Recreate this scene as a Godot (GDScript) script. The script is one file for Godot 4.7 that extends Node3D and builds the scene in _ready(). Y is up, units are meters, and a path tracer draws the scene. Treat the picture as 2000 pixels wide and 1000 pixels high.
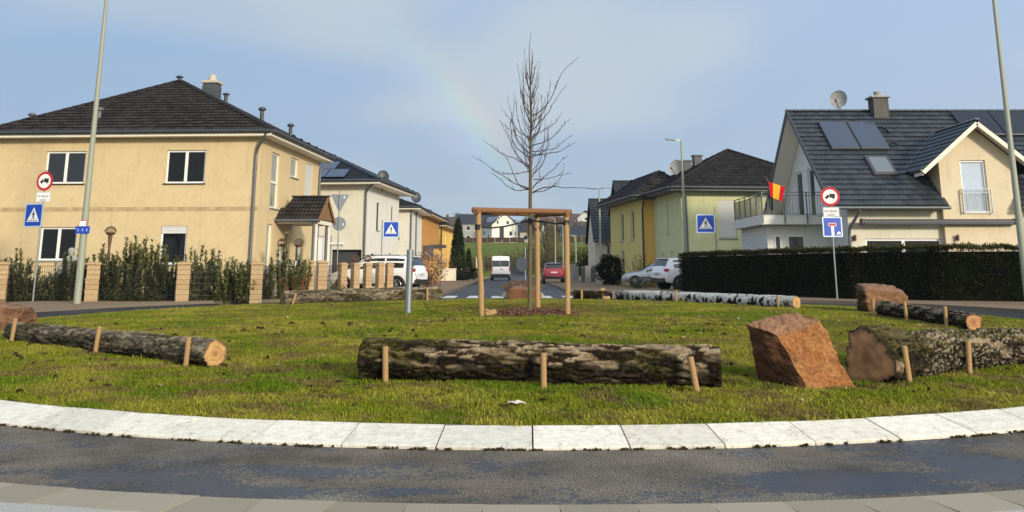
extends Node3D
# A small roundabout in a housing estate: logs and boulders round a young tree, houses behind. x right, y up, the view goes towards -z.

class B:
	var V := PackedVector3Array()
	var N := PackedVector3Array()
	var C := PackedColorArray()
	var U := PackedVector2Array()
	var I := PackedInt32Array()
	var col := Color(1, 1, 1)
	func p(v: Vector3, n: Vector3, uv := Vector2.ZERO, c = null) -> int:
		V.append(v); N.append(n); U.append(uv); C.append(col if c == null else c)
		return V.size() - 1
	func tri(a: Vector3, b: Vector3, c: Vector3) -> void:   # counter-clockwise seen from outside
		var n := (b - a).cross(c - a).normalized()
		var k := p(a, n)
		p(b, n, Vector2(1, 0)); p(c, n, Vector2(1, 1))
		I.append_array([k, k + 2, k + 1])
	func quad(a: Vector3, b: Vector3, c: Vector3, d: Vector3) -> void:
		var n := (c - a).cross(d - b).normalized()
		var k := p(a, n)
		p(b, n, Vector2(1, 0)); p(c, n, Vector2(1, 1)); p(d, n, Vector2(0, 1))
		I.append_array([k, k + 2, k + 1, k, k + 3, k + 2])
	func box(c: Vector3, s: Vector3, bs := Basis(), bevel := 0.0) -> void:
		var h := s / 2
		var w := minf(bevel, minf(h.x, minf(h.y, h.z)) * 0.9)
		if w <= 0.0:
			var q: Array[Vector3] = []
			for k in 8:
				q.append(c + bs * Vector3(h.x if k & 1 else -h.x, h.y if k & 2 else -h.y, h.z if k & 4 else -h.z))
			quad(q[4], q[5], q[7], q[6]); quad(q[1], q[0], q[2], q[3]); quad(q[5], q[1], q[3], q[7])
			quad(q[0], q[4], q[6], q[2]); quad(q[6], q[7], q[3], q[2]); quad(q[0], q[1], q[5], q[4])
			return
		var f := func(x: float, y: float, z: float, a: int) -> Vector3:
			var d := Vector3(x * (h.x - w), y * (h.y - w), z * (h.z - w))
			d[a] = Vector3(x, y, z)[a] * h[a]
			return c + bs * d
		for a in 3:
			for sg: float in [-1.0, 1.0]:
				var o: Array[Vector3] = []
				for e: Array in [[-1.0, -1.0], [1.0, -1.0], [1.0, 1.0], [-1.0, 1.0]]:
					var t := Vector3()
					t[a] = sg; t[(a + 1) % 3] = e[0]; t[(a + 2) % 3] = e[1]
					o.append(f.call(t.x, t.y, t.z, a))
				if sg > 0: quad(o[0], o[1], o[2], o[3])
				else: quad(o[3], o[2], o[1], o[0])
		for a in 3:                                             # twelve chamfers
			var b := (a + 1) % 3
			var g := (a + 2) % 3
			for s1: float in [-1.0, 1.0]:
				for s2: float in [-1.0, 1.0]:
					var t := Vector3(); t[a] = -1; t[b] = s1; t[g] = s2
					var u := t; u[a] = 1
					var r: Array = [f.call(t.x, t.y, t.z, b), f.call(u.x, u.y, u.z, b), f.call(u.x, u.y, u.z, g), f.call(t.x, t.y, t.z, g)]
					if s1 * s2 > 0: quad(r[0], r[1], r[2], r[3]) if false else quad(r[3], r[2], r[1], r[0])
					else: quad(r[0], r[1], r[2], r[3])
		for x: float in [-1.0, 1.0]:
			for y: float in [-1.0, 1.0]:
				for z: float in [-1.0, 1.0]:
					if x * y * z > 0: tri(f.call(x, y, z, 0), f.call(x, y, z, 1), f.call(x, y, z, 2))
					else: tri(f.call(x, y, z, 0), f.call(x, y, z, 2), f.call(x, y, z, 1))
	func bar(a: Vector3, b: Vector3, w: float, h := -1.0) -> void:     # a square bar from a to b
		var d := b - a
		var up := Vector3.UP if absf(d.normalized().y) < 0.95 else Vector3.BACK
		var bs := Basis.looking_at(d, up)
		box((a + b) / 2, Vector3(w, h if h > 0 else w, d.length()), bs)
	func grid(nu: int, nv: int, pos: PackedVector3Array, cols := PackedColorArray(), wrap := false, uvs := PackedVector2Array(), flip := false) -> void:
		# (nu + 1) x (nv + 1) points, u runs fastest; smooth
		var k := V.size()
		var w := nu + 1
		var nn := PackedVector3Array()
		nn.resize(pos.size())
		for j in nv:
			for i in nu:
				var a := j * w + i
				var n1 := (pos[a + w + 1] - pos[a]).cross(pos[a + w] - pos[a + 1])
				if flip: n1 = -n1
				nn[a] += n1; nn[a + 1] += n1; nn[a + w] += n1; nn[a + w + 1] += n1
				if flip: I.append_array([k + a, k + a + 1, k + a + w + 1, k + a, k + a + w + 1, k + a + w])
				else: I.append_array([k + a, k + a + w + 1, k + a + 1, k + a, k + a + w, k + a + w + 1])
		if wrap:
			for j in nv + 1:
				var s := nn[j * w] + nn[j * w + nu]
				nn[j * w] = s; nn[j * w + nu] = s
		for a in pos.size():
			V.append(pos[a]); N.append(nn[a].normalized())
			C.append(cols[a] if cols.size() else col)
			U.append(uvs[a] if uvs.size() else Vector2(float(a % w) / nu, float(a / w) / nv))
	func tube(pts: Array, radii: Array, sides := 8, caps := true, c0 = null, c1 = null) -> void:
		var pos := PackedVector3Array()
		var cs := PackedColorArray()
		var side := Vector3.ZERO
		var n := pts.size()
		for j in n:
			var d: Vector3 = (pts[mini(j + 1, n - 1)] - pts[maxi(j - 1, 0)]).normalized()
			if side == Vector3.ZERO: side = d.cross(Vector3.BACK if absf(d.z) < 0.8 else Vector3.RIGHT).normalized()
			side = (side - d * side.dot(d)).normalized()
			var o := d.cross(side)
			for i in sides + 1:
				var a := TAU * i / sides
				pos.append(pts[j] + (side * cos(a) + o * sin(a)) * radii[j])
				cs.append(col if c0 == null else c0.lerp(c1, float(j) / (n - 1)))
		grid(sides, n - 1, pos, cs, true)
		if caps:
			for e: int in [0, n - 1]:
				if radii[e] < 0.002: continue
				for i in range(1, sides - 1):
					var q: int = e * (sides + 1)
					if e == 0: tri(pos[q], pos[q + i + 1], pos[q + i])
					else: tri(pos[q], pos[q + i], pos[q + i + 1])
	func cyl(a: Vector3, b: Vector3, r: float, sides := 10, r2 := -1.0) -> void:
		tube([a, b], [r, r if r2 < 0 else r2], sides)
	func lathe(at: Vector3, prof: Array, sides := 16) -> void:  # [radius, height] upwards
		var pos := PackedVector3Array()
		for q: Array in prof:
			for i in sides + 1:
				var a := -TAU * i / sides
				pos.append(at + Vector3(cos(a) * q[0], q[1], sin(a) * q[0]))
		grid(sides, prof.size() - 1, pos, PackedColorArray(), true)
	func poly(pts: PackedVector2Array, xf: Transform3D) -> void:       # a flat polygon facing xf's +z
		var t := Geometry2D.triangulate_polygon(pts)
		for k in range(0, t.size(), 3):
			var a := pts[t[k]]; var b := pts[t[k + 1]]; var c := pts[t[k + 2]]
			if (b - a).cross(c - a) < 0:
				var s := b; b = c; c = s
			tri(xf * Vector3(a.x, a.y, 0), xf * Vector3(b.x, b.y, 0), xf * Vector3(c.x, c.y, 0))
	func prism(pts: PackedVector2Array, depth: float, xf: Transform3D) -> void:    # front face at z = 0, back at -depth
		poly(pts, xf)
		var n := pts.size()
		var area := 0.0
		for k in n: area += pts[k].cross(pts[(k + 1) % n])
		for k in n:
			var a := pts[k]; var b := pts[(k + 1) % n]
			if area < 0:
				var s := a; a = b; b = s
			quad(xf * Vector3(a.x, a.y, 0), xf * Vector3(a.x, a.y, -depth), xf * Vector3(b.x, b.y, -depth), xf * Vector3(b.x, b.y, 0))
		var back := PackedVector2Array()
		for q in pts: back.append(Vector2(-q.x, q.y))
		poly(back, xf * Transform3D(Basis(Vector3(-1, 0, 0), Vector3(0, 1, 0), Vector3(0, 0, -1)), Vector3(0, 0, -depth)))
	func mesh(m: Material) -> ArrayMesh:
		var a := []
		a.resize(Mesh.ARRAY_MAX)
		a[Mesh.ARRAY_VERTEX] = V; a[Mesh.ARRAY_NORMAL] = N; a[Mesh.ARRAY_COLOR] = C; a[Mesh.ARRAY_TEX_UV] = U; a[Mesh.ARRAY_INDEX] = I
		var am := ArrayMesh.new()
		am.add_surface_from_arrays(Mesh.PRIMITIVE_TRIANGLES, a)
		am.surface_set_material(0, m)
		return am

var M := {}
var T := {}
var taken := {}
var rng := RandomNumberGenerator.new()
var no := FastNoiseLite.new()

func nz(x: float, y: float, z: float) -> float: return no.get_noise_3d(x, y, z)          # about -0.6 .. 0.6, one bump per unit
func fbm(x: float, y: float, z: float) -> float: return nz(x, y, z) + 0.5 * nz(x * 2.1 + 7, y * 2.1, z * 2.1) + 0.25 * nz(x * 4.3, y * 4.3 + 3, z * 4.3)
func v(x: float, y: float, d: float) -> Vector3: return Vector3(x, y, -d)
func R(a: float, b: float) -> float: return rng.randf_range(a, b)
func lin(r: float, g: float, b: float) -> Color: return Color(r, g, b)

# ---- naming -------------------------------------------------------------------------------------------------------
func named(called: String, parent: Node) -> String:
	var key := str(parent.get_instance_id()) + called
	var k: int = taken.get(key, 0)
	taken[key] = k + 1
	return called if k == 0 else "%s_%03d" % [called, k]
func tag(o: Node, label: String, category := "", group := "") -> Node:
	if label: o.set_meta("label", label)
	if category: o.set_meta("category", category)
	if group: o.set_meta("group", group)
	return o
func thing(called: String, label: String, category: String, at := Vector3.ZERO, yaw := 0.0, group := "") -> Node3D:
	var o := Node3D.new()
	o.name = named(called, self)
	o.position = at
	o.rotation.y = deg_to_rad(yaw)
	add_child(o, true)
	tag(o, label, category, group)
	return o
func structure(called: String) -> Node3D:
	var o := Node3D.new()
	o.name = named(called, self)
	o.set_meta("kind", "structure")
	add_child(o, true)
	return o
func part(called: String, b, m: Material, parent: Node, at := Transform3D()) -> MeshInstance3D:
	var o := MeshInstance3D.new()
	o.name = named(called, parent)
	if b is B: o.mesh = b.mesh(m)
	else:
		o.mesh = b
		if m: o.material_override = m
	o.transform = at
	parent.add_child(o, true)
	return o
func many(called: String, mesh: Mesh, xs: Array, cols: Array, parent: Node) -> MultiMeshInstance3D:   # what nobody could count
	var mm := MultiMesh.new()
	mm.transform_format = MultiMesh.TRANSFORM_3D
	mm.use_colors = cols.size() > 0
	mm.mesh = mesh
	mm.instance_count = xs.size()
	for k in xs.size():
		mm.set_instance_transform(k, xs[k])
		if cols.size(): mm.set_instance_color(k, cols[k])
	var o := MultiMeshInstance3D.new()
	o.name = named(called, parent)
	o.multimesh = mm
	o.set_meta("kind", "stuff")
	parent.add_child(o, true)
	return o
func copy(src: Node3D, at: Vector3, yaw: float, label := "") -> Node3D:
	var o: Node3D = src.duplicate()
	var base := str(src.name)
	o.name = named(base, self)
	add_child(o, true)
	o.position = at
	o.rotation.y = deg_to_rad(yaw)
	if label: o.set_meta("label", label)
	return o

# ---- materials ----------------------------------------------------------------------------------------------------
func noise_tex(freq: float, lo: Color, hi: Color, oct := 4, type := FastNoiseLite.TYPE_SIMPLEX_SMOOTH, size := 512, mid := 0.5) -> NoiseTexture2D:
	var t := NoiseTexture2D.new()
	var n := FastNoiseLite.new()
	n.seed = int(freq * 1000) + oct
	n.noise_type = type
	n.frequency = freq
	n.fractal_octaves = oct
	t.noise = n
	t.seamless = true
	t.width = size; t.height = size
	var g := Gradient.new()
	g.set_color(0, lo); g.set_color(1, hi)
	g.add_point(mid, lo.lerp(hi, 0.5))
	t.color_ramp = g
	return t
func kerb_tex() -> ImageTexture:      # pale concrete with wheel scuffs, rain streaks and a dirty foot; v runs across the stone
	var im := Image.create_empty(1024, 128, false, Image.FORMAT_RGB8)
	for j in 128:
		var q := j / 128.0
		for i in 1024:
			var a := TAU * i / 1024.0
			var cx := cos(a)
			var sx := sin(a)
			var t := 0.95 + 0.04 * nz(cx * 9.0, q * 5.0, sx * 9.0) + 0.05 * nz(cx * 40.0, q * 16.0, sx * 40.0)
			t -= 0.05 * smoothstep(0.15, 0.5, nz(cx * 3.0, q * 26.0, sx * 3.0))
			t -= 0.10 * smoothstep(0.25, 0.6, nz(cx * 5.0 + 7.0, q * 1.5, sx * 5.0)) * smoothstep(0.0, 0.35, nz(cx * 26.0 + q * 3.0, q * 9.0, sx * 26.0))
			t -= 0.10 * smoothstep(0.94, 1.0, q) + 0.10 * smoothstep(0.10, 0.0, q)
			var c := Color(t, t * 0.992, t * 0.975)
			im.set_pixel(i, j, c)
	return ImageTexture.create_from_image(im)
func render_tex() -> ImageTexture:    # plaster: faint clouds, rain streaks and trowel grain; 7 m a tile
	var im := Image.create_empty(512, 512, false, Image.FORMAT_RGB8)
	for j in 512:
		var a := TAU * j / 512.0
		for i in 512:
			var e := TAU * i / 512.0
			var p := Vector3(cos(e), sin(e), cos(a))
			var t := 0.98 + 0.018 * nz(p.x * 1.3 + sin(a), p.y * 1.3, p.z * 1.3) + 0.02 * nz(p.x * 5.0, p.y * 5.0 + sin(a) * 5.0, p.z * 5.0)
			t -= 0.035 * smoothstep(0.1, 0.6, nz(p.x * 14.0, p.y * 14.0, p.z * 0.8 + sin(a) * 0.8)) * smoothstep(-0.2, 0.4, nz(p.x * 2.0, p.y * 2.0 + 5.0, p.z * 1.5))
			t += 0.02 * nz(i * 0.35, j * 0.35, 2.0)
			im.set_pixel(i, j, Color(t, t * 0.997, t * 0.985))
	return ImageTexture.create_from_image(im)
func mat(key: String, c: Color, rough := 0.9, o := {}) -> StandardMaterial3D:
	var m := StandardMaterial3D.new()
	m.resource_name = key
	m.albedo_color = c.linear_to_srgb()
	m.roughness = rough
	m.cull_mode = BaseMaterial3D.CULL_DISABLED
	m.vertex_color_use_as_albedo = true
	m.metallic = o.get("metal", 0.0)
	m.metallic_specular = o.get("spec", 0.2 if rough >= 0.85 else 0.5)
	if o.has("tex"):
		m.albedo_texture = T[o.tex]
		if o.has("scale"):
			m.uv1_triplanar = true
			m.uv1_world_triplanar = o.get("world", true)
			m.uv1_scale = Vector3.ONE * o.scale
		if o.has("bump"):
			m.heightmap_enabled = true
			m.heightmap_texture = T[o.get("btex", o.tex)]
			m.heightmap_scale = o.bump
	if o.has("coat"):
		m.clearcoat_enabled = true
		m.clearcoat = o.coat
		m.clearcoat_roughness = 0.1
	if o.has("back"):
		m.backlight_enabled = true
		m.backlight = Color(o.back, o.back, o.back)
	M[key] = m
	return m
func materials() -> void:
	var w := Color(1, 1, 1)
	T.grain = noise_tex(0.09, Color(0.80, 0.80, 0.80), w, 3)
	T.cloud = noise_tex(0.012, Color(0.78, 0.77, 0.75), w, 5)
	T.render = render_tex()
	T.speck = noise_tex(0.34, Color(0.25, 0.25, 0.25), w, 2, FastNoiseLite.TYPE_SIMPLEX, 512, 0.5)
	T.rock = noise_tex(0.03, Color(0.62, 0.55, 0.50), w, 6)
	T.wood = noise_tex(0.05, Color(0.58, 0.50, 0.42), w, 5)
	T.stain = noise_tex(0.02, Color(0.80, 0.79, 0.76), w, 6, FastNoiseLite.TYPE_SIMPLEX_SMOOTH, 512, 0.35)
	T.kerb = kerb_tex()
	# setting
	mat("soil", lin(1, 1, 1), 1.0, {"tex": "rock", "scale": 1.3, "bump": 3.0})
	mat("asphalt", lin(1, 1, 1), 0.92, {"tex": "speck", "scale": 0.3, "bump": 0.8})
	mat("asphalt_damp", lin(1, 1, 1), 0.6, {"spec": 0.3, "tex": "speck", "scale": 0.3, "bump": 0.5})
	mat("asphalt_wet", lin(1, 1, 1), 0.36, {"spec": 0.3, "tex": "speck", "scale": 0.3, "bump": 0.25})
	mat("paving", lin(0.33, 0.235, 0.155), 0.9, {"tex": "cloud", "scale": 0.9, "bump": 0.4})
	mat("pale_paving", lin(0.55, 0.53, 0.47), 0.9, {"tex": "grain", "scale": 0.7, "bump": 0.3})
	mat("kerb_white", lin(0.90, 0.86, 0.765), 0.85, {"tex": "kerb"})
	mat("kerb_dull", lin(0.21, 0.175, 0.135), 0.9, {"tex": "grain", "scale": 2.0})
	mat("kerb_grey", lin(0.47, 0.41, 0.30), 0.9, {"tex": "grain", "scale": 2.0, "bump": 0.25})
	mat("marking", lin(0.72, 0.72, 0.70), 0.8, {"tex": "stain", "scale": 0.8})
	mat("meadow", lin(1, 1, 1), 1.0, {"tex": "cloud", "scale": 0.06})
	# plants and wood
	mat("grass", lin(1, 1, 1), 0.85, {"back": 0.5, "spec": 0.12})
	mat("leaf", lin(1, 1, 1), 0.55, {"back": 0.3})
	mat("twig", lin(1, 1, 1), 0.85)
	mat("bark", lin(1, 1, 1), 0.95, {"tex": "grain", "scale": 5.0, "bump": 0.9})
	mat("cut_wood", lin(1, 1, 1), 0.8, {"tex": "grain", "scale": 5.0, "bump": 0.2})
	mat("stake", lin(0.60, 0.41, 0.19), 0.75, {"tex": "wood", "scale": 3.0, "bump": 0.4, "world": false})
	mat("rail_wood", lin(0.34, 0.17, 0.075), 0.8, {"tex": "wood", "scale": 3.0, "bump": 0.4, "world": false})
	mat("rock", lin(1, 1, 1), 0.9, {"tex": "rock", "scale": 1.6, "bump": 2.0, "spec": 0.3})
	mat("black_web", lin(0.012, 0.012, 0.013), 0.8)
	# buildings
	for k: Array in [["wall_yellow", 0.635, 0.50, 0.295], ["wall_cream", 0.68, 0.645, 0.535], ["wall_white", 0.72, 0.715, 0.67], ["wall_orange", 0.52, 0.27, 0.085],
			["wall_ochre", 0.78, 0.50, 0.14], ["wall_green", 0.62, 0.64, 0.37], ["wall_peach", 0.67, 0.57, 0.41], ["wall_olive", 0.68, 0.58, 0.23]]:
		mat(k[0], lin(k[1], k[2], k[3]), 0.95, {"tex": "render", "scale": 0.14, "bump": 0.1, "btex": "grain"})
	mat("tile_brown", lin(1, 1, 1), 0.8, {"tex": "grain", "scale": 1.3, "spec": 0.3})
	mat("tile_blue", lin(1, 1, 1), 0.42, {"tex": "grain", "scale": 1.3})
	mat("tile_black", lin(1, 1, 1), 0.3, {"tex": "grain", "scale": 1.3})
	mat("deck", lin(0.022, 0.022, 0.022), 0.9)
	mat("zinc", lin(0.16, 0.175, 0.185), 0.5, {"metal": 0.35, "tex": "grain", "scale": 2.0})
	mat("dark_zinc", lin(0.055, 0.06, 0.065), 0.5, {"metal": 0.3})
	mat("galv", lin(0.32, 0.35, 0.36), 0.42, {"metal": 0.6, "tex": "grain", "scale": 6.0})
	mat("lamp_paint", lin(0.36, 0.38, 0.29), 0.55, {"tex": "grain", "scale": 2.0})
	mat("upvc", lin(0.80, 0.80, 0.77), 0.4)
	mat("shutter", lin(0.70, 0.70, 0.67), 0.5)
	mat("frame_grey", lin(0.05, 0.053, 0.056), 0.5)
	mat("glass", lin(0.007, 0.009, 0.010), 0.05, {"spec": 0.36})
	mat("glass_grey", lin(0.022, 0.028, 0.034), 0.08, {"spec": 0.42})
	mat("skylight_glass", lin(0.22, 0.24, 0.24), 0.12, {"spec": 1.0, "metal": 0.5})
	mat("solar", lin(0.035, 0.045, 0.075), 0.14, {"spec": 0.9})
	mat("pv", lin(0.007, 0.007, 0.01), 0.3, {"spec": 0.5})
	mat("fascia", lin(0.78, 0.72, 0.60), 0.7)
	mat("slate", lin(0.075, 0.085, 0.095), 0.6, {"tex": "grain", "scale": 1.0})
	mat("cap", lin(0.60, 0.54, 0.44), 0.9, {"tex": "grain", "scale": 2.0})
	mat("sandstone", lin(0.66, 0.52, 0.32), 0.95, {"tex": "rock", "scale": 1.4, "bump": 1.2})
	mat("brick_grey", lin(0.13, 0.12, 0.115), 0.9, {"tex": "grain", "scale": 3.0})
	mat("mortar", lin(0.42, 0.40, 0.36), 0.95)
	mat("door_white", lin(0.76, 0.77, 0.75), 0.5)
	mat("curtain", lin(0.42, 0.52, 0.66), 0.9)
	mat("pane_pale", lin(0.26, 0.28, 0.22), 0.15)
	mat("fence_dark", lin(0.02, 0.022, 0.022), 0.5, {"metal": 0.3})
	mat("rail_grey", lin(0.11, 0.12, 0.125), 0.45, {"metal": 0.5})
	mat("concrete", lin(0.40, 0.40, 0.38), 0.9, {"tex": "cloud", "scale": 0.6})
	mat("stone_white", lin(0.40, 0.39, 0.36), 0.9, {"tex": "stain", "scale": 2.0})
	mat("brown_wood", lin(0.10, 0.07, 0.045), 0.9, {"tex": "wood", "scale": 1.0})
	mat("oak_wood", lin(0.36, 0.21, 0.09), 0.8, {"tex": "wood", "scale": 1.0})
	# vehicles
	mat("car_white", lin(0.78, 0.79, 0.80), 0.3, {"coat": 1.0})
	mat("car_red", lin(0.38, 0.012, 0.022), 0.3, {"coat": 1.0})
	mat("car_silver", lin(0.42, 0.47, 0.52), 0.3, {"coat": 1.0, "metal": 0.5})
	mat("car_glass", lin(0.012, 0.016, 0.02), 0.06, {"spec": 0.7})
	mat("rubber", lin(0.015, 0.015, 0.016), 0.85)
	mat("black_plastic", lin(0.018, 0.018, 0.02), 0.6)
	mat("rim", lin(0.45, 0.46, 0.47), 0.3, {"metal": 0.8})
	mat("tail_red", lin(0.42, 0.008, 0.015), 0.15, {"coat": 1.0})
	mat("lamp_clear", lin(0.55, 0.58, 0.60), 0.1, {"coat": 1.0})
	mat("plate_white", lin(0.78, 0.78, 0.76), 0.5)
	# signs
	mat("sign_blue", lin(0.006, 0.055, 0.42), 0.4)
	mat("sign_white", lin(0.80, 0.80, 0.78), 0.45)
	mat("sign_red", lin(0.48, 0.012, 0.025), 0.45)
	mat("sign_black", lin(0.012, 0.012, 0.014), 0.5)
	mat("sign_back", lin(0.16, 0.19, 0.23), 0.5, {"metal": 0.4})
	mat("sign_edge", lin(0.50, 0.62, 0.72), 0.4, {"metal": 0.2})
	mat("flag_red", lin(0.50, 0.012, 0.03), 0.9, {"back": 0.3})
	mat("flag_yellow", lin(0.78, 0.42, 0.03), 0.9, {"back": 0.3})
	mat("paper", lin(0.75, 0.66, 0.55), 0.9)
	mat("bronze", lin(0.11, 0.055, 0.03), 0.6)

# ---- the lie of the land --------------------------------------------------------------------------------------------
const ISLE := Vector2(0.35, 22.4)      # x, distance of the middle of the island
func plane(d: float) -> float:
	return clampf(0.0206 * (d - 9.7), 0.0, 0.5) + 8.0 * smoothstep(150.0, 268.0, d) + maxf(d - 268.0, 0.0) * 0.035
func isle(x: float, d: float) -> float:
	var r := Vector2(x - ISLE.x, d - ISLE.y).length()
	return plane(d) + 0.13 + 0.27 * (1.0 - pow(minf(r / 12.1, 1.0), 2.0)) + 0.02 * nz(x * 0.8, 0, d * 0.8) * smoothstep(12.1, 11.0, r)
func ring(a: float, r: float) -> Vector2:          # angle from the near side, turning to the right
	return Vector2(ISLE.x + sin(a) * r, ISLE.y - cos(a) * r)
func outer(a: float) -> float:                      # how far out the road's outer edge lies
	var t := absf(a)
	return 15.01 - 0.11 * minf(pow(t / 0.26, 2.0), 1.3) + 0.9 * smoothstep(0.6, 1.6, t)

func _ready() -> void:
	no.seed = 11
	no.frequency = 1.0
	no.noise_type = FastNoiseLite.TYPE_SIMPLEX_SMOOTH
	no.fractal_type = FastNoiseLite.FRACTAL_NONE
	rng.seed = 20240
	# camera: 1.6 m above the near road, tipped up by 13.3 degrees behind a shifted lens
	var cam := Camera3D.new()
	cam.name = "camera"
	add_child(cam)
	cam.position = Vector3(0, 1.6, 0)
	cam.rotation.x = deg_to_rad(13.3)
	cam.near = 0.1
	cam.far = 2000.0
	cam.projection = Camera3D.PROJECTION_FRUSTUM
	cam.size = 0.1 * 1000.0 / 1950.0
	cam.frustum_offset = Vector2(0, -0.1 * 433.96 / 1950.0)
	cam.current = true
	# sky and sun
	var env := Environment.new()
	env.background_mode = Environment.BG_SKY
	env.sky = Sky.new()
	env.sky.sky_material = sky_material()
	env.background_energy_multiplier = 1.0
	env.tonemap_mode = Environment.TONE_MAPPER_LINEAR
	env.tonemap_exposure = 1.08
	env.sdfgi_enabled = true
	env.ssao_enabled = true
	env.ssil_enabled = true
	env.fog_enabled = true
	env.fog_density = 0.0002
	env.fog_light_color = Color(0.74, 0.80, 0.86)
	var we := WorldEnvironment.new()
	we.name = "sky"
	we.environment = env
	add_child(we)
	var sun := DirectionalLight3D.new()
	sun.name = "sun"
	sun.light_energy = SUN_ENERGY
	sun.light_color = Color(1.0, 0.95, 0.86)
	sun.light_angular_distance = 6.0
	sun.shadow_enabled = true
	add_child(sun)
	var az := deg_to_rad(SUN_AZ)
	var el := deg_to_rad(SUN_EL)
	sun.look_at_from_position(Vector3.ZERO, -v(sin(az) * cos(el), sin(el), cos(az) * cos(el)))
	materials()
	land()
	roads()
	island()
	houses()
	far_village()
	street_things()
	vehicles()
	plants()
	small_things()

const SUN_AZ := 144.0       # clockwise from the view
const SUN_EL := 16.0
const SUN_ENERGY := 1.06

func sky_material() -> PanoramaSkyMaterial:
	var w := 1024
	var h := 512
	var im := Image.create_empty(w, h, false, Image.FORMAT_RGBF)
	var az := deg_to_rad(SUN_AZ + 180.0)
	var el := deg_to_rad(SUN_EL)
	var anti := v(sin(az) * cos(el), -sin(el), cos(az) * cos(el))
	for j in h:
		var up := PI / 2 - PI * (j + 0.5) / h
		for i in w:
			var ar := TAU * (i + 0.5) / w
			var dir := Vector3(sin(ar) * cos(up), sin(up), -cos(ar) * cos(up))
			var y := maxf(dir.y, 0.0)
			var t := pow(1.0 - y, 3.2)
			var c := lin(0.20, 0.385, 0.70).lerp(lin(0.33, 0.43, 0.525), t)
			var q := dir / (y + 0.22)
			var cl := smoothstep(-0.25, 0.75, fbm(q.x * 0.55 + 2.0, y * 2.0, q.z * 0.55)) * (0.35 + 0.65 * smoothstep(0.03, 0.14, y))
			c = c.lerp(lin(0.435, 0.525, 0.60), cl * 0.85)
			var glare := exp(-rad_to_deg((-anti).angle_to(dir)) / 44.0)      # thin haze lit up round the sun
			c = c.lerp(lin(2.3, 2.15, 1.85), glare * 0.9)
			var a := rad_to_deg(anti.angle_to(dir))
			if absf(a - 41.2) < 3.5 and y > 0.0:
				var s := a - 41.2
				var g := 0.085 * smoothstep(0.02, 0.14, y) * (0.15 + 0.85 * smoothstep(0.27, 0.10, y))
				c.r += g * exp(-pow((s - 0.7) / 0.75, 2.0)) + g * 0.25 * exp(-pow((s + 1.2) / 0.6, 2.0))
				c.g += g * exp(-pow(s / 0.75, 2.0)) * 0.9
				c.b += g * exp(-pow((s + 0.8) / 0.8, 2.0)) * 0.7 - g * 0.5 * exp(-pow((s - 0.8) / 0.8, 2.0))
			im.set_pixel(i, j, c)
	var m := PanoramaSkyMaterial.new()
	m.panorama = ImageTexture.create_from_image(im)
	return m

# ---- ground, roads, kerbs ---------------------------------------------------------------------------------------------
func land() -> void:
	var xs := PackedFloat32Array()
	for k in 41: xs.append(-500.0 + 25.0 * k)
	var ds := [-80.0, 0.0, 5.0, 9.7, 34.0, 50.0, 75.0, 100.0, 125.0, 150.0]
	for k in 40: ds.append(153.0 + 3.0 * k)
	ds.append_array([290.0, 330.0, 400.0, 520.0, 700.0, 1000.0, 1500.0])
	var pos := PackedVector3Array()
	var cs := PackedColorArray()
	for d: float in ds:
		for x in xs:
			pos.append(v(x, plane(d) - 0.03, d))
			var g := lin(0.13, 0.19, 0.02).lerp(lin(0.17, 0.19, 0.035), clampf(0.5 + fbm(x * 0.02, 1, d * 0.03), 0, 1))
			cs.append(lin(0.075, 0.075, 0.03) if d < 140 else g)
	var b := B.new()
	b.grid(xs.size() - 1, ds.size() - 1, pos, cs)
	part("ground", b, M.meadow, self).set_meta("kind", "structure")

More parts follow.
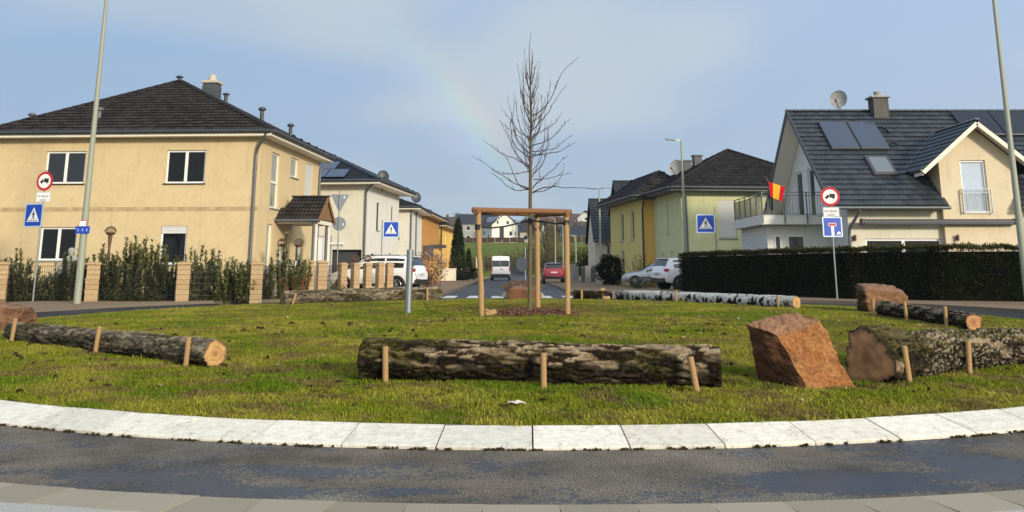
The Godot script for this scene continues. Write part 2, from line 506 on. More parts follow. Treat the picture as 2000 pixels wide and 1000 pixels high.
func wetness(x: float, d: float) -> float:
	var w := 0.75 * nz(x * 0.55, 3, d * 1.1) + 0.35 * nz(x * 1.7, 5, d * 2.6) - 0.16
	for q: Array in [[-2.75, 8.35, 0.75, 0.26], [-1.8, 8.0, 0.6, 0.2], [-3.1, 8.6, 0.5, 0.2], [2.35, 8.35, 0.75, 0.3], [3.95, 9.1, 0.75, 0.55], [-0.75, 8.0, 0.4, 0.16], [3.0, 8.1, 0.9, 0.18]]:
		w += 1.15 * exp(-pow((x - q[0]) / q[2], 2.0) - pow((d - q[1]) / q[3], 2.0))
	return w
func roads() -> void:
	# the ring road: finely divided where the camera stands, damp and wet patches as materials of their own
	var am := ArrayMesh.new()
	var bs: Array[B] = [B.new(), B.new(), B.new()]
	var na := 420
	var nr := 64
	var grid: Array[PackedInt32Array] = [PackedInt32Array(), PackedInt32Array(), PackedInt32Array()]
	for g in grid: g.resize((na + 1) * (nr + 1)); g.fill(-1)
	var at := func(i: int, j: int) -> Vector3:
		var a := lerpf(-0.5, 0.5, float(i) / na)
		var q := ring(a, lerpf(12.55, outer(a) + 0.02, float(j) / nr))
		return v(q.x, plane(q.y) + 0.004 + 0.004 * nz(q.x * 0.9, 2, q.y * 0.9), q.y)
	for i in na:
		for j in nr:
			var c: Vector3 = at.call(i, j)
			var w := wetness(c.x, -c.z) + R(-0.28, 0.28)
			var k := 2 if w > 0.52 else 1 if w > 0.2 else 0
			var ids := []
			for e: Array in [[0, 0], [1, 0], [1, 1], [0, 1]]:
				var n: int = (i + e[0]) * (nr + 1) + j + e[1]
				if grid[k][n] < 0:
					var q: Vector3 = at.call(i + e[0], j + e[1])
					var tone := 1.0 + 0.35 * fbm(q.x * 0.8, 9, q.z * 0.8) + R(-0.10, 0.10)
					var brown := 0.5 + 0.5 * nz(q.x * 0.5, 4, q.z * 1.2)
					var cc: Color = lin(0.40, 0.355, 0.29).lerp(lin(0.42, 0.35, 0.265), brown) if k == 0 else lin(0.19, 0.19, 0.195) if k == 1 else lin(0.085, 0.10, 0.135)
					grid[k][n] = bs[k].p(q, Vector3.UP, Vector2.ZERO, cc * tone)
				ids.append(grid[k][n])
			bs[k].I.append_array([ids[0], ids[1], ids[2], ids[0], ids[2], ids[3]])
	for k in 3:
		var a := []
		a.resize(Mesh.ARRAY_MAX)
		a[Mesh.ARRAY_VERTEX] = bs[k].V; a[Mesh.ARRAY_NORMAL] = bs[k].N; a[Mesh.ARRAY_COLOR] = bs[k].C; a[Mesh.ARRAY_INDEX] = bs[k].I
		am.add_surface_from_arrays(Mesh.PRIMITIVE_TRIANGLES, a)
		am.surface_set_material(k, [M.asphalt, M.asphalt_damp, M.asphalt_wet][k])
	var road := structure("ring_road")
	part("near_carriageway", am, null, road)
	var b := B.new()
	var pos := PackedVector3Array()
	var cs := PackedColorArray()
	for j in 13:
		for i in 181:
			var a := lerpf(0.5, TAU - 0.5, i / 180.0)
			var t := a if a < PI else a - TAU
			var q := ring(a, lerpf(12.55, outer(t) + 0.03, j / 12.0))
			pos.append(v(q.x, plane(q.y) + 0.004, q.y))
			cs.append(lin(0.15, 0.145, 0.14) * (1.0 + 0.3 * fbm(q.x * 0.4, 1, q.y * 0.4)))
	b.grid(180, 12, pos, cs)
	part("far_carriageway", b, M.asphalt, road)
	# the street that leaves at the back, and the side roads outside the frame
	b = B.new()
	pos.clear(); cs.clear()
	for j in 61:
		var d := 37.0 + 163.0 * j / 60.0
		for i in 7:
			var x := lerpf(-3.0 + 0.3 * smoothstep(60.0, 100.0, d), 2.75, i / 6.0)
			pos.append(v(x, plane(d) + 0.008, d))
			cs.append(lin(0.135, 0.14, 0.15) * (1.0 + 0.25 * fbm(x * 0.5, 1, d * 0.2)))
	b.grid(6, 60, pos, cs)
	part("street", b, M.asphalt_damp, self).set_meta("kind", "structure")
	for s: float in [-1.0, 1.0]:
		b = B.new()
		b.col = lin(0.15, 0.145, 0.14)
		b.quad(v(s * 14.2 + 0.35 - 1e-3, plane(17.5) + 0.002, 17.5), v(s * 90.0, plane(17.5) + 0.002, 17.5), v(s * 90.0, plane(23.5) + 0.002, 23.5), v(s * 14.2 + 0.35, plane(23.5) + 0.002, 23.5))
		part("side_road", b, M.asphalt, self).set_meta("kind", "structure")
	# pavements: raised sheets with a kerb edge
	for s: float in [-1.0, 1.0]:
		b = B.new()
		pos = PackedVector3Array()
		for j in 5:
			for i in 61:
				var a := lerpf(1.78, 2.93, i / 60.0)
				var r0 := outer(a)
				var q := ring(s * a, lerpf(r0 + 0.12, r0 + 4.2, j / 4.0))
				pos.append(v(q.x, plane(q.y) + 0.095, q.y))
		b.grid(60, 4, pos, PackedColorArray(), false, PackedVector2Array(), s > 0)
		var d0 := 37.2
		var xs: Array = [-9.6, -3.12] if s < 0 else [2.87, 9.4]
		b.quad(v(xs[0], 0.59, d0), v(xs[1], 0.59, d0), v(xs[1], 0.59, 150), v(xs[0], 0.59, 150))
		var pv := part("pavement", b, M.paving, self)
		pv.set_meta("kind", "structure")
		var k := B.new()
		for i in 60:
			var a0 := lerpf(1.78, 2.93, i / 60.0)
			var a1 := lerpf(1.78, 2.93, (i + 1) / 60.0)
			var p0 := ring(s * a0, outer(a0) + 0.06)
			var p1 := ring(s * a1, outer(a1) + 0.06)
			k.bar(v(p0.x, plane(p0.y) + 0.05, p0.y), v(p1.x, plane(p1.y) + 0.05, p1.y), 0.12, 0.11)
		var xe: float = xs[1] + 0.06 if s < 0 else xs[0] - 0.06
		k.bar(v(xe, 0.55, 38.4), v(xe, 0.55, 150), 0.12, 0.11)
		part("kerb_edge", k, M.kerb_dull, pv)
	b = B.new()
	for s: float in [-1.0, 1.0]:
		for i in 24:
			var a0 := lerpf(0, 0.95, i / 24.0)
			var a1 := lerpf(0, 0.95, (i + 1) / 24.0)
			var p0 := ring(s * a0, outer(a0) + 0.5)
			var p1 := ring(s * a1, outer(a1) + 0.5)
			var q0 := ring(s * a0, 22.0)
			var q1 := ring(s * a1, 22.0)
			var h := 0.035
			if s > 0: b.quad(v(q0.x, h, q0.y), v(q1.x, h, q1.y), v(p1.x, h, p1.y), v(p0.x, h, p0.y))
			else: b.quad(v(q1.x, h, q1.y), v(q0.x, h, q0.y), v(p0.x, h, p0.y), v(p1.x, h, p1.y))
	part("near_pavement", b, M.pale_paving, self).set_meta("kind", "structure")
	# the white apron stones round the island
	var tilt := Basis(Vector3.RIGHT, 0.0206)
	var kerb := structure("island_kerb")
	var stone := func(l_out: float, l_in: float, prof: Array, uo: Vector2) -> B:
		var s := B.new()
		var n := prof.size()
		for e in n - 1:
			var q0: Vector2 = prof[e]
			var q1: Vector2 = prof[e + 1]
			var w0 := lerpf(l_in, l_out, clampf((q0.x + 0.285) / 0.57, 0, 1)) / 2
			var w1 := lerpf(l_in, l_out, clampf((q1.x + 0.285) / 0.57, 0, 1)) / 2
			var k := s.V.size()
			s.quad(Vector3(-w0, q0.y, q0.x), Vector3(w0, q0.y, q0.x), Vector3(w1, q1.y, q1.x), Vector3(-w1, q1.y, q1.x))
			s.U[k] = Vector2(-w0 * 0.17, (q0.x + 0.285) / 0.57 * 0.98 + 0.01) + uo; s.U[k + 1] = Vector2(w0 * 0.17, (q0.x + 0.285) / 0.57 * 0.98 + 0.01) + uo
			s.U[k + 2] = Vector2(w1 * 0.17, (q1.x + 0.285) / 0.57 * 0.98 + 0.01) + uo; s.U[k + 3] = Vector2(-w1 * 0.17, (q1.x + 0.285) / 0.57 * 0.98 + 0.01) + uo
			for sd: float in [-1.0, 1.0]:
				var a := Vector3(sd * w0, q0.y, q0.x); var c := Vector3(sd * w1, q1.y, q1.x)
				var lo := Vector3(sd * w1, -0.06, q1.x); var lo0 := Vector3(sd * w0, -0.06, q0.x)
				if sd > 0: s.quad(lo0, lo, c, a)
				else: s.quad(lo, lo0, a, c)
		return s
	var kinds: Array = []
	for k in 7:
		var s: B = stone.call(0.872, 0.832, [Vector2(0.285, -0.06), Vector2(0.285, 0.022), Vector2(0.27, 0.035), Vector2(-0.20, 0.118), Vector2(-0.25, 0.128), Vector2(-0.285, 0.126), Vector2(-0.285, -0.06)], Vector2(k * 0.1428 + 0.05, 0))
		var t := 1.0 - 0.07 * (k % 3)
		for e in s.C.size(): s.C[e] = Color(t, t, t * (0.97 if k & 1 else 1.0))
		kinds.append(s.mesh(M.kerb_white))
	for i in 90:
		var a := TAU * (i + 0.32) / 90.0
		var q := ring(a, 12.41)
		part("apron_stone", kinds[(i * 5 + i / 7) % 7], null, kerb, Transform3D((tilt if q.y > 9.9 else Basis()) * Basis(Vector3.UP, a + R(-0.002, 0.002)), v(q.x, plane(q.y) + R(-0.003, 0.003), q.y)))
	# the low stones along the near pavement
	var near := structure("pavement_kerb")
	kinds = []
	for k in 5:
		var s: B = stone.call(0.508, 0.522, [Vector2(0.27, -0.06), Vector2(0.27, 0.02), Vector2(0.25, 0.035), Vector2(-0.23, 0.045), Vector2(-0.262, 0.038), Vector2(-0.27, 0.02), Vector2(-0.27, -0.06)], Vector2(k * 0.31, 0))
		var t := 1.0 - 0.05 * k
		for e in s.C.size(): s.C[e] = Color(t, t, t)
		kinds.append(s.mesh(M.kerb_grey))
	for i in 62:
		var a := (i - 31 + 0.45) * 0.0343
		var q := ring(a, outer(a) + 0.27)
		var q2 := ring(a + 0.02, outer(a + 0.02) + 0.27)
		var yaw := atan2(q2.y - q.y, q2.x - q.x)
		part("kerb_stone", kinds[(i * 3 + i / 5) % 5], null, near, Transform3D(Basis(Vector3.UP, yaw), v(q.x, R(-0.002, 0.002), q.y)))
	# dark joints between the stones
	for w in 2:
		b = B.new()
		b.col = lin(0.035, 0.03, 0.022)
		var n := 180 if w == 0 else 60
		for i in n:
			var q: Array[Vector3] = []
			for e: Array in [[0, 0], [1, 0], [1, 1], [0, 1]]:
				var a: float = TAU * (i + e[0]) / n if w == 0 else lerpf(-1.0, 1.0, (i + e[0]) / float(n))
				var r: float = lerpf(12.68, 12.14, e[1]) if w == 0 else outer(a) + lerpf(0.5, 0.03, e[1])
				var c := ring(a, r)
				q.append(v(c.x, plane(c.y) + (lerpf(0.012, 0.108, e[1]) if w == 0 else 0.026), c.y))
			b.quad(q[0], q[1], q[2], q[3])
		part("joint_filling", b, M.soil, kerb if w == 0 else near)
	# the crossing
	for k in 6:
		b = B.new()
		b.box(Vector3.ZERO, Vector3(0.5, 0.004, 3.2))
		var z := part("crossing_stripe", b, M.marking, self, Transform3D(Basis(), v(-2.55 + k * 0.98, 0.514, 42.6)))
		z.set_meta("kind", "structure")

# ---- the island ---------------------------------------------------------------------------------------------------------
func lawn_color(x: float, d: float) -> Color:
	var c := lin(0.212, 0.25, 0.020).lerp(lin(0.335, 0.315, 0.046), clampf(0.5 + 1.0 * fbm(x * 0.55, 1, d * 0.75), 0, 1))
	c = c.lerp(lin(0.135, 0.21, 0.013), smoothstep(0.12, 0.6, fbm(x * 0.45 + 40, 2, d * 0.5)) * 0.85)
	c = c.lerp(lin(0.22, 0.16, 0.06), smoothstep(0.15, 0.6, fbm(x * 0.9, 7, d * 1.3)) * 0.8)
	var worn := Vector2(x - 0.6, (d - 25.0) * 0.8).length()
	return c.lerp(lin(0.16, 0.12, 0.045), 0.75 * smoothstep(3.0, 0.8, worn))
func island() -> void:
	var b := B.new()
	var pos := PackedVector3Array()
	var cs := PackedColorArray()
	for j in 71:
		for i in 241:
			var q := ring(TAU * i / 240.0, 12.16 * sqrt((j + 0.02) / 70.02))
			pos.append(v(q.x, isle(q.x, q.y) - 0.012, q.y))
			var c := lawn_color(q.x, q.y)
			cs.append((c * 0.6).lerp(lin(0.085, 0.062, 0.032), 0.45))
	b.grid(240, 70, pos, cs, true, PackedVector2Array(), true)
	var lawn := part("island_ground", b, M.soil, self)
	lawn.set_meta("kind", "structure")
	var kinds: Array[ArrayMesh] = []
	for k in 6:
		var g := B.new()
		for n in 10:
			var o := Vector3(R(-0.05, 0.05), 0, R(-0.05, 0.05))
			var a := R(0, TAU)
			var h := R(0.022, 0.046) * (1.45 if n == 0 else 1.0)
			var w := R(0.0028, 0.005)
			var s := Vector3(cos(a), 0, sin(a)) * w
			var f := Vector3(-sin(a), 0, cos(a)) * R(0.3, 1.5) * h
			var mid := o + Vector3(0, h * 0.65, 0) + f * 0.35
			var t := R(0.75, 1.25)
			g.col = Color(t, t * R(0.94, 1.04), t)
			g.quad(o - s, o + s, mid + s * 0.8, mid - s * 0.8)
			g.tri(mid - s * 0.8, mid + s * 0.8, o + Vector3(0, h, 0) + f)
		kinds.append(g.mesh(M.grass))
	var xs: Array = [[], [], [], [], [], []]
	var cc: Array = [[], [], [], [], [], []]
	for n in 330000:
		var q := ring(R(0, TAU), 12.13 * sqrt(rng.randf()))
		var far := Vector2(q.x, q.y).length()
		if absf(q.x) > 0.56 * q.y + 1.0 or rng.randf() > pow(minf(1.0, 13.0 / far), 1.3): continue
		var bare := fbm(q.x * 1.7, 13, q.y * 1.7)
		if bare > 0.5 and rng.randf() < 0.75: continue
		if Vector2(q.x - 0.45, (q.y - 22.9) * 0.8).length() < 0.85 + 0.35 * nz(q.x * 2, 0, q.y * 2): continue
		var tall := 0.72 + 0.4 * maxf(0.0, fbm(q.x * 1.3, 17, q.y * 1.3)) + (0.5 if rng.randf() < 0.03 else 0.0)
		var k := n % 6
		xs[k].append(Transform3D(Basis(Vector3.UP, R(0, TAU)).scaled(Vector3(1.0, 1.0, 1.0) * tall * R(0.8, 1.25)), v(q.x, isle(q.x, q.y) - 0.012, q.y)))
		var c := lawn_color(q.x, q.y) * R(0.8, 1.25)
		if rng.randf() < 0.07: c = c.lerp(lin(0.28, 0.22, 0.10), R(0.4, 0.9))
		cc[k].append(c)
	for k in 6: many("grass", kinds[k], xs[k], cc[k], lawn)
	# soil crumbs, dead leaves and the mulch round the tree
	var crumb := B.new()
	crumb.lathe(Vector3.ZERO, [[0.001, -0.01], [0.03, 0.0], [0.026, 0.02], [0.012, 0.033], [0.001, 0.036]], 6)
	var cx := []
	var ck := []
	for n in 1100:
		var q := ring(R(0, TAU), 12.0 * sqrt(rng.randf()))
		if q.y > 21.0 or fbm(q.x * 0.8, 21, q.y * 0.8) < 0.0: continue
		cx.append(Transform3D(Basis(Vector3.UP, R(0, TAU)).scaled(Vector3(R(0.5, 2.2), R(0.5, 1.4), R(0.5, 1.7))), v(q.x, isle(q.x, q.y), q.y)))
		ck.append(lin(0.045, 0.03, 0.017) * R(0.6, 1.5))
	many("soil_crumbs", crumb.mesh(M.soil), cx, ck, lawn)
	cx = []; ck = []
	var leaf := B.new()
	leaf.quad(Vector3(-0.02, 0, -0.03), Vector3(0.02, 0.006, -0.03), Vector3(0.02, 0, 0.03), Vector3(-0.02, 0.008, 0.03))
	for n in 420:
		var q := ring(R(0, TAU), 12.0 * sqrt(rng.randf()))
		if q.y > 24.0: continue
		cx.append(Transform3D(Basis.from_euler(Vector3(R(-0.6, 0.6), R(0, TAU), R(-0.6, 0.6))).scaled(Vector3.ONE * R(0.4, 1.1)), v(q.x, isle(q.x, q.y) + 0.035, q.y)))
		ck.append(lin(0.16, 0.095, 0.05).lerp(lin(0.38, 0.27, 0.15), rng.randf()))
	many("dead_leaves", leaf.mesh(M.leaf), cx, ck, lawn)
	# weeds and dirt along the foot of the apron
	cx = []; ck = []
	for n in 520:
		var a := R(-0.6, 0.6)
		if nz(a * 30.0, 1, 0) + nz(a * 90.0, 2, 0) * 0.6 < -0.02: continue
		var q := ring(a, 12.71 + R(-0.02, 0.03))
		cx.append(Transform3D(Basis(Vector3.UP, R(0, TAU)).scaled(Vector3(R(0.3, 0.9), R(0.2, 0.7), R(0.3, 0.9))), v(q.x, plane(q.y) + 0.006, q.y)))
		ck.append(lin(0.06, 0.045, 0.02).lerp(lin(0.07, 0.08, 0.02), rng.randf()))
	many("kerb_weeds", kinds[1], cx, ck, lawn)
	many("kerb_dirt", crumb.mesh(M.soil), cx, ck, lawn)
	b = B.new()
	pos = PackedVector3Array(); cs = PackedColorArray()
	for j in 13:
		for i in 41:
			var a := TAU * i / 40.0
			var r := j / 12.0 * (1.0 + 0.13 * nz(cos(a) * 2, 1, sin(a) * 2))
			var x := 0.45 + cos(a) * r * 1.0
			var d := 22.85 + sin(a) * r * 1.1
			pos.append(v(x, isle(x, d) + 0.07 * (1.0 - r * r * 1.05) + 0.03 * nz(x * 6, 1, d * 6), d))
			cs.append(lin(0.085, 0.048, 0.028) * (1.0 + fbm(x * 9, 2, d * 9)))
	b.grid(40, 12, pos, cs, true)
	var mulch := part("mulch_bed", b, M.soil, self)
	mulch.set_meta("kind", "stuff")
	tag(mulch, "bed of brown wood-chip mulch round the foot of the young tree", "mulch")
	cx = []; ck = []
	var chip := B.new()
	chip.box(Vector3.ZERO, Vector3(0.05, 0.008, 0.018))
	for n in 1500:
		var a := R(0, TAU)
		var r := sqrt(rng.randf()) * 1.05
		var x := 0.45 + cos(a) * r
		var d := 22.85 + sin(a) * r * 1.1
		cx.append(Transform3D(Basis.from_euler(Vector3(R(-0.7, 0.7), R(0, TAU), R(-0.7, 0.7))).scaled(Vector3.ONE * R(0.6, 1.5)), v(x, isle(x, d) + 0.07 * (1.0 - r * r) + 0.02, d)))
		ck.append(lin(0.10, 0.05, 0.03).lerp(lin(0.22, 0.125, 0.075), pow(rng.randf(), 2.0)))
	many("wood_chips", chip.mesh(M.twig), cx, ck, mulch)
	logs()
	boulders()
	young_tree()
	var g := thing("galvanised_post", "bare galvanised steel post standing alone in the lawn, taller than the log behind it", "post", v(-2.31, isle(-2.31, 22.99), 22.99))
	b = B.new()
	b.cyl(Vector3(0, -0.1, 0), Vector3(0.02, 1.37, 0), 0.076, 18)
	part("tube", b, M.galv, g)
	b = B.new()
	b.cyl(Vector3(0.004, 0.45, 0), Vector3(0.0045, 0.475, 0), 0.082, 18)
	part("collar", b, M.galv, g)
	b = B.new()
	b.cyl(Vector3(0, -0.02, 0), Vector3(0, 0.06, 0), 0.088, 18)
	part("collar", b, M.galv, g)
	b = B.new()
	var wire: Array = []
	var wr: Array = []
	for k in 12:
		var t := k / 11.0
		wire.append(Vector3(0.09 + 0.55 * t, lerpf(1.1, 0.02, t) - 0.35 * sin(t * PI), 0.1))
		wr.append(0.007)
	b.tube(wire, wr, 5)
	part("slack_wire", b, M.rubber, g)

func log_(label: String, p0: Vector3, p1: Vector3, r0: float, r1: float, kind: String, nl: int, na: int, ends: Array, seed_: float, group := "") -> void:
	var root := thing("log", label, "log", p0, 0, group)
	var ax := (p1 - p0)
	var L := ax.length()
	ax /= L
	var side := ax.cross(Vector3.UP).normalized()       # for a log that runs to the right this points at the camera
	var up := side.cross(ax)
	var pos := PackedVector3Array()
	var cs := PackedColorArray()
	var rim: Array = [PackedVector3Array(), PackedVector3Array()]
	for j in nl + 1:
		var t := float(j) / nl
		var l := t * L
		for i in na + 1:
			var a := TAU * (i % na) / na
			var u := Vector2(cos(a), sin(a))                   # towards the camera, up
			var r := lerpf(r0, r1, t) * (1.0 + 0.07 * nz(l * 0.9 + seed_, u.x * 0.8, u.y * 0.8) + 0.05 * nz(l * 2.3, u.x * 1.4 + seed_, u.y * 1.4))
			if kind == "root": r *= 1.0 + 0.16 * smoothstep(1.1, 0.0, l) * (0.75 * cos(3.0 * a + 0.9) + 0.8 * nz(u.x * 1.9, u.y * 1.9, 3.0)) + 0.10 * smoothstep(0.9, 0.0, l)
			var q := Vector3(l, u.x * r, u.y * r)
			var c := Color()
			var top := smoothstep(-0.5, 0.8, u.y)
			if kind == "birch":
				var band := 0.8 * nz(l * 5.5 + seed_, u.x * 0.55, u.y * 0.55) + 0.5 * nz(l * 11.0, u.x * 1.3, u.y * 1.3) - 0.55 * (top - 0.62)
				var k := smoothstep(0.22, 0.34, band)
				c = lin(0.66, 0.645, 0.59).lerp(lin(0.02, 0.018, 0.015), k)
				c = c.lerp(lin(0.30, 0.22, 0.14), smoothstep(0.3, 0.7, nz(l * 1.1, u.x * 2, u.y * 2 + seed_)) * 0.6)
				c = c.lerp(lin(0.02, 0.018, 0.014), smoothstep(0.9, 0.1, l / 1.4) * 0.75 * smoothstep(-0.35, 0.1, nz(l * 5, u.x * 2, u.y * 2)))
				r *= 1.0 - 0.02 * k + 0.05 * exp(-pow(sin(l * 2.1 + seed_) / 0.18, 2.0)) * 0.6
			else:
				# plates of bark parted by dark cracks, long along the trunk
				var wx := l + 0.05 * nz(l * 6, u.x * 3, u.y * 3)
				var n1 := nz(wx * (6.5 if kind == "root" else 4.2) + seed_, q.y * 15.0, q.z * 15.0)
				var n2 := nz(wx * 13.0, q.y * 34.0 + seed_, q.z * 34.0)
				var crack := maxf(smoothstep(0.17, 0.04, absf(n1)), 0.8 * smoothstep(0.13, 0.02, absf(n2)))
				var tone := clampf(0.5 + 0.9 * n1 + 0.35 * n2, 0.0, 1.0)
				c = lin(0.030, 0.019, 0.011).lerp(lin(0.43, 0.325, 0.205), smoothstep(0.36, 0.95, tone))
				var bald := smoothstep(0.12, 0.42, nz(l * 1.35 + seed_ * 2.0, u.x * 1.3, u.y * 1.3 + 4.0))     # bark gone, pale fibrous wood
				c = c.lerp(lin(0.34, 0.245, 0.15).lerp(lin(0.42, 0.33, 0.22), 0.5 + nz(l * 24, q.y * 8, q.z * 8)), bald * 0.75)
				crack *= 1.0 - 0.6 * bald
				if kind == "grey": c = c.lerp(lin(0.36, 0.31, 0.22), 0.38)
				var moss_at := nz(l * 0.8 + 9 + seed_, u.x, u.y) * 0.8 + 0.45 * nz(l * 5, u.x * 4, u.y * 4)
				var moss := smoothstep(0.05, 0.4, moss_at + (0.42 if kind == "root" else 0.0) * top + (0.5 * smoothstep(1.2, 0.7, l) if kind == "mossy" else 0.0))
				c = c.lerp(lin(0.035, 0.034, 0.008).lerp(lin(0.085, 0.078, 0.016), clampf(0.5 + n2, 0, 1)), moss * 0.8)
				c = c.lerp(lin(0.012, 0.009, 0.007), crack * 0.88)
				var under := smoothstep(0.75, -0.05, u.y + 0.95 * nz(l * 1.7, u.x + seed_, u.y * 1.5))     # shade on the lower half, painted into the bark colour
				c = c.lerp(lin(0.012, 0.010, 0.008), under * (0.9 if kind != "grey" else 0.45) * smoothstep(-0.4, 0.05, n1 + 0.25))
				if kind == "root": c = c.lerp(lin(0.42, 0.38, 0.29), 0.7 * smoothstep(0.32, 0.46, nz(l * 17.0, q.y * 26, q.z * 26)) * smoothstep(0.3, 1.3, l))
				if seed_ == 31.0: c = c * 0.3
				r += r0 * (-0.10 * crack + 0.09 * (tone - 0.5) - 0.04 * bald)
			if j == 0 or j == nl: r *= 0.985
			q = ax * l + side * u.x * r + up * u.y * r
			pos.append(q)
			cs.append(c)
			if j == 0 and i < na: rim[0].append(q)
			if j == nl and i < na: rim[1].append(q)
	var b := B.new()
	b.grid(na, nl, pos, cs, true)
	part("bark", b, M.bark, root)
	for e in 2:
		var cb := B.new()
		var mid := ax * (0.0 if e == 0 else L)
		var cp := PackedVector3Array()
		var cc := PackedColorArray()
		var wood: Color = ends[e]
		for j in 9:
			for i in na + 1:
				var q: Vector3 = rim[e][i % na]
				var t := j / 8.0
				cp.append(mid.lerp(q, t) + ax * ((0.006 if e else -0.006) * (1.0 - t) + 0.003 * nz(q.x * 9 * t, q.y * 9 * t, e)))
				var w := wood * (0.9 + 0.16 * sin(t * 34.0) + 0.35 * nz(q.x * 6 * t, q.y * 6 * t, q.z * 6 * t + seed_))
				w = w.lerp(wood * lin(0.55, 0.42, 0.35), smoothstep(0.45, 0.1, t) * 0.8)
				cc.append(w.lerp(lin(0.03, 0.022, 0.016), smoothstep(0.86, 1.0, t)))
		cb.grid(na, 8, cp, cc, true, PackedVector2Array(), e == 0)
		part("cut_end", cb, M.cut_wood, root)
	# grass that grows up against the log
func logs() -> void:
	var fresh := lin(0.62, 0.36, 0.13)
	var red := lin(0.36, 0.17, 0.08)
	var old := lin(0.17, 0.10, 0.055)
	var on := func(x: float, d: float, r: float) -> Vector3: return v(x, isle(x, d) + r * 0.9, d)
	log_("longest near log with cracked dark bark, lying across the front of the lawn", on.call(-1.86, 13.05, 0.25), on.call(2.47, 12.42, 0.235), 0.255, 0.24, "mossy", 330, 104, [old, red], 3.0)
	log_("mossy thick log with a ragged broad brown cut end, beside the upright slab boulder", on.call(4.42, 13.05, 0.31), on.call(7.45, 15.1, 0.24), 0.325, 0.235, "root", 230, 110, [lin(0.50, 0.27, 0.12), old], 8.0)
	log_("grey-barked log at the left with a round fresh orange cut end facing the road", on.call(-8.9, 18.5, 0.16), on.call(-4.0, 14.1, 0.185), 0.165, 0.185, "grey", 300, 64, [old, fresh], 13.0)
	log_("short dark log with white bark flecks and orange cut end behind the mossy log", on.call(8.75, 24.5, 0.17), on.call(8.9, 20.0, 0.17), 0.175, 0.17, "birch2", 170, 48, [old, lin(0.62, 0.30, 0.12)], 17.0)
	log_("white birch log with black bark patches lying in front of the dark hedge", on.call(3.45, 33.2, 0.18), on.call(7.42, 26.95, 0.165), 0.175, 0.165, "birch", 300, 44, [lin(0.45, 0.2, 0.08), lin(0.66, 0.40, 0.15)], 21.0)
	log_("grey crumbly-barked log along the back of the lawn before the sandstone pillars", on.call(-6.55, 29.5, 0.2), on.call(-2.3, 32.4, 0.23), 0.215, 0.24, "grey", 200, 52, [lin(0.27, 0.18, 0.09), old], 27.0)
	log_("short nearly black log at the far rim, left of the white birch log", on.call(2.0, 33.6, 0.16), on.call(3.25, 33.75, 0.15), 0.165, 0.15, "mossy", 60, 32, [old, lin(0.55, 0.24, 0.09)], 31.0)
	# the round stakes that keep the logs from rolling
	var st := B.new()
	st.tube([Vector3(0, -0.15, 0), Vector3(0, 0.375, 0), Vector3(0, 0.388, 0)], [0.036, 0.036, 0.029], 14)
	var proto: Node3D = null
	for q: Array in [
			[-1.53, 12.72, 2.0, 0.0, 1.08, "left stake of the longest near log, before its mossy end"], [0.37, 12.3, 0.0, 0.0, 1.0, "middle stake of the longest near log"], [2.12, 12.08, 9.0, 0.0, 1.0, "right stake of the longest near log, leaning to the left"],
			[4.86, 12.86, 4.0, 0.0, 1.1, "stake nearest the broad ragged cut end of the mossy log"], [5.98, 13.72, -3.0, 0.0, 1.06, "middle stake before the mossy log"], [7.27, 14.72, 12.0, 0.0, 1.0, "leaning stake at the right end of the mossy log"],
			[-8.62, 17.95, -4.0, 0.0, 1.0, "stake by the boulder at the left end of the grey-barked log"], [-6.36, 15.95, -4.0, 0.0, 1.0, "middle stake of the grey-barked log at the left"], [-4.42, 14.2, -2.0, 0.0, 0.98, "stake beside the fresh orange cut end of the left log"],
			[8.42, 24.1, 0.0, 0.0, 1.0, "stake between the squat boulder and the short flecked log"], [8.45, 22.2, 3.0, 0.0, 1.05, "middle stake along the short flecked log"], [8.62, 20.6, 0.0, 0.0, 1.0, "stake by the orange cut end of the short flecked log"],
			[4.86, 30.55, 0.0, 0.0, 0.85, "left stake before the white birch log"], [7.02, 27.25, 0.0, 0.0, 0.85, "right stake before the white birch log, near its cut end"], [2.25, 33.3, 0.0, 0.0, 0.8, "stake before the short nearly black log at the far rim"],
			[-2.62, 31.85, 0.0, 0.0, 1.0, "stake at the right end of the grey crumbly-barked back log"], [-6.25, 29.45, -14.0, 0.0, 0.85, "leaning stake at the left end of the grey crumbly-barked back log"]]:
		var at := v(q[0], isle(q[0], q[1]), q[1])
		var s: Node3D
		if proto == null:
			s = thing("wooden_stake", "", "stake", at, 0, "round wooden stakes holding the logs")
			part("post", st, M.stake, s)
			proto = s
		else: s = copy(proto, at, 0)
		s.set_meta("label", "pale wooden " + q[5])
		s.rotation = Vector3(0, R(0, 6), deg_to_rad(q[2])) if false else Vector3(0, 0, deg_to_rad(q[2]))
		s.scale = Vector3(1, q[4], 1)

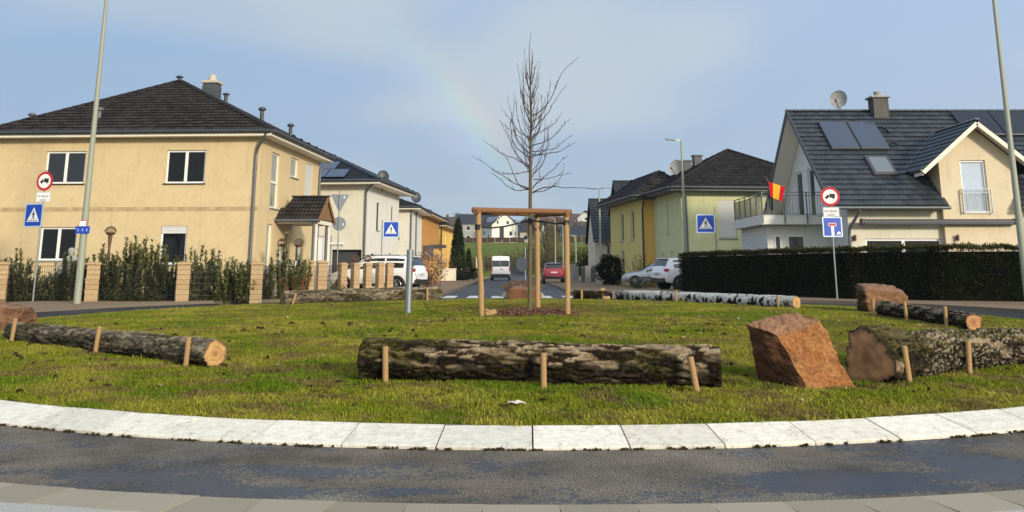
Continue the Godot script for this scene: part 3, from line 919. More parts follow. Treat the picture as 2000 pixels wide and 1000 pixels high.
func rock(called: String, label: String, at: Vector3, c: Array, tops: Array, seed_: float, rough := 0.05, round_ := 0.12, n := 34, group := "boulders on the island") -> void:
	# c: eight corners (left-bottom-front, right-bottom-front, right-bottom-back, left-bottom-back, then the same four on top); tops: colours
	var root := thing(called, label, "boulder", at, 0, group)
	var faces := [[0, 1, 5, 4], [1, 2, 6, 5], [2, 3, 7, 6], [3, 0, 4, 7], [4, 5, 6, 7]]
	var mid := Vector3.ZERO
	for q: Vector3 in c: mid += q / 8.0
	var b := B.new()
	for f: Array in faces:
		var pos := PackedVector3Array()
		var cs := PackedColorArray()
		for j in n + 1:
			for i in n + 1:
				var s := float(i) / n
				var t := float(j) / n
				var q: Vector3 = (c[f[0]] as Vector3).lerp(c[f[1]], s).lerp((c[f[3]] as Vector3).lerp(c[f[2]], s), t)
				var e: float = pow(absf(2 * s - 1), 6.0) + pow(absf(2 * t - 1), 6.0)
				var dir := (q - mid)
				q = mid + dir * (1.0 - round_ * minf(e, 1.6) * 0.5)
				var s3 := dir.normalized()
				var k := fbm(q.x * 2.6 + seed_, q.y * 2.6, q.z * 2.6)
				var strata := nz(q.x * 1.2, q.y * 9.0 + q.x * 3.0 + seed_, q.z * 1.2)
				q += s3 * rough * (k * 0.8 + 0.45 * absf(strata) + 0.3 * nz(q.x * 14, q.y * 14, q.z * 14))
				pos.append(q)
				var col: Color = (tops[0] as Color).lerp(tops[1], clampf(0.5 + 1.1 * k, 0, 1))
				col = col.lerp(tops[2], smoothstep(0.15, 0.55, fbm(q.x * 4.0 + 9 + seed_, q.y * 4.0, q.z * 4.0)) * 0.8)
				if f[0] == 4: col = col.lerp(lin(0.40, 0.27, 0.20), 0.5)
				if f[0] == 3 and tops.size() > 3: col = col.lerp(tops[3] * (1.0 + 0.9 * strata), 0.88)  # left face darker: its shade and stain painted into the colour
				col = col * (1.0 - 0.6 * smoothstep(0.035, 0.0, absf(nz(q.x * 2.3 + seed_, q.y * 3.1, q.z * 2.3))) * smoothstep(0.0, 0.3, nz(q.x * 3, q.y * 3 + seed_, q.z * 3)))
				cs.append(col * (1.0 + 0.16 * nz(q.x * 22, q.y * 22, q.z * 22)))
		b.grid(n, n, pos, cs)
	part("stone", b, M.rock, root)
func boulders() -> void:
	var sand := lin(0.42, 0.19, 0.07)
	rock("boulder", "upright slab boulder with a sloping orange sandstone face, beside the mossy log", v(3.6, isle(3.6, 12.7) - 0.03, 12.7),
		[Vector3(-0.14, -0.05, 0.52), Vector3(0.46, -0.05, 0.34), Vector3(0.42, -0.05, -0.45), Vector3(-0.58, -0.05, -0.1),
		Vector3(-0.42, 0.60, 0.20), Vector3(0.15, 0.75, 0.02), Vector3(0.02, 0.85, -0.42), Vector3(-0.72, 0.72, -0.12)],
		[sand, lin(0.49, 0.26, 0.10), lin(0.32, 0.135, 0.055), lin(0.085, 0.045, 0.025)], 2.0, 0.042, 0.035, 52)
	rock("boulder", "squat brown boulder with a flat sloping top at the far end of the flecked log", v(9.25, isle(9.25, 26.0), 26.0),
		[Vector3(-0.5, -0.1, 0.5), Vector3(0.62, -0.1, 0.3), Vector3(0.66, -0.1, -0.6), Vector3(-0.42, -0.1, -0.5),
		Vector3(-0.55, 0.62, 0.45), Vector3(0.66, 0.48, 0.25), Vector3(0.62, 0.66, -0.55), Vector3(-0.42, 0.74, -0.5)],
		[lin(0.26, 0.145, 0.07), lin(0.34, 0.20, 0.105), lin(0.20, 0.115, 0.06), lin(0.13, 0.08, 0.045)], 7.0, 0.05, 0.2, 30)
	rock("boulder", "rounded reddish-brown boulder at the left edge beside the grey-barked log", v(-10.45, isle(-10.45, 21.2), 21.2),
		[Vector3(-0.75, -0.1, 0.5), Vector3(0.42, -0.1, 0.42), Vector3(0.6, -0.1, -0.5), Vector3(-0.7, -0.1, -0.6),
		Vector3(-0.55, 0.50, 0.42), Vector3(0.56, 0.44, 0.32), Vector3(0.5, 0.46, -0.45), Vector3(-0.55, 0.60, -0.5)],
		[lin(0.23, 0.125, 0.075), lin(0.30, 0.175, 0.11), lin(0.17, 0.10, 0.055)], 12.0, 0.06, 0.22, 30)
	rock("boulder", "low reddish boulder half hidden behind the young tree at the far rim", v(0.40, isle(0.40, 33.2) - 0.02, 33.2),
		[Vector3(-0.62, -0.1, 0.35), Vector3(0.58, -0.1, 0.35), Vector3(0.58, -0.1, -0.35), Vector3(-0.58, -0.1, -0.35),
		Vector3(-0.56, 0.36, 0.28), Vector3(0.48, 0.34, 0.25), Vector3(0.46, 0.42, -0.3), Vector3(-0.46, 0.44, -0.3)],
		[lin(0.20, 0.09, 0.045), lin(0.26, 0.125, 0.06), lin(0.19, 0.12, 0.055)], 18.0, 0.04, 0.2, 20)

func young_tree() -> void:
	var base := v(0.39, isle(0.39, 22.78), 22.78)
	var t := thing("young_tree", "bare young tree with thin upswept branches, tied between three timber stakes", "tree", base)
	var b := B.new()
	b.tube([Vector3(0, -0.1, 0), Vector3(0.005, 0.4, 0), Vector3(0.02, 2.3, 0), Vector3(0.024, 2.73, 0), Vector3(0.031, 3.44, 0.01), Vector3(0.05, 4.42, 0), Vector3(0.034, 5.1, -0.01), Vector3(0.014, 5.7, 0), Vector3(0.01, 5.93, 0), Vector3(0.053, 6.34, 0)],
		[0.055, 0.047, 0.041, 0.038, 0.031, 0.022, 0.015, 0.010, 0.007, 0.004], 10, true, lin(0.17, 0.15, 0.085), lin(0.10, 0.075, 0.055))
	part("trunk", b, M.bark, t)
	var shapes := [[0.02,2.73,-0.27,2.78,-0.67,3.02,-1.27,3.4],[0.02,2.71,-0.36,2.71,-0.62,2.93,-0.91,3.13],[-0.03,2.73,-0.23,2.79,-0.36,3.04,-0.51,3.37,-0.74,3.55],[0.02,3.17,-0.23,3.37,-0.67,3.59,-1.07,3.9],[0.0,3.24,-0.29,3.48,-0.49,3.88,-0.69,4.24],[0.01,3.53,-0.23,3.79,-0.36,4.15,-0.49,4.88],[0.02,3.61,-0.27,3.93,-0.56,4.13,-0.65,4.24],[0.02,3.88,-0.23,4.02,-0.45,4.33,-0.65,4.58],[0.02,4.11,-0.14,4.33,-0.2,4.6],[0.03,4.24,-0.09,4.56,-0.13,4.88,-0.13,5.66],[0.03,4.42,-0.11,4.69,-0.2,5.03],[0.03,5.01,-0.07,5.29,-0.09,5.52],[0.04,4.38,0.36,4.53,0.63,5.01,0.77,5.29,1.11,5.57],[0.05,4.24,0.27,4.42,0.41,4.69,0.53,5.31],[0.07,4.06,0.36,4.33,0.54,4.6,0.85,5.03],[0.07,3.93,0.35,4.06,0.62,4.24,0.76,4.49],[0.06,3.7,0.44,3.79,0.71,4.02,0.93,4.26],[0.06,3.57,0.57,3.66,0.84,3.88,1.04,4.04],[0.08,3.48,0.57,3.48,1.01,3.68],[0.06,3.06,0.26,3.22,0.4,3.61,0.44,4.06,0.54,4.33],[0.09,2.75,0.39,3.0,0.86,3.42],[0.09,2.91,0.52,3.0,1.02,3.14],[0.07,2.62,0.39,2.73,0.65,2.69,1.09,2.66,1.77,2.62],[0.07,2.65,0.34,2.69,0.66,2.91,0.84,3.35],[0.04,4.6,0.14,4.88,0.25,5.29],[0.05,5.1,0.13,5.38,0.13,5.59],[0.05,5.24,0.07,5.52,0.1,5.77],[0.05,3.88,0.22,4.06,0.29,4.51,0.29,4.92],[0.02,3.13,-0.18,3.04,-0.71,3.0,-0.82,3.11],[0.01,3.44,-0.29,3.66,-0.43,4.06,-0.36,4.47,-0.34,4.92],[0.05,3.44,0.22,3.48,0.44,3.66,0.4,4.06],[0.02,3.79,-0.18,4.06,-0.27,4.42,-0.31,4.78],[0.05,4.06,0.16,4.33,0.19,4.6]]
	var k := 0
	for s: Array in shapes:
		k += 1
		var c := Curve3D.new()
		var n: int = s.size() / 2
		var deep := (0.9 if k % 2 else -0.9) * R(0.2, 1.0)
		for i in n:
			var q := Vector3(s[2 * i], s[2 * i + 1], deep * pow(float(i) / (n - 1), 0.8) * absf(s[2 * n - 2]) * 1.0)
			var tg := Vector3.ZERO
			if i > 0 and i < n - 1: tg = Vector3(s[2 * i + 2] - s[2 * i - 2], s[2 * i + 3] - s[2 * i - 1], 0) * 0.22
			c.add_point(q, -tg, tg)
		var pts: Array = []
		var rad: Array = []
		var L := c.get_baked_length()
		var r0 := 0.0075 + 0.0055 * minf(L, 1.5)
		for i in 15:
			pts.append(c.sample_baked(L * i / 14.0) + Vector3(nz(i * 0.4, k, 0), nz(i * 0.4, k, 5), nz(i * 0.4, k, 9)) * 0.02)
			rad.append(lerpf(r0, 0.0042, pow(i / 14.0, 0.7)))
		b = B.new()
		b.tube(pts, rad, 5, true, lin(0.085, 0.06, 0.045), lin(0.12, 0.075, 0.055))
		var br := part("branch", b, M.twig, t)
		b = B.new()
		for m in 4 + k % 3:
			var i := 3 + rng.randi() % 10
			var d: Vector3 = (pts[i + 1] - pts[i - 1]).normalized()
			var tw := (d + Vector3(R(-0.7, 0.7), R(0.0, 0.8), R(-0.7, 0.7))).normalized()
			var tl := R(0.06, 0.3) * (1.0 - i / 18.0)
			b.tube([pts[i], pts[i] + tw * tl * 0.5, pts[i] + tw * tl + Vector3(0, tl * 0.15, 0)], [0.005, 0.0045, 0.0035], 4, true, lin(0.10, 0.065, 0.05), lin(0.12, 0.075, 0.06))
		part("twigs", b, M.twig, br).set_meta("kind", "stuff")
	b = B.new()
	for m in 42:      # the fine upright shoots that fill the crown
		var y := R(2.9, 5.5)
		var a := R(0, TAU)
		var r := R(0.05, 0.5) * (1.0 - (y - 2.9) / 3.4)
		var q := Vector3(cos(a) * r + 0.03, y, sin(a) * r)
		var L := R(0.3, 0.85)
		var o := Vector3(cos(a), 0, sin(a)) * L * R(0.05, 0.4)
		b.tube([Vector3(0.03 + cos(a) * r * 0.15, y - 0.18 - r * 0.25, sin(a) * r * 0.15), q, q + o * 0.5 + Vector3(0, L * 0.5, 0), q + o + Vector3(R(-0.04, 0.04), L, R(-0.04, 0.04))], [0.0075, 0.0065, 0.005, 0.0035], 4, true, lin(0.09, 0.06, 0.045), lin(0.12, 0.075, 0.055))
	part("shoots", b, M.twig, t).set_meta("kind", "stuff")
	var f := thing("tree_stake_frame", "frame of three peeled timber posts joined at the top by round rails", "tree support", v(0.35, isle(0.35, 22.6), 22.6))
	var y0 := f.position.y
	var feet: Array[Vector3] = [v(-0.64, 0, 21.8) - v(0.35, 0, 22.6), v(0.60, 0, 24.1) - v(0.35, 0, 22.6), v(1.20, 0, 22.25) - v(0.35, 0, 22.6)]
	var heads: Array[Vector3] = [v(-0.73, 2.83 - y0, 21.75) - v(0.35, 0, 22.6), v(0.59, 2.90 - y0, 24.15) - v(0.35, 0, 22.6), v(1.19, 2.82 - y0, 22.25) - v(0.35, 0, 22.6)]
	for i in 3:
		b = B.new()
		var pts: Array = []
		var rad: Array = []
		for j in 9:
			pts.append(feet[i].lerp(heads[i], j / 8.0) + Vector3(0, -0.1 if j == 0 else 0.0, 0) + Vector3(nz(j * 0.5, i, 1), 0, nz(j * 0.5, i, 4)) * 0.012)
			rad.append(0.06 + 0.005 * nz(j * 0.9, i, 7))
		b.tube(pts, rad, 14)
		part("post", b, M.stake, f)
	for e: Array in [[0, 2, 0.075], [0, 1, -0.06], [1, 2, -0.06]]:
		b = B.new()
		var a: Vector3 = heads[e[0]]
		var c: Vector3 = heads[e[1]]
		var d := (c - a).normalized()
		var o := Vector3(0, 0.0 + e[2] * 0.25, 0)
		a += o - d * 0.13
		c += o + d * 0.12
		b.tube([a, a.lerp(c, 0.33) + Vector3(0, -0.006, 0), a.lerp(c, 0.66) + Vector3(0, 0.004, 0), c], [0.061, 0.06, 0.058, 0.057], 14)
		part("rail", b, M.rail_wood, f)
	var knot := base + Vector3(0.02, 2.01, 0) - f.position
	for i in 3:
		b = B.new()
		var q := heads[i] - Vector3(0, [0.34, 0.36, 0.22][i], 0)
		var mid := q.lerp(knot, 0.5) - Vector3(0, [0.06, 0.05, 0.02][i], 0)
		var pr := [q, q.lerp(mid, 0.5) - Vector3(0, 0.025, 0), mid, mid.lerp(knot, 0.5), knot]
		for j in 4: b.bar(pr[j], pr[j + 1], 0.012, 0.035)
		b.cyl(q - Vector3(0, 0.055, 0), q + Vector3(0, 0.055, 0), 0.067, 12)
		if i == 0: b.cyl(knot - Vector3(0, 0.06, 0), knot + Vector3(0, 0.05, 0), 0.056, 12)
		part("webbing_strap", b, M.black_web, f)

# ---- building helpers ----------------------------------------------------------------------------------------------------
func wall(par: Node, called: String, m: Material, xf: Transform3D, pts: PackedVector2Array, holes := [], depth := 0.16) -> MeshInstance3D:
	# a wall in xf's x-y plane that faces +z, with rectangular openings and their reveals
	var b := B.new()
	var lo := pts[0]
	var hi := pts[0]
	for q in pts:
		lo = lo.min(q); hi = hi.max(q)
	var xs: Array[float] = [lo.x, hi.x]
	for r: Rect2 in holes:
		for e: float in [r.position.x, r.end.x]:
			if not xs.has(e): xs.append(e)
	xs.sort()
	for k in xs.size() - 1:
		var mid := (xs[k] + xs[k + 1]) / 2
		var ys: Array[float] = [lo.y - 1.0]
		var cut: Array = holes.filter(func(r: Rect2) -> bool: return r.position.x < mid and r.end.x > mid)
		cut.sort_custom(func(p: Rect2, q: Rect2) -> bool: return p.position.y < q.position.y)
		for r: Rect2 in cut: ys.append_array([r.position.y, r.end.y])
		ys.append(hi.y + 1.0)
		for j in range(0, ys.size(), 2):
			if ys[j + 1] - ys[j] < 0.001: continue
			var box := PackedVector2Array([Vector2(xs[k], ys[j]), Vector2(xs[k + 1], ys[j]), Vector2(xs[k + 1], ys[j + 1]), Vector2(xs[k], ys[j + 1])])
			for piece in Geometry2D.intersect_polygons(pts, box): b.poly(piece, xf)
	for r: Rect2 in holes:
		var q: Array[Vector2] = [r.position, Vector2(r.end.x, r.position.y), r.end, Vector2(r.position.x, r.end.y)]
		for k in 4:
			var a := q[k]; var c := q[(k + 1) % 4]
			b.quad(xf * Vector3(a.x, a.y, 0), xf * Vector3(a.x, a.y, -depth), xf * Vector3(c.x, c.y, -depth), xf * Vector3(c.x, c.y, 0))
	return part(called, b, m, par)
func rect(w: float, h: float) -> PackedVector2Array:
	return PackedVector2Array([Vector2(0, 0), Vector2(w, 0), Vector2(w, h), Vector2(0, h)])
func window(par: Node, xf: Transform3D, r: Rect2, o := {}) -> void:
	# o: cols, transom (share of the height), shutter (share let down), frame, pane, door
	var fm: Material = o.get("frame", M.upvc)
	var b := B.new()
	var w := r.size.x
	var h := r.size.y
	var z := -0.11
	var t: float = o.get("bar", 0.075)
	var at := func(x: float, y: float, sx: float, sy: float, sz: float, zz: float) -> void: b.box(xf * Vector3(r.position.x + x, r.position.y + y, zz), Vector3(sx, sy, sz), xf.basis, 0.008)
	at.call(t / 2, h / 2, t, h, 0.07, z); at.call(w - t / 2, h / 2, t, h, 0.07, z)
	at.call(w / 2, t / 2, w - 2 * t, t, 0.068, z); at.call(w / 2, h - t / 2, w - 2 * t, t, 0.068, z)
	var cols: int = o.get("cols", 1)
	for k in range(1, cols): at.call(w * k / cols, h / 2, t * 1.5, h - 2 * t, 0.085, z + 0.006)
	if o.has("transom"): at.call(w / 2, h * o.transom, w - 2 * t, t * 1.3, 0.08, z + 0.004)
	var win := part(o.get("called", "window"), b, fm, par)
	b = B.new()
	for k in cols:
		b.box(xf * Vector3(r.position.x + w * (k + 0.5) / cols, r.position.y + h / 2, z - 0.01), Vector3(w / cols - t, h - 2 * t, 0.012), xf.basis)
		part("pane", b, o.get("pane", M.glass), win)
		b = B.new()
	if o.get("sill", true):
		b.box(xf * Vector3(r.position.x + w / 2, r.position.y - 0.02, -0.03), Vector3(w + 0.1, 0.04, 0.2), xf.basis, 0.006)
		part("sill", b, o.get("sill_mat", M.concrete), win)
	if o.has("shutter"):
		b = B.new()
		var s: float = o.shutter
		var n := maxi(2, int(h * s / 0.055))
		for k in n:
			b.box(xf * Vector3(r.position.x + w / 2, r.position.y + h - (k + 0.5) * h * s / n, -0.045), Vector3(w - 0.04, h * s / n - 0.008, 0.016), xf.basis, 0.005)
		part("roller_shutter", b, M.shutter, win).set_meta("label", "white slatted roller shutter")
func tile_mesh(m: Material, tw: float, tl: float, c: Color, waves := 2, amp := 0.03) -> ArrayMesh:
	# one pan tile: x across, y up the slope, z out of the roof
	var b := B.new()
	b.col = c
	var n := 4 * waves
	for k in n:
		var x0 := -tw / 2 + tw * k / n
		var x1 := -tw / 2 + tw * (k + 1) / n
		var z0 := amp * (1.0 - cos(TAU * waves * k / n)) * 0.5 + 0.022
		var z1 := amp * (1.0 - cos(TAU * waves * (k + 1) / n)) * 0.5 + 0.022
		b.quad(Vector3(x0, -tl / 2, z0 + 0.028), Vector3(x1, -tl / 2, z1 + 0.028), Vector3(x1, tl / 2 + 0.03, z1 - 0.026), Vector3(x0, tl / 2 + 0.03, z0 - 0.026))
		b.quad(Vector3(x0, -tl / 2, z0 + 0.012), Vector3(x1, -tl / 2, z1 + 0.012), Vector3(x1, -tl / 2, z1 + 0.028), Vector3(x0, -tl / 2, z0 + 0.028))
	return b.mesh(m)
func roof_face(par: Node, a: Vector3, e: Vector3, top: Array, m: Material, tones: Array, o := {}) -> MeshInstance3D:
	# a: eave's left end, e: its right end (seen from outside), top: one or two points from left to right; tiles row by row from the eave
	var ux := (e - a).normalized()
	var mid: Vector3 = top[0]
	var sy := (mid - a) - ux * (mid - a).dot(ux)
	var slope := sy.length()
	sy = sy.normalized()
	var n := ux.cross(sy)
	var bs := Basis(ux, sy, n)
	var poly := PackedVector2Array()
	var outline: Array = [a, e]
	if top.size() > 1: outline.append(top[1])
	outline.append(top[0])
	if o.has("outline"): outline = o.outline
	for q: Vector3 in outline: poly.append(Vector2((q - a).dot(ux), (q - a).dot(sy)))
	var b := B.new()
	var loc := Transform3D(bs, a)
	b.prism(poly, 0.05, loc)
	var deck := part(o.get("called", "roof"), b, M.deck, par)
	var tw: float = o.get("tw", 0.3)
	var tl: float = o.get("tl", 0.34)
	var kinds: Array = []
	for t: Color in tones: kinds.append(tile_mesh(m, tw * 0.985, tl, t, o.get("waves", 2), o.get("amp", 0.03)))
	var cuts: Array = o.get("cuts", [])
	var lo := poly[0]
	var hi := poly[0]
	for q in poly:
		lo = lo.min(q); hi = hi.max(q)
	var nx := maxi(1, roundi((hi.x - lo.x) / tw))
	tw = (hi.x - lo.x) / nx
	var ny := maxi(1, roundi(slope / tl))
	var single: int = o.get("single", 0)
	var rest: Array = []
	for k in kinds.size(): rest.append([])
	var grow := Geometry2D.offset_polygon(poly, 0.035)
	if grow.size(): poly = grow[0]
	for j in ny:
		for i in nx:
			var q := Vector2(lo.x + (i + 0.5) * tw, (j + 0.5) * slope / ny)
			if not Geometry2D.is_point_in_polygon(q, poly): continue
			var skip := false
			for c: PackedVector2Array in cuts:
				if Geometry2D.is_point_in_polygon(q, c): skip = true
			if skip: continue
			var k := (i * 7 + j * 13 + int(rng.randi() % 3)) % kinds.size()
			var xf := Transform3D(bs * Basis(Vector3.RIGHT, R(-0.006, 0.006)), a + ux * q.x + sy * q.y + n * R(0, 0.003))
			if single > 0:
				single -= 1
				part("roof_tile", kinds[k], null, deck, xf)
			else: rest[k].append(xf)
	for k in kinds.size():
		if rest[k].size(): many("roof_tiles", kinds[k], rest[k], [], deck)
	return deck
func ridge(par: Node, a: Vector3, c: Vector3, m: Material, col: Color, r := 0.11, called := "ridge") -> void:
	# half-round ridge tiles lapping over each other from a up to c
	var L := a.distance_to(c)
	var n := maxi(2, roundi(L / 0.4))
	var d := (c - a).normalized()
	var side := d.cross(Vector3.UP).normalized()
	var up := side.cross(d)
	var b := B.new()
	b.col = col
	for k in n:
		var pos := PackedVector3Array()
		for j in 2:
			var q := a + d * (L * (k + j * 1.06) / n)
			var rr := r * (1.08 if j == 0 else 0.92)
			for i in 9:
				var t := PI * i / 8.0
				pos.append(q + side * cos(t) * rr + up * (sin(t) * rr * 0.75 - 0.03))
		b.grid(8, 1, pos)
		for i in range(1, 7): b.tri(pos[0], pos[i], pos[i + 1])
	part(called, b, m, par)
func gutter(par: Node, a: Vector3, c: Vector3, m: Material, r := 0.075) -> void:
	var b := B.new()
	b.cyl(a, c, r, 10)
	var n := int(a.distance_to(c) / 0.9)
	for k in n:
		var q := a.lerp(c, (k + 0.5) / n)
		var d := (c - a).normalized() * 0.015
		b.cyl(q - d, q + d, r * 1.12, 10)
	part("gutter", b, m, par)
func pipe(par: Node, pts: Array, m: Material, r := 0.05, called := "downpipe") -> void:
	var b := B.new()
	var rr: Array = []
	for q in pts: rr.append(r)
	b.tube(pts, rr, 10)
	for k in pts.size() - 1:
		if (pts[k] as Vector3).distance_to(pts[k + 1]) > 2.0:
			for t: float in [0.1, 0.5, 0.9]:
				var q: Vector3 = (pts[k] as Vector3).lerp(pts[k + 1], t)
				b.cyl(q - Vector3(0, 0.02, 0), q + Vector3(0, 0.02, 0), r * 1.25, 10)
	part(called, b, m, par)
func vent(par: Node, at: Vector3, m: Material, h := 0.4) -> void:
	var b := B.new()
	b.lathe(at, [[0.085, -0.15], [0.08, h * 0.7], [0.1, h * 0.72], [0.16, h * 0.78], [0.165, h * 0.86], [0.13, h], [0.001, h + 0.03]], 12)
	part("roof_vent", b, m, par)
func dish(par: Node, at: Vector3, dir: Vector3, r: float, m: Material) -> void:
	# a satellite dish on a short mast, its feed arm in front
	var b := B.new()
	var bs := Basis.looking_at(-dir.normalized(), Vector3.UP)
	var pos := PackedVector3Array()
	for j in 6:
		for i in 25:
			var a := TAU * i / 24.0
			var q := r * j / 5.0
			pos.append(at + bs * Vector3(cos(a) * q * 0.92, sin(a) * q, -0.22 * r + 0.28 * q * q / r))
	b.grid(24, 5, pos, PackedColorArray(), true)
	var d := part("satellite_dish", b, m, par)
	b = B.new()
	b.bar(at + bs * Vector3(0, -r * 0.95, 0), at + bs * Vector3(0, -r * 0.55, r * 0.9), 0.03)
	b.bar(at + bs * Vector3(0, -r * 0.55, r * 0.9), at + bs * Vector3(0, -r * 0.42, r * 1.1), 0.07)
	b.cyl(at + Vector3(0, -r - 0.45, 0) - dir.normalized() * 0.15, at - dir.normalized() * 0.15, 0.03, 8)
	part("feed_arm", b, M.dark_zinc, d)
# a hip roof over a house whose front-right ground corner is the origin, w wide to the left, d deep
func hip_roof(par: Node, w: float, d: float, eave: float, over: float, rise: float, m: Material, tones: Array, o := {}) -> void:
	var x0 := -w - over
	var x1 := over
	var z0 := over
	var z1 := -d - over
	var hd := (z0 - z1) / 2
	var inset := minf(hd, (x1 - x0) / 2)
	if o.has("apex"): inset = (x1 - x0) / 2
	var rl: Vector3
	var rr: Vector3
	if w >= d or o.has("apex"):
		rl = Vector3(x0 + inset, eave + rise, (z0 + z1) / 2)
		rr = Vector3(x1 - inset, eave + rise, (z0 + z1) / 2)
	else:
		rl = Vector3((x0 + x1) / 2, eave + rise, z0 - inset)
		rr = Vector3((x0 + x1) / 2, eave + rise, z1 + inset)
	var fl := Vector3(x0, eave, z0)
	var fr := Vector3(x1, eave, z0)
	var br := Vector3(x1, eave, z1)
	var bl := Vector3(x0, eave, z1)
	var wide := w >= d or o.has("apex")
	var on := func(key: String) -> Dictionary:
		var q: Dictionary = o.duplicate()
		q.single = o.get(key, 0)
		return q
	roof_face(par, fl, fr, [rl, rr] if wide and rl.distance_to(rr) > 0.05 else [rl], m, tones, on.call("front"))
	roof_face(par, fr, br, [rr] if wide else [rl, rr], m, tones, on.call("right"))
	roof_face(par, br, bl, [rr, rl] if wide and rl.distance_to(rr) > 0.05 else [rr], m, tones, on.call("none"))
	roof_face(par, bl, fl, [rl] if wide else [rr, rl], m, tones, on.call("left"))
	var up := Vector3(0, 0.05, 0)
	var hc: Color = tones[0]
	ridge(par, fl + up, rl + up, m, hc, 0.12, "hip"); ridge(par, fr + up, (rr if wide else rl) + up, m, hc, 0.12, "hip")
	ridge(par, br + up, rr + up, m, hc, 0.12, "hip"); ridge(par, bl + up, (rl if wide else rr) + up, m, hc, 0.12, "hip")
	if rl.distance_to(rr) > 0.05: ridge(par, rl + up, rr + up, m, hc)
	# boxed eaves and gutters
	var b := B.new()
	b.box(Vector3((x0 + x1) / 2, eave - 0.12, (z0 + z1) / 2), Vector3(x1 - x0 - 0.06, 0.18, z0 - z1 - 0.06))
	part("eaves", b, o.get("fascia", M.fascia), par)
	var gm: Material = o.get("gutter", M.dark_zinc)
	var g := 0.06
	gutter(par, fl + Vector3(0, -0.03, g), fr + Vector3(0, -0.03, g), gm)
	gutter(par, fr + Vector3(g, -0.03, 0), br + Vector3(g, -0.03, 0), gm)
	gutter(par, bl + Vector3(-g, -0.03, 0), fl + Vector3(-g, -0.03, 0), gm)
func shades(c: Color, n := 5, spread := 0.16) -> Array:
	var out: Array = []
	for k in n: out.append(c * (1.0 + spread * (2.0 * k / (n - 1) - 1.0)))
	return out
# plain box walls under a roof: front with its holes, right side with its holes, back and left
func box_walls(par: Node, m: Material, w: float, d: float, h: float, front := [], right := [], left := [], sides := {}) -> void:
	wall(par, "wall", m, Transform3D(Basis(), Vector3(-w, 0, 0)), rect(w, h), front)
	wall(par, "wall", sides.get("right", m), Transform3D(Basis(Vector3.UP, PI / 2), Vector3(0, 0, 0)), rect(d, h), right)
	wall(par, "wall", m, Transform3D(Basis(Vector3.UP, PI), Vector3(0, 0, -d)), rect(w, h))
	wall(par, "wall", sides.get("left", m), Transform3D(Basis(Vector3.UP, -PI / 2), Vector3(-w, 0, -d)), rect(d, h), left)

func gable_roof(par: Node, w: float, d: float, eave: float, over: float, rise: float, m: Material, tones: Array, o := {}) -> void:
	# ridge along x
	var x0: float = -w - o.get("verge", over)
	var x1: float = o.get("verge", over)
	var zr := -d / 2
	var fl := Vector3(x0, eave, over); var fr := Vector3(x1, eave, over)
	var br := Vector3(x1, eave, -d - over); var bl := Vector3(x0, eave, -d - over)
	var rl := Vector3(x0, eave + rise, zr); var rr := Vector3(x1, eave + rise, zr)
	roof_face(par, fl, fr, [rl, rr], m, tones, o)
	roof_face(par, br, bl, [rr, rl], m, tones, {"tw": o.get("tw", 0.3), "tl": o.get("tl", 0.34)})
	ridge(par, rl + Vector3(0, 0.05, 0), rr + Vector3(0, 0.05, 0), m, tones[0])
	gutter(par, fl + Vector3(0, -0.03, 0.06), fr + Vector3(0, -0.03, 0.06), o.get("gutter", M.dark_zinc))
func gable_walls(par: Node, m: Material, w: float, d: float, h: float, over: float, rise: float, front := [], right := [], left := []) -> void:
	var g := h + rise * (d / 2) / (d / 2 + over)
	wall(par, "wall", m, Transform3D(Basis(), Vector3(-w, 0, 0)), rect(w, h), front)
	var pent := PackedVector2Array([Vector2(0, 0), Vector2(d, 0), Vector2(d, h), Vector2(d / 2, g), Vector2(0, h)])
	wall(par, "wall", m, Transform3D(Basis(Vector3.UP, PI / 2), Vector3(0, 0, 0)), pent, right)
	wall(par, "wall", m, Transform3D(Basis(Vector3.UP, PI), Vector3(0, 0, -d)), rect(w, h))
	wall(par, "wall", m, Transform3D(Basis(Vector3.UP, -PI / 2), Vector3(-w, 0, -d)), pent, left)
func railing(par: Node, a: Vector3, c: Vector3, h: float, m: Material, gap := 0.12, drop := 0.0) -> void:
	var b := B.new()
	b.bar(a + Vector3(0, h, 0), c + Vector3(0, h, 0), 0.045, 0.03)
	b.bar(a + Vector3(0, h - 0.13, 0), c + Vector3(0, h - 0.13, 0), 0.03, 0.025)
	b.bar(a + Vector3(0, 0.08, 0), c + Vector3(0, 0.08, 0), 0.03, 0.025)
	var r := part("railing", b, m, par)
	var n := roundi(a.distance_to(c) / gap)
	var bal := B.new()
	bal.box(Vector3(0, (h - 0.13 + 0.08) / 2, 0), Vector3(0.016, h - 0.21, 0.016))
	var mesh := bal.mesh(m)
	for k in n + 1: part("baluster", mesh, null, r, Transform3D(Basis(), a.lerp(c, float(k) / n)))
	var np := maxi(1, roundi(a.distance_to(c) / 1.1))
	var post := B.new()
	post.box(Vector3(0, (h - drop) / 2, 0), Vector3(0.045, h + drop, 0.045))
	var pm := post.mesh(m)
	for k in np + 1: part("rail_post", pm, null, r, Transform3D(Basis(), a.lerp(c, float(k) / np) + Vector3(0, 0, 0.03)))

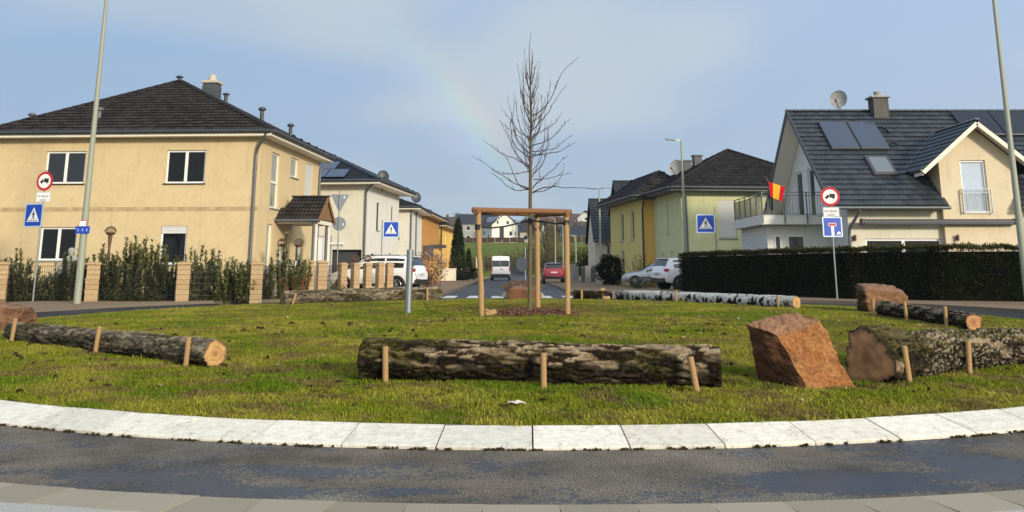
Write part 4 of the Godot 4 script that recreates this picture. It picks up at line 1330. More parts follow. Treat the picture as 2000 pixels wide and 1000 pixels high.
func houses() -> void:
	var brown := shades(lin(0.044, 0.039, 0.035), 5, 0.3)
	var blue := shades(lin(0.062, 0.072, 0.082), 5, 0.24)
	var black := shades(lin(0.016, 0.017, 0.02))
	var grey := shades(lin(0.04, 0.039, 0.038))
	left_house(brown)
	right_house(blue)
	# cream house behind the yellow one
	var h := thing("cream_house", "cream two-storey house with solar panels on its glossy black hip roof", "house", v(-8.15, 0.5, 57), -5.5)
	var RX := Transform3D(Basis(Vector3.UP, PI / 2), Vector3.ZERO)
	var LX := func(w: float, d: float) -> Transform3D: return Transform3D(Basis(Vector3.UP, -PI / 2), Vector3(-w, 0, -d))
	var FX := func(w: float) -> Transform3D: return Transform3D(Basis(), Vector3(-w, 0, 0))
	var front := [Rect2(7.95, 0.05, 1.7, 2.15), Rect2(7.05, 0.05, 0.9 - 0.03, 2.9)]
	var right := [Rect2(2.3, 3.35, 0.75, 1.6), Rect2(6.3, 3.35, 0.6, 1.6), Rect2(1.2, 0.9, 0.9, 1.1), Rect2(6.0, 0.9, 0.6, 1.2)]
	box_walls(h, M.wall_cream, 9.9, 8.6, 5.85, front, right, [], {"right": M.wall_white})
	hip_roof(h, 9.9, 8.6, 6.0, 0.85, 2.35, M.tile_black, black, {"front": 120, "tw": 0.3, "tl": 0.36})
	for r: Rect2 in right: window(h, RX, r, {"frame": M.frame_grey, "pane": M.glass, "bar": 0.06})
	window(h, FX.call(9.9), front[1], {"frame": M.door_white, "pane": M.door_white, "called": "door", "cols": 2, "sill": false})
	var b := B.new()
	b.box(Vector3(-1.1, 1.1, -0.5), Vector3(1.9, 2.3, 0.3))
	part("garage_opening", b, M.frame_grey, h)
	pipe(h, [Vector3(0.6, 5.95, 0.75), Vector3(0.0, 5.5, 0.15), Vector3(-0.08, 5.3, 0.07), Vector3(-0.08, 0, 0.07)], M.zinc, 0.06)
	var slope := Basis(Vector3.RIGHT, -atan2(2.35, 5.15) ) * Basis(Vector3.RIGHT, 0)
	var k := 0
	for q: Array in [[-2.9, 0], [-1.75, 0], [-4.05, 0], [-2.9, 1], [-4.05, 1], [-1.75 - 0.6, 2]]:
		if q[1] == 2: continue
		b = B.new()
		var zz: float = 0.2 - q[1] * 1.25
		b.box(Vector3(q[0] + 0.25 * q[1], 6.0 + (0.85 - zz) * 2.35 / 5.15 + 0.15, zz), Vector3(1.1, 0.04, 1.28), Basis(Vector3.RIGHT, atan2(2.35, 5.15)), 0.01)
		part("solar_panel", b, M.solar, h)
		k += 1
	dish(h, Vector3(0.35, 6.45, -2.2), Vector3(0.4, 0.3, 1), 0.38, M.dark_zinc)
	b = B.new()
	b.box(Vector3(-1.75, 2.52, 0.02), Vector3(1.0, 0.14, 0.02))
	var pl := part("name_plate", b, M.sign_white, h)
	lettering("Gemeindeweg", pl, M.sign_black, Vector3(-1.75, 2.475, 0.034), 0.1, 0.85)
	# row along the left side of the street
	h = thing("white_house", "white two-storey house with dark flat-tiled roof behind the cream house", "house", v(-8.08, 0.5, 82), 0)
	front = [Rect2(5.9, 3.6, 0.9, 1.5), Rect2(5.9, 1.1, 0.9, 1.2), Rect2(7.0, 3.5, 0.5, 0.6)]
	box_walls(h, M.wall_cream, 8.5, 9.0, 5.9, front, [], [], {"right": M.wall_white})
	for r: Rect2 in front: window(h, FX.call(8.5), r, {"frame": M.frame_grey, "bar": 0.06})
	hip_roof(h, 8.5, 9.0, 6.05, 0.75, 1.7, M.tile_brown, grey, {"tw": 0.45, "tl": 0.42})
	pipe(h, [Vector3(-0.06, 5.9, 0.07), Vector3(-0.06, 0, 0.07)], M.zinc, 0.06)
	pipe(h, [Vector3(0.07, 5.9, -3.0), Vector3(0.07, 0, -3.0)], M.zinc, 0.06)
	h = thing("orange_house", "orange rendered two-storey house with a low dark hip roof", "house", v(-8.0, 0.5, 91.2), -2)
	right = [Rect2(6.0, 3.2, 0.7, 2.2), Rect2(10.6, 3.2, 0.7, 2.2), Rect2(6.0, 0.6, 0.7, 1.8)]
	box_walls(h, M.wall_orange, 8.0, 13.6, 6.0, [], right)
	for r: Rect2 in right: window(h, RX, r, {"frame": M.frame_grey, "bar": 0.06})
	hip_roof(h, 8.0, 13.6, 6.15, 0.8, 1.9, M.tile_brown, grey, {"tw": 0.5, "tl": 0.45})
	dish(h, Vector3(-1.2, 7.75, -4.0), Vector3(0.5, 0.3, 1), 0.55, M.dark_zinc)
	b = B.new()
	b.box(Vector3(0.5, 1.45, -3.6), Vector3(1.0, 2.9, 5.6))
	part("annex_wall", b, M.wall_ochre, h)
	b = B.new()
	b.box(Vector3(0.45, 2.75, -0.5), Vector3(0.95, 0.95, 0.56))
	part("grey_panel", b, M.frame_grey, h)
	b = B.new()
	b.box(Vector3(0.75, 3.25, -5.4), Vector3(1.5, 0.28, 2.2))
	part("grey_porch_roof", b, M.frame_grey, h)
	h = thing("ochre_house", "deep yellow two-storey house at the far end of the left row", "house", v(-7.5, 0.5, 106.5), -3)
	right = [Rect2(4.5, 3.2, 0.8, 1.9), Rect2(9.0, 3.2, 0.8, 1.9), Rect2(4.5, 0.8, 0.8, 1.6)]
	box_walls(h, M.wall_ochre, 8.0, 13.0, 5.6, [], right)
	for r: Rect2 in right: window(h, RX, r, {"bar": 0.06})
	hip_roof(h, 8.0, 13.0, 5.75, 0.8, 1.9, M.tile_brown, grey, {"tw": 0.5, "tl": 0.45})
	pipe(h, [Vector3(0.07, 5.6, -0.4), Vector3(0.07, 0, -0.4)], M.zinc, 0.06)
	# right side: green house and the yellow unit joined to it
	h = thing("green_house", "pale green two-storey house with a dark brown hip roof and a white roller shutter", "house", v(18.63, 0.5, 59.1), 7)
	front = [Rect2(2.2, 2.85, 1.05, 2.15)]
	var left := [Rect2(9.0 - 3.0, 3.2, 0.4, 1.9), Rect2(9.0 - 2.4, 0.9, 0.4, 1.3), Rect2(9.0 - 4.4, 0.9, 0.5, 1.2)]
	box_walls(h, M.wall_green, 9.0, 9.0, 5.55, front, [], left)
	window(h, FX.call(9.0), front[0], {"shutter": 0.97})
	for r: Rect2 in left: window(h, LX.call(9.0, 9.0), r, {"bar": 0.05})
	hip_roof(h, 9.0, 9.0, 5.7, 0.85, 2.75, M.tile_brown, brown, {"front": 290, "fascia": M.dark_zinc})
	pipe(h, [Vector3(-9.6, 5.6, 0.8), Vector3(-8.75, 5.2, 0.1), Vector3(-8.72, 4.9, 0.07), Vector3(-8.72, 0, 0.07)], M.zinc, 0.06)
	dish(h, Vector3(-8.0, 7.3, -4.2), Vector3(-0.75, 0.3, 0.75), 0.5, M.stone_white)
	for q: Array in [[-7.0, 7.45, 0.4], [-6.3, 7.75, 0.45]]:
		b = B.new()
		b.box(Vector3(q[0], q[1], -5.2), Vector3(0.5, q[2] * 1.5, 0.5))
		b.box(Vector3(q[0], q[1] + q[2] * 0.75 + 0.05, -5.2), Vector3(0.62, 0.09, 0.62))
		part("chimney", b, M.slate, h)
	h = thing("yellow_unit", "narrow yellow house wing joined to the back of the green house", "house", v(11.4, 0.5, 64.35), 7)
	left = [Rect2(3.2, 3.0, 0.9, 1.9), Rect2(6.2, 3.0, 0.9, 1.9), Rect2(3.2, 0.6, 0.9, 1.8)]
	box_walls(h, M.wall_ochre, 3.15, 9.5, 5.5, [], [], left, {"left": M.wall_olive})
	for r: Rect2 in left: window(h, LX.call(3.15, 9.5), r, {"bar": 0.06})
	hip_roof(h, 6.5 - 3.35, 9.5, 5.65, 0.75, 1.7, M.tile_brown, brown, {"tw": 0.4, "tl": 0.4, "fascia": M.dark_zinc})
	pipe(h, [Vector3(-3.2, 5.5, 0.6), Vector3(-3.2, 4.9, 0.05), Vector3(-3.2, 0, 0.05)], M.dark_zinc, 0.06)
	# further right: houses with steep dark roofs
	h = thing("white_gabled_house", "white house with a steep dark grey roof behind the yellow wing", "house", v(15.2, 0.5, 79), 0)
	gable_walls(h, M.wall_white, 6.4, 8.0, 5.5, 0.5, 2.6)
	gable_roof(h, 6.4, 8.0, 5.6, 0.5, 2.6, M.tile_blue, grey, {"tw": 0.4, "tl": 0.4})
	h = thing("garage_house", "low pale house with a steep dark grey roof and a white garage door", "house", v(14.2, 0.5, 86), 0)
	front = [Rect2(0.9, 0.05, 1.7, 2.0)]
	gable_walls(h, M.wall_cream, 7.2, 8.0, 3.4, 0.6, 3.7, front)
	gable_roof(h, 7.2, 8.0, 3.45, 0.7, 3.75, M.tile_blue, grey, {"tw": 0.4, "tl": 0.4, "verge": 0.2})
	window(h, FX.call(7.2), front[0], {"frame": M.door_white, "pane": M.door_white, "called": "garage_door", "sill": false})
	b = B.new()
	b.box(Vector3(-5.4, 2.3, 1.2), Vector3(2.6, 0.14, 2.2))
	part("flat_porch_roof", b, M.concrete, h)
	b = B.new()
	b.box(Vector3(-4.6, 1.1, 1.0), Vector3(1.2, 2.25, 1.6))
	part("porch_wall", b, M.wall_white, h)
	pipe(h, [Vector3(-6.4, 3.4, 0.5), Vector3(-6.1, 3.0, 0.08), Vector3(-6.1, 0, 0.08)], M.dark_zinc, 0.06)

func left_house(tones: Array) -> void:
	var h := thing("yellow_house", "large pale yellow two-storey house with a brown-black hip roof, at the left", "house", v(-9.9, 0.5, 39.4), -3.5)
	var w := 10.7
	var d := 9.2
	var F := Transform3D(Basis(), Vector3(-w, 0, 0))
	var RX := Transform3D(Basis(Vector3.UP, PI / 2), Vector3.ZERO)
	var front := [Rect2(w - 8.72, 4.42, 1.65, 1.29), Rect2(w - 3.80, 4.41, 1.60, 1.31), Rect2(w - 8.64, 1.45, 1.5, 1.28), Rect2(w - 3.80, 1.3, 1.05, 1.47)]
	var right := [Rect2(1.5, 3.55, 1.15, 2.25), Rect2(4.25, 5.05, 1.25, 0.85), Rect2(6.75, 4.35, 1.3, 1.55), Rect2(1.3, 0.9, 0.75, 2.0), Rect2(3.15, 0.1, 1.15, 2.25), Rect2(5.7, 1.0, 1.0, 1.3)]
	box_walls(h, M.wall_yellow, w, d, 6.25, front, right)
	window(h, F, front[0], {"cols": 2, "pane": M.glass_grey, "sill_mat": M.brown_wood}); window(h, F, front[1], {"cols": 2, "sill_mat": M.brown_wood})
	window(h, F, front[2], {"cols": 2}); window(h, F, front[3], {"shutter": 0.2})
	window(h, RX, right[0], {"cols": 1, "transom": 0.47, "pane": M.pane_pale}); window(h, RX, right[1], {"pane": M.pane_pale}); window(h, RX, right[2], {"shutter": 0.97})
	window(h, RX, right[3], {"pane": M.pane_pale}); window(h, RX, right[5], {"pane": M.glass})
	window(h, RX, right[4], {"frame": M.oak_wood, "pane": M.fascia, "called": "door", "sill": false})
	hip_roof(h, w, d, 6.42, 0.55, 2.95, M.tile_brown, tones, {"front": 298, "apex": true, "tw": 0.3, "tl": 0.31, "amp": 0.042})
	vent(h, Vector3(-5.35, 9.25, -4.5), M.dark_zinc, 0.35)
	vent(h, Vector3(-7.0, 7.05, -0.62), M.zinc, 0.5); vent(h, Vector3(-10.9, 7.2, -2.5), M.zinc, 0.45)
	vent(h, Vector3(-0.75, 7.25, -2.2), M.dark_zinc, 0.5); vent(h, Vector3(-0.3, 7.0, -5.0), M.dark_zinc, 0.45); vent(h, Vector3(-3.2, 8.5, -4.6), M.dark_zinc, 0.3)
	# chimney clad with slates
	var cb := B.new()
	cb.box(Vector3(-4.1, 8.65, -5.2), Vector3(0.62, 1.4, 0.62))
	var ch := part("chimney", cb, M.slate, h)
	var plate := B.new()
	plate.box(Vector3.ZERO, Vector3(0.66, 0.02, 0.145), Basis(Vector3.RIGHT, PI / 2), 0.004)
	for row in 8:
		for s in 4:
			part("slate", plate.mesh(M.slate), null, ch, Transform3D(Basis(Vector3.UP, s * PI / 2), Vector3(-4.1, 8.1 + row * 0.15, -5.2) + Basis(Vector3.UP, s * PI / 2) * Vector3(0, 0, 0.325)))
	cb = B.new()
	cb.box(Vector3(-4.1, 9.4, -5.2), Vector3(0.78, 0.12, 0.78), Basis(), 0.02)
	cb.lathe(Vector3(-4.1, 9.46, -5.2), [[0.2, 0.0], [0.19, 0.12], [0.15, 0.24], [0.14, 0.3], [0.001, 0.31]], 14)
	part("chimney_cap", cb, M.cap, ch)
	pipe(h, [Vector3(0.35, 6.35, 0.55), Vector3(0.2, 6.1, 0.42), Vector3(-0.12, 5.75, 0.1), Vector3(-0.16, 5.5, 0.08), Vector3(-0.16, 0, 0.08)], M.zinc, 0.055)
	pipe(h, [Vector3(0.6, 6.35, -9.4), Vector3(0.1, 5.8, -9.1), Vector3(0.08, 5.5, -9.1), Vector3(0.08, 0, -9.1)], M.zinc, 0.055)
	# porch roof on two posts beside the door
	roof_face(h, Vector3(0.02, 3.12, -2.35), Vector3(1.85, 3.12, -2.35), [Vector3(0.35, 4.1, -3.7), Vector3(1.85, 4.1, -3.7)], M.tile_brown, tones, {"called": "porch_roof", "tw": 0.3, "tl": 0.3, "outline": [Vector3(0.02, 3.12, -2.35), Vector3(1.85, 3.12, -2.35), Vector3(1.85, 4.1, -3.7), Vector3(0.35, 4.1, -3.7)]})
	roof_face(h, Vector3(1.85, 3.12, -5.05), Vector3(0.02, 3.12, -5.05), [Vector3(1.85, 4.1, -3.7), Vector3(0.35, 4.1, -3.7)], M.tile_brown, tones, {"called": "porch_roof", "tw": 0.3, "tl": 0.3})
	ridge(h, Vector3(0.3, 4.14, -3.7), Vector3(1.9, 4.14, -3.7), M.tile_brown, tones[0], 0.1)
	gutter(h, Vector3(-0.0, 3.08, -2.28), Vector3(1.85, 3.08, -2.28), M.zinc, 0.06)
	var b := B.new()
	b.prism(PackedVector2Array([Vector2(2.45, 3.14), Vector2(4.95, 3.14), Vector2(3.7, 4.0)]), 0.05, Transform3D(Basis(Vector3.UP, PI / 2), Vector3(1.8, 0, 0)))
	b.bar(Vector3(1.86, 3.05, -2.3), Vector3(1.86, 4.06, -3.72), 0.04, 0.16); b.bar(Vector3(1.86, 3.05, -5.1), Vector3(1.86, 4.06, -3.68), 0.04, 0.16)
	part("porch_gable", b, M.oak_wood, h)
	b = B.new()
	b.box(Vector3(0.9, 3.03, -2.6), Vector3(1.7, 0.16, 0.16)); b.box(Vector3(0.9, 3.03, -4.8), Vector3(1.7, 0.16, 0.16)); b.box(Vector3(1.66, 3.03, -3.7), Vector3(0.16, 0.16, 2.04))
	part("porch_beam", b, M.fascia, h)
	for z: float in [-2.6, -4.8]:
		b = B.new()
		b.box(Vector3(1.62, 1.48, z), Vector3(0.2, 2.94, 0.2), Basis(), 0.02)
		part("porch_post", b, M.fascia, h)
		pipe(h, [Vector3(1.62, 3.05, z + 0.26), Vector3(1.62, 2.9, z + 0.17), Vector3(1.62, 0, z + 0.17)], M.zinc, 0.055)
	b = B.new()
	b.box(Vector3(0.9, 0.06, -3.7), Vector3(1.8, 0.12, 2.8))
	part("doorstep", b, M.concrete, h)
	# the thin band between the storeys
	b = B.new()
	b.box(Vector3(-w / 2, 3.42, 0.004), Vector3(w, 0.16, 0.01))
	part("storey_band", b, mat("wall_band", lin(0.59, 0.44, 0.25), 0.95, {"tex": "cloud", "scale": 0.35}), h)

func right_house(tones: Array) -> void:
	var h := thing("dormer_house", "cream house with a steep blue-grey tiled roof, gabled dormer and balcony, at the right", "house", v(13.9, 0.5, 42.0), 0)
	var w := 12.5
	var LX := Transform3D(Basis(Vector3.UP, -PI / 2), Vector3(0, 0, -10))
	var F := Transform3D()
	var front := [Rect2(0.66, 0.05, 3.15, 2.3)]
	wall(h, "wall", M.wall_cream, F, rect(w, 4.12), front)
	var pent := PackedVector2Array([Vector2(0, 0), Vector2(10, 0), Vector2(10, 4.12), Vector2(5, 8.3), Vector2(0, 4.12)])
	var left := [Rect2(2.6, 3.46, 1.25, 2.25), Rect2(4.7, 3.46, 1.05, 2.25)]
	wall(h, "gable_wall", M.wall_white, LX, pent, left)
	wall(h, "gable_wall", M.wall_white, Transform3D(Basis(Vector3.UP, PI / 2), Vector3(w, 0, 0)), pent)
	wall(h, "wall", M.wall_cream, Transform3D(Basis(Vector3.UP, PI), Vector3(w, 0, -10)), rect(w, 4.12))
	window(h, LX, left[0], {"called": "balcony_door", "pane": M.glass_grey}); window(h, LX, left[1], {"called": "balcony_door", "pane": M.glass_grey})
	window(h, F, front[0], {"cols": 2, "called": "sliding_door", "pane": M.glass, "bar": 0.09})
	# main roof, its front slope notched for the dormer
	var ey := 3.64
	var k := 0.835
	var e := func(x: float, z: float) -> Vector3: return Vector3(x, ey + k * (0.7 - z), z)
	var o := {"single": 299, "tw": 0.3, "tl": 0.375, "amp": 0.034, "outline": [e.call(-0.85, 0.7), e.call(3.98, 0.7), e.call(3.98, -1.7), e.call(5.4, -3.1), e.call(6.9, -1.7), e.call(6.9, 0.7), e.call(w + 0.6, 0.7), e.call(w + 0.6, -5.0), e.call(-0.85, -5.0)]}
	roof_face(h, e.call(-0.85, 0.7), e.call(w + 0.6, 0.7), [e.call(-0.85, -5.0), e.call(w + 0.6, -5.0)], M.tile_blue, tones, o)
	var bk := func(x: float, z: float) -> Vector3: return Vector3(x, ey + k * (z + 10.7), z)
	roof_face(h, bk.call(w + 0.6, -10.7), bk.call(-0.85, -10.7), [bk.call(w + 0.6, -5.0), bk.call(-0.85, -5.0)], M.tile_blue, tones, {"tw": 0.3, "tl": 0.375})
	ridge(h, e.call(-0.9, -5.0) + Vector3(0, 0.06, 0), e.call(w + 0.6, -5.0) + Vector3(0, 0.06, 0), M.tile_blue, tones[1], 0.12)
	gutter(h, e.call(-0.85, 0.77) + Vector3(0, -0.02, 0), e.call(3.98, 0.77) + Vector3(0, -0.02, 0), M.zinc, 0.07)
	gutter(h, e.call(6.92, 0.77) + Vector3(0, -0.02, 0), e.call(w + 0.6, 0.77) + Vector3(0, -0.02, 0), M.zinc, 0.07)
	var b := B.new()
	b.bar(e.call(-0.87, 0.72) + Vector3(0, -0.02, 0), e.call(-0.87, -5.0) + Vector3(0, -0.02, 0), 0.05, 0.2)
	b.bar(bk.call(-0.87, -10.7) + Vector3(0, -0.02, 0), bk.call(-0.87, -5.0) + Vector3(0, -0.02, 0), 0.05, 0.2)
	part("verge_board", b, M.slate, h)
	b = B.new()
	for s in 2:
		var q0: Vector3 = e.call(-0.42, 0.68) if s == 0 else bk.call(-0.42, -10.68)
		var q1: Vector3 = e.call(-0.42, -5.0) if s == 0 else bk.call(-0.42, -5.0)
		b.bar(q0 + Vector3(0, -0.09, 0), q1 + Vector3(0, -0.09, 0), 0.82, 0.03)
	b.box(Vector3(1.55, ey - 0.06, 0.36), Vector3(4.7, 0.05, 0.6))
	part("soffit", b, M.fascia, h)
	# gabled dormer flush with the front
	var D := Transform3D(Basis(), Vector3(3.88, 0, 0.25))
	var gp := PackedVector2Array([Vector2(0, 0), Vector2(3.05, 0), Vector2(3.05, 5.66), Vector2(1.52, 6.95), Vector2(0, 5.66)])
	var dw := Rect2(0.88, 3.4, 1.06, 2.15)
	wall(h, "dormer_wall", M.wall_peach, D, gp, [dw])
	for s in 2:
		var x := 3.88 if s == 0 else 6.93
		b = B.new()
		var q := PackedVector2Array([Vector2(0, 0), Vector2(0, 5.66), Vector2(2.2, 5.66), Vector2(0.25, 4.1), Vector2(0.25, 0)])
		for n in q.size(): q[n] = Vector2(-q[n].x, q[n].y) if s == 0 else q[n]
		b.poly(q, Transform3D(Basis(Vector3.UP, -PI / 2 if s == 0 else PI / 2), Vector3(x, 0, 0.25)))
		part("dormer_cheek", b, M.wall_peach, h)
	var xr := 5.4
	var yr := 7.14
	var dn := func(dx: float) -> float: return yr - 0.84 * dx
	var meet := func(y: float) -> float: return 0.7 - (y - ey) / k
	for s: float in [-1.0, 1.0]:
		var ex := 2.42
		var yl: float = dn.call(ex)
		var a := Vector3(xr + s * ex, yl, meet.call(yl) - 0.1); var c := Vector3(xr + s * ex, yl, 0.82)
		var ta := Vector3(xr, yr, meet.call(yr) - 0.1); var tc := Vector3(xr, yr, 0.82)
		var dr: MeshInstance3D
		if s < 0: dr = roof_face(h, a, c, [ta, tc], M.tile_blue, tones, {"called": "dormer_roof", "tw": 0.3, "tl": 0.36, "single": 0, "amp": 0.034, "outline": [a, c, tc, ta]})
		else: dr = roof_face(h, c, a, [tc, ta], M.tile_blue, tones, {"called": "dormer_roof", "tw": 0.3, "tl": 0.36, "amp": 0.034, "outline": [c, a, ta, tc]})
		b = B.new()
		b.bar(c + Vector3(0, -0.12, 0.0), tc + Vector3(0, -0.12, 0.0), 0.03, 0.17)
		b.bar(c + Vector3(0, -0.1, -0.3), tc + Vector3(0, -0.1, -0.3), 0.56, 0.03)
		b.box((a + c) / 2 + Vector3(s * 0.0, -0.14, 0.5), Vector3(0.06, 0.17, 0.8))
		part("barge_board", b, M.fascia, h)
		gutter(h, a + Vector3(s * 0.06, -0.03, 0.8), c + Vector3(s * 0.06, -0.03, 0), M.dark_zinc, 0.06)
		b = B.new()
		b.bar(a + Vector3(s * 0.1, 0.07, 0.02), ta + Vector3(s * 0.05, 0.08, 0.02), 0.12, 0.03)
		part("lead_valley", b, M.galv, dr)
	ridge(h, Vector3(xr, yr + 0.05, 0.84), Vector3(xr, yr + 0.05, -3.3), M.tile_blue, tones[1], 0.11)
	window(h, D, dw, {"called": "french_window", "pane": mat("pane_clear", Color(0.9, 0.95, 1.0), 0.03), "sill_mat": M.upvc})
	M.pane_clear.transparency = BaseMaterial3D.TRANSPARENCY_ALPHA
	M.pane_clear.albedo_color.a = 0.12
	b = B.new()
	var pos := PackedVector3Array()
	for j in 2:
		for i in 41: pos.append(Vector3(4.83 + 0.92 * i / 40.0, 3.45 + 2.02 * j, 0.07 + 0.018 * sin(i * 1.9)))
	b.grid(40, 1, pos)
	part("curtain", b, M.curtain, h)
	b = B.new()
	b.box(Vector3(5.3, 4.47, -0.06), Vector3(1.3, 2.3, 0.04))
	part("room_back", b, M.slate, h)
	railing(h, Vector3(4.7, 3.35, 0.36), Vector3(5.88, 3.35, 0.36), 1.0, M.galv, 0.1)
	# fittings on the roof
	var on_roof := func(x0: float, x1: float, d0: float, d1: float, lift: float, thick: float) -> B:
		var q := B.new()
		var z0 := 42.0 - d0
		var z1 := 42.0 - d1
		var c: Vector3 = (e.call((x0 + x1) / 2, z0) + e.call((x0 + x1) / 2, z1)) / 2
		var nrm := Vector3(0, 1, k).normalized()
		q.box(c + nrm * lift, Vector3(x1 - x0, thick, (z0 - z1) * sqrt(1 + k * k)), Basis(Vector3.RIGHT, atan(k)), 0.015)
		return q
	for x: float in [0.3, 1.62]:
		var fr := part("solar_collector", on_roof.call(x, x + 1.28, 44.4, 46.15, 0.12, 0.1), M.frame_grey, h)
		part("absorber", on_roof.call(x + 0.05, x + 1.23, 44.45, 46.1, 0.165, 0.02), M.solar, fr)
	pipe(h, [e.call(2.9, -3.75) + Vector3(0, 0.15, 0), e.call(3.2, -3.7) + Vector3(0, 0.15, 0), e.call(3.35, -3.45) + Vector3(0, 0.1, 0)], M.rubber, 0.03, "collector_pipe")
	pipe(h, [e.call(2.9, -2.5) + Vector3(0, 0.15, 0), e.call(3.1, -2.75) + Vector3(0, 0.15, 0), e.call(3.4, -2.7) + Vector3(0, 0.1, 0)], M.rubber, 0.03, "collector_pipe")
	var sk := part("skylight", on_roof.call(1.55, 2.6, 42.9, 44.0, 0.09, 0.12), M.frame_grey, h)
	part("pane", on_roof.call(1.68, 2.47, 43.02, 43.88, 0.15, 0.02), M.skylight_glass, sk)
	for n in 3:
		for j in 1:
			part("photovoltaic_panel", on_roof.call(6.8 + n * 1.78, 6.8 + n * 1.78 + 1.74, 45.3, 46.85, 0.14, 0.04), M.pv, h)
	dish(h, Vector3(1.75, 9.05, -5.3), Vector3(-0.55, 0.22, 0.85), 0.46, M.concrete)
	# brick chimney
	var core := B.new()
	core.box(Vector3(3.45, 8.45, -4.8), Vector3(0.66, 1.1, 0.66))
	var ch := part("chimney", core, M.mortar, h)
	var br := B.new()
	br.box(Vector3.ZERO, Vector3(0.20, 0.062, 0.05), Basis(), 0.005)
	var bm := br.mesh(M.brick_grey)
	for row in 14:
		for s in 4:
			for i in 3:
				var off := -0.22 + i * 0.22 + (0.05 if row & 1 else -0.05)
				part("brick", bm, null, ch, Transform3D(Basis(Vector3.UP, s * PI / 2), Vector3(3.45, 7.98 + row * 0.075, -4.8) + Basis(Vector3.UP, s * PI / 2) * Vector3(off, 0, 0.325)))
	core = B.new()
	core.box(Vector3(3.45, 9.04, -4.8), Vector3(0.92, 0.1, 0.92), Basis(), 0.02)
	core.lathe(Vector3(3.45, 9.09, -4.8), [[0.16, 0], [0.16, 0.16], [0.19, 0.18], [0.19, 0.24], [0.001, 0.27]], 14)
	core.box(Vector3(3.45, 7.86, -4.8), Vector3(0.76, 0.14, 0.76))
	part("chimney_cap", core, M.concrete, ch)
	# awning cassette, wall lamps, downpipe
	b = B.new()
	b.box(Vector3(3.55, 3.02, 0.42), Vector3(6.3, 0.2, 0.24), Basis(), 0.05)
	b.box(Vector3(3.55, 2.93, 0.53), Vector3(6.1, 0.05, 0.06), Basis(), 0.01)
	for x: float in [0.42, 6.68]: b.box(Vector3(x, 3.02, 0.42), Vector3(0.1, 0.25, 0.28), Basis(), 0.03)
	part("awning_cassette", b, M.frame_grey, h)
	for x: float in [0.2, 4.32]:
		b = B.new()
		var z := 0.06 if x < 3 else 0.31
		b.box(Vector3(x, 2.34, z - 0.03), Vector3(0.1, 0.12, 0.06)); b.lathe(Vector3(x, 2.25, z + 0.07), [[0.04, 0], [0.06, 0.05], [0.06, 0.18], [0.09, 0.2], [0.001, 0.27]], 8)
		part("wall_lamp", b, M.bronze, h)
	pipe(h, [Vector3(0.28, 3.6, 0.75), Vector3(0.26, 3.4, 0.72), Vector3(0.02, 2.75, 0.1), Vector3(0.0, 2.5, 0.08), Vector3(-0.0, 0, 0.08)], M.zinc, 0.06)
	# flat-roofed bay with the balcony on top
	b = B.new()
	b.box(Vector3(-1.35, 1.5, -5.2), Vector3(2.7, 3.0, 5.0))
	part("bay_wall", b, M.wall_white, h)
	for q: Array in [[-2.35, 0.3], [-1.85, 0.0], [-1.55, 0.75]]:
		if q[1] <= 0.0: continue
		b = B.new()
		b.box(Vector3(q[0] + 0.1, 2.2, -2.69), Vector3(q[1], 0.75, 0.06), Basis(), 0.01)
		var wn := part("bay_window", b, M.upvc, h)
		b = B.new()
		b.box(Vector3(q[0] + 0.1, 2.2, -2.655), Vector3(q[1] - 0.12, 0.63, 0.01))
		part("pane", b, M.glass_grey, wn)
	b = B.new()
	b.box(Vector3(-1.5, 3.22, -4.9), Vector3(3.1, 0.42, 5.6), Basis(), 0.02)
	part("balcony_slab", b, M.wall_white, h)
	railing(h, Vector3(-3.0, 3.38, -2.06), Vector3(-0.1, 3.38, -2.06), 1.02, M.rail_grey, 0.12, 0.32)
	railing(h, Vector3(-3.0, 3.38, -7.6), Vector3(-3.0, 3.38, -2.1), 1.02, M.rail_grey, 0.12, 0.0)
	# folded parasol on the balcony
	b = B.new()
	b.lathe(Vector3(-2.3, 3.43, -3.2), [[0.02, 0], [0.02, 0.25], [0.09, 0.3], [0.11, 0.5], [0.06, 1.2], [0.02, 1.5], [0.001, 1.52]], 10)
	var par := tag_thing("folded_parasol", b, M.fence_dark, "dark folded parasol standing on the balcony behind the flag", "parasol", v(11.6, 0, 45.2) - v(11.6, 0, 45.2) + h.position)
	par.name = "folded_parasol"
	# the flag leaning out over the railing
	var fl := thing("flag", "red, yellow and red striped flag on a slanting stick, hanging over the balcony railing", "flag", h.position + Vector3(-2.4, 4.35, -2.0))
	b = B.new()
	b.cyl(Vector3(0.15, -0.5, -0.05), Vector3(-0.42, 1.0 - 0.28, 0.12), 0.014, 8)
	part("stick", b, M.oak_wood, fl)
	for s in 3:
		var m: Material = M.flag_yellow if s == 1 else M.flag_red
		var u0: float = [0.0, 0.27, 0.73][s]
		var u1: float = [0.27, 0.73, 1.0][s]
		b = B.new()
		pos = PackedVector3Array()
		for j in 9:
			for i in 9:
				var u := lerpf(u0, u1, i / 8.0)
				var t := j / 8.0
				var root := Vector3(-0.30, 0.5, 0.08)
				pos.append(root + Vector3(0.70, -0.24, 0.05) * u + Vector3(0.03 - 0.22 * u, -0.64, 0.02) * t + Vector3(0, 0, 0.05) * sin(u * 7.0 + t * 2.0) * t)
		b.grid(8, 8, pos)
		part("stripe", b, m, fl)
func tag_thing(called: String, b: B, m: Material, label: String, category: String, at: Vector3, yaw := 0.0, group := "") -> MeshInstance3D:
	var o := part(called, b, m, self, Transform3D(Basis(Vector3.UP, deg_to_rad(yaw)), at))
	tag(o, label, category, group)
	return o
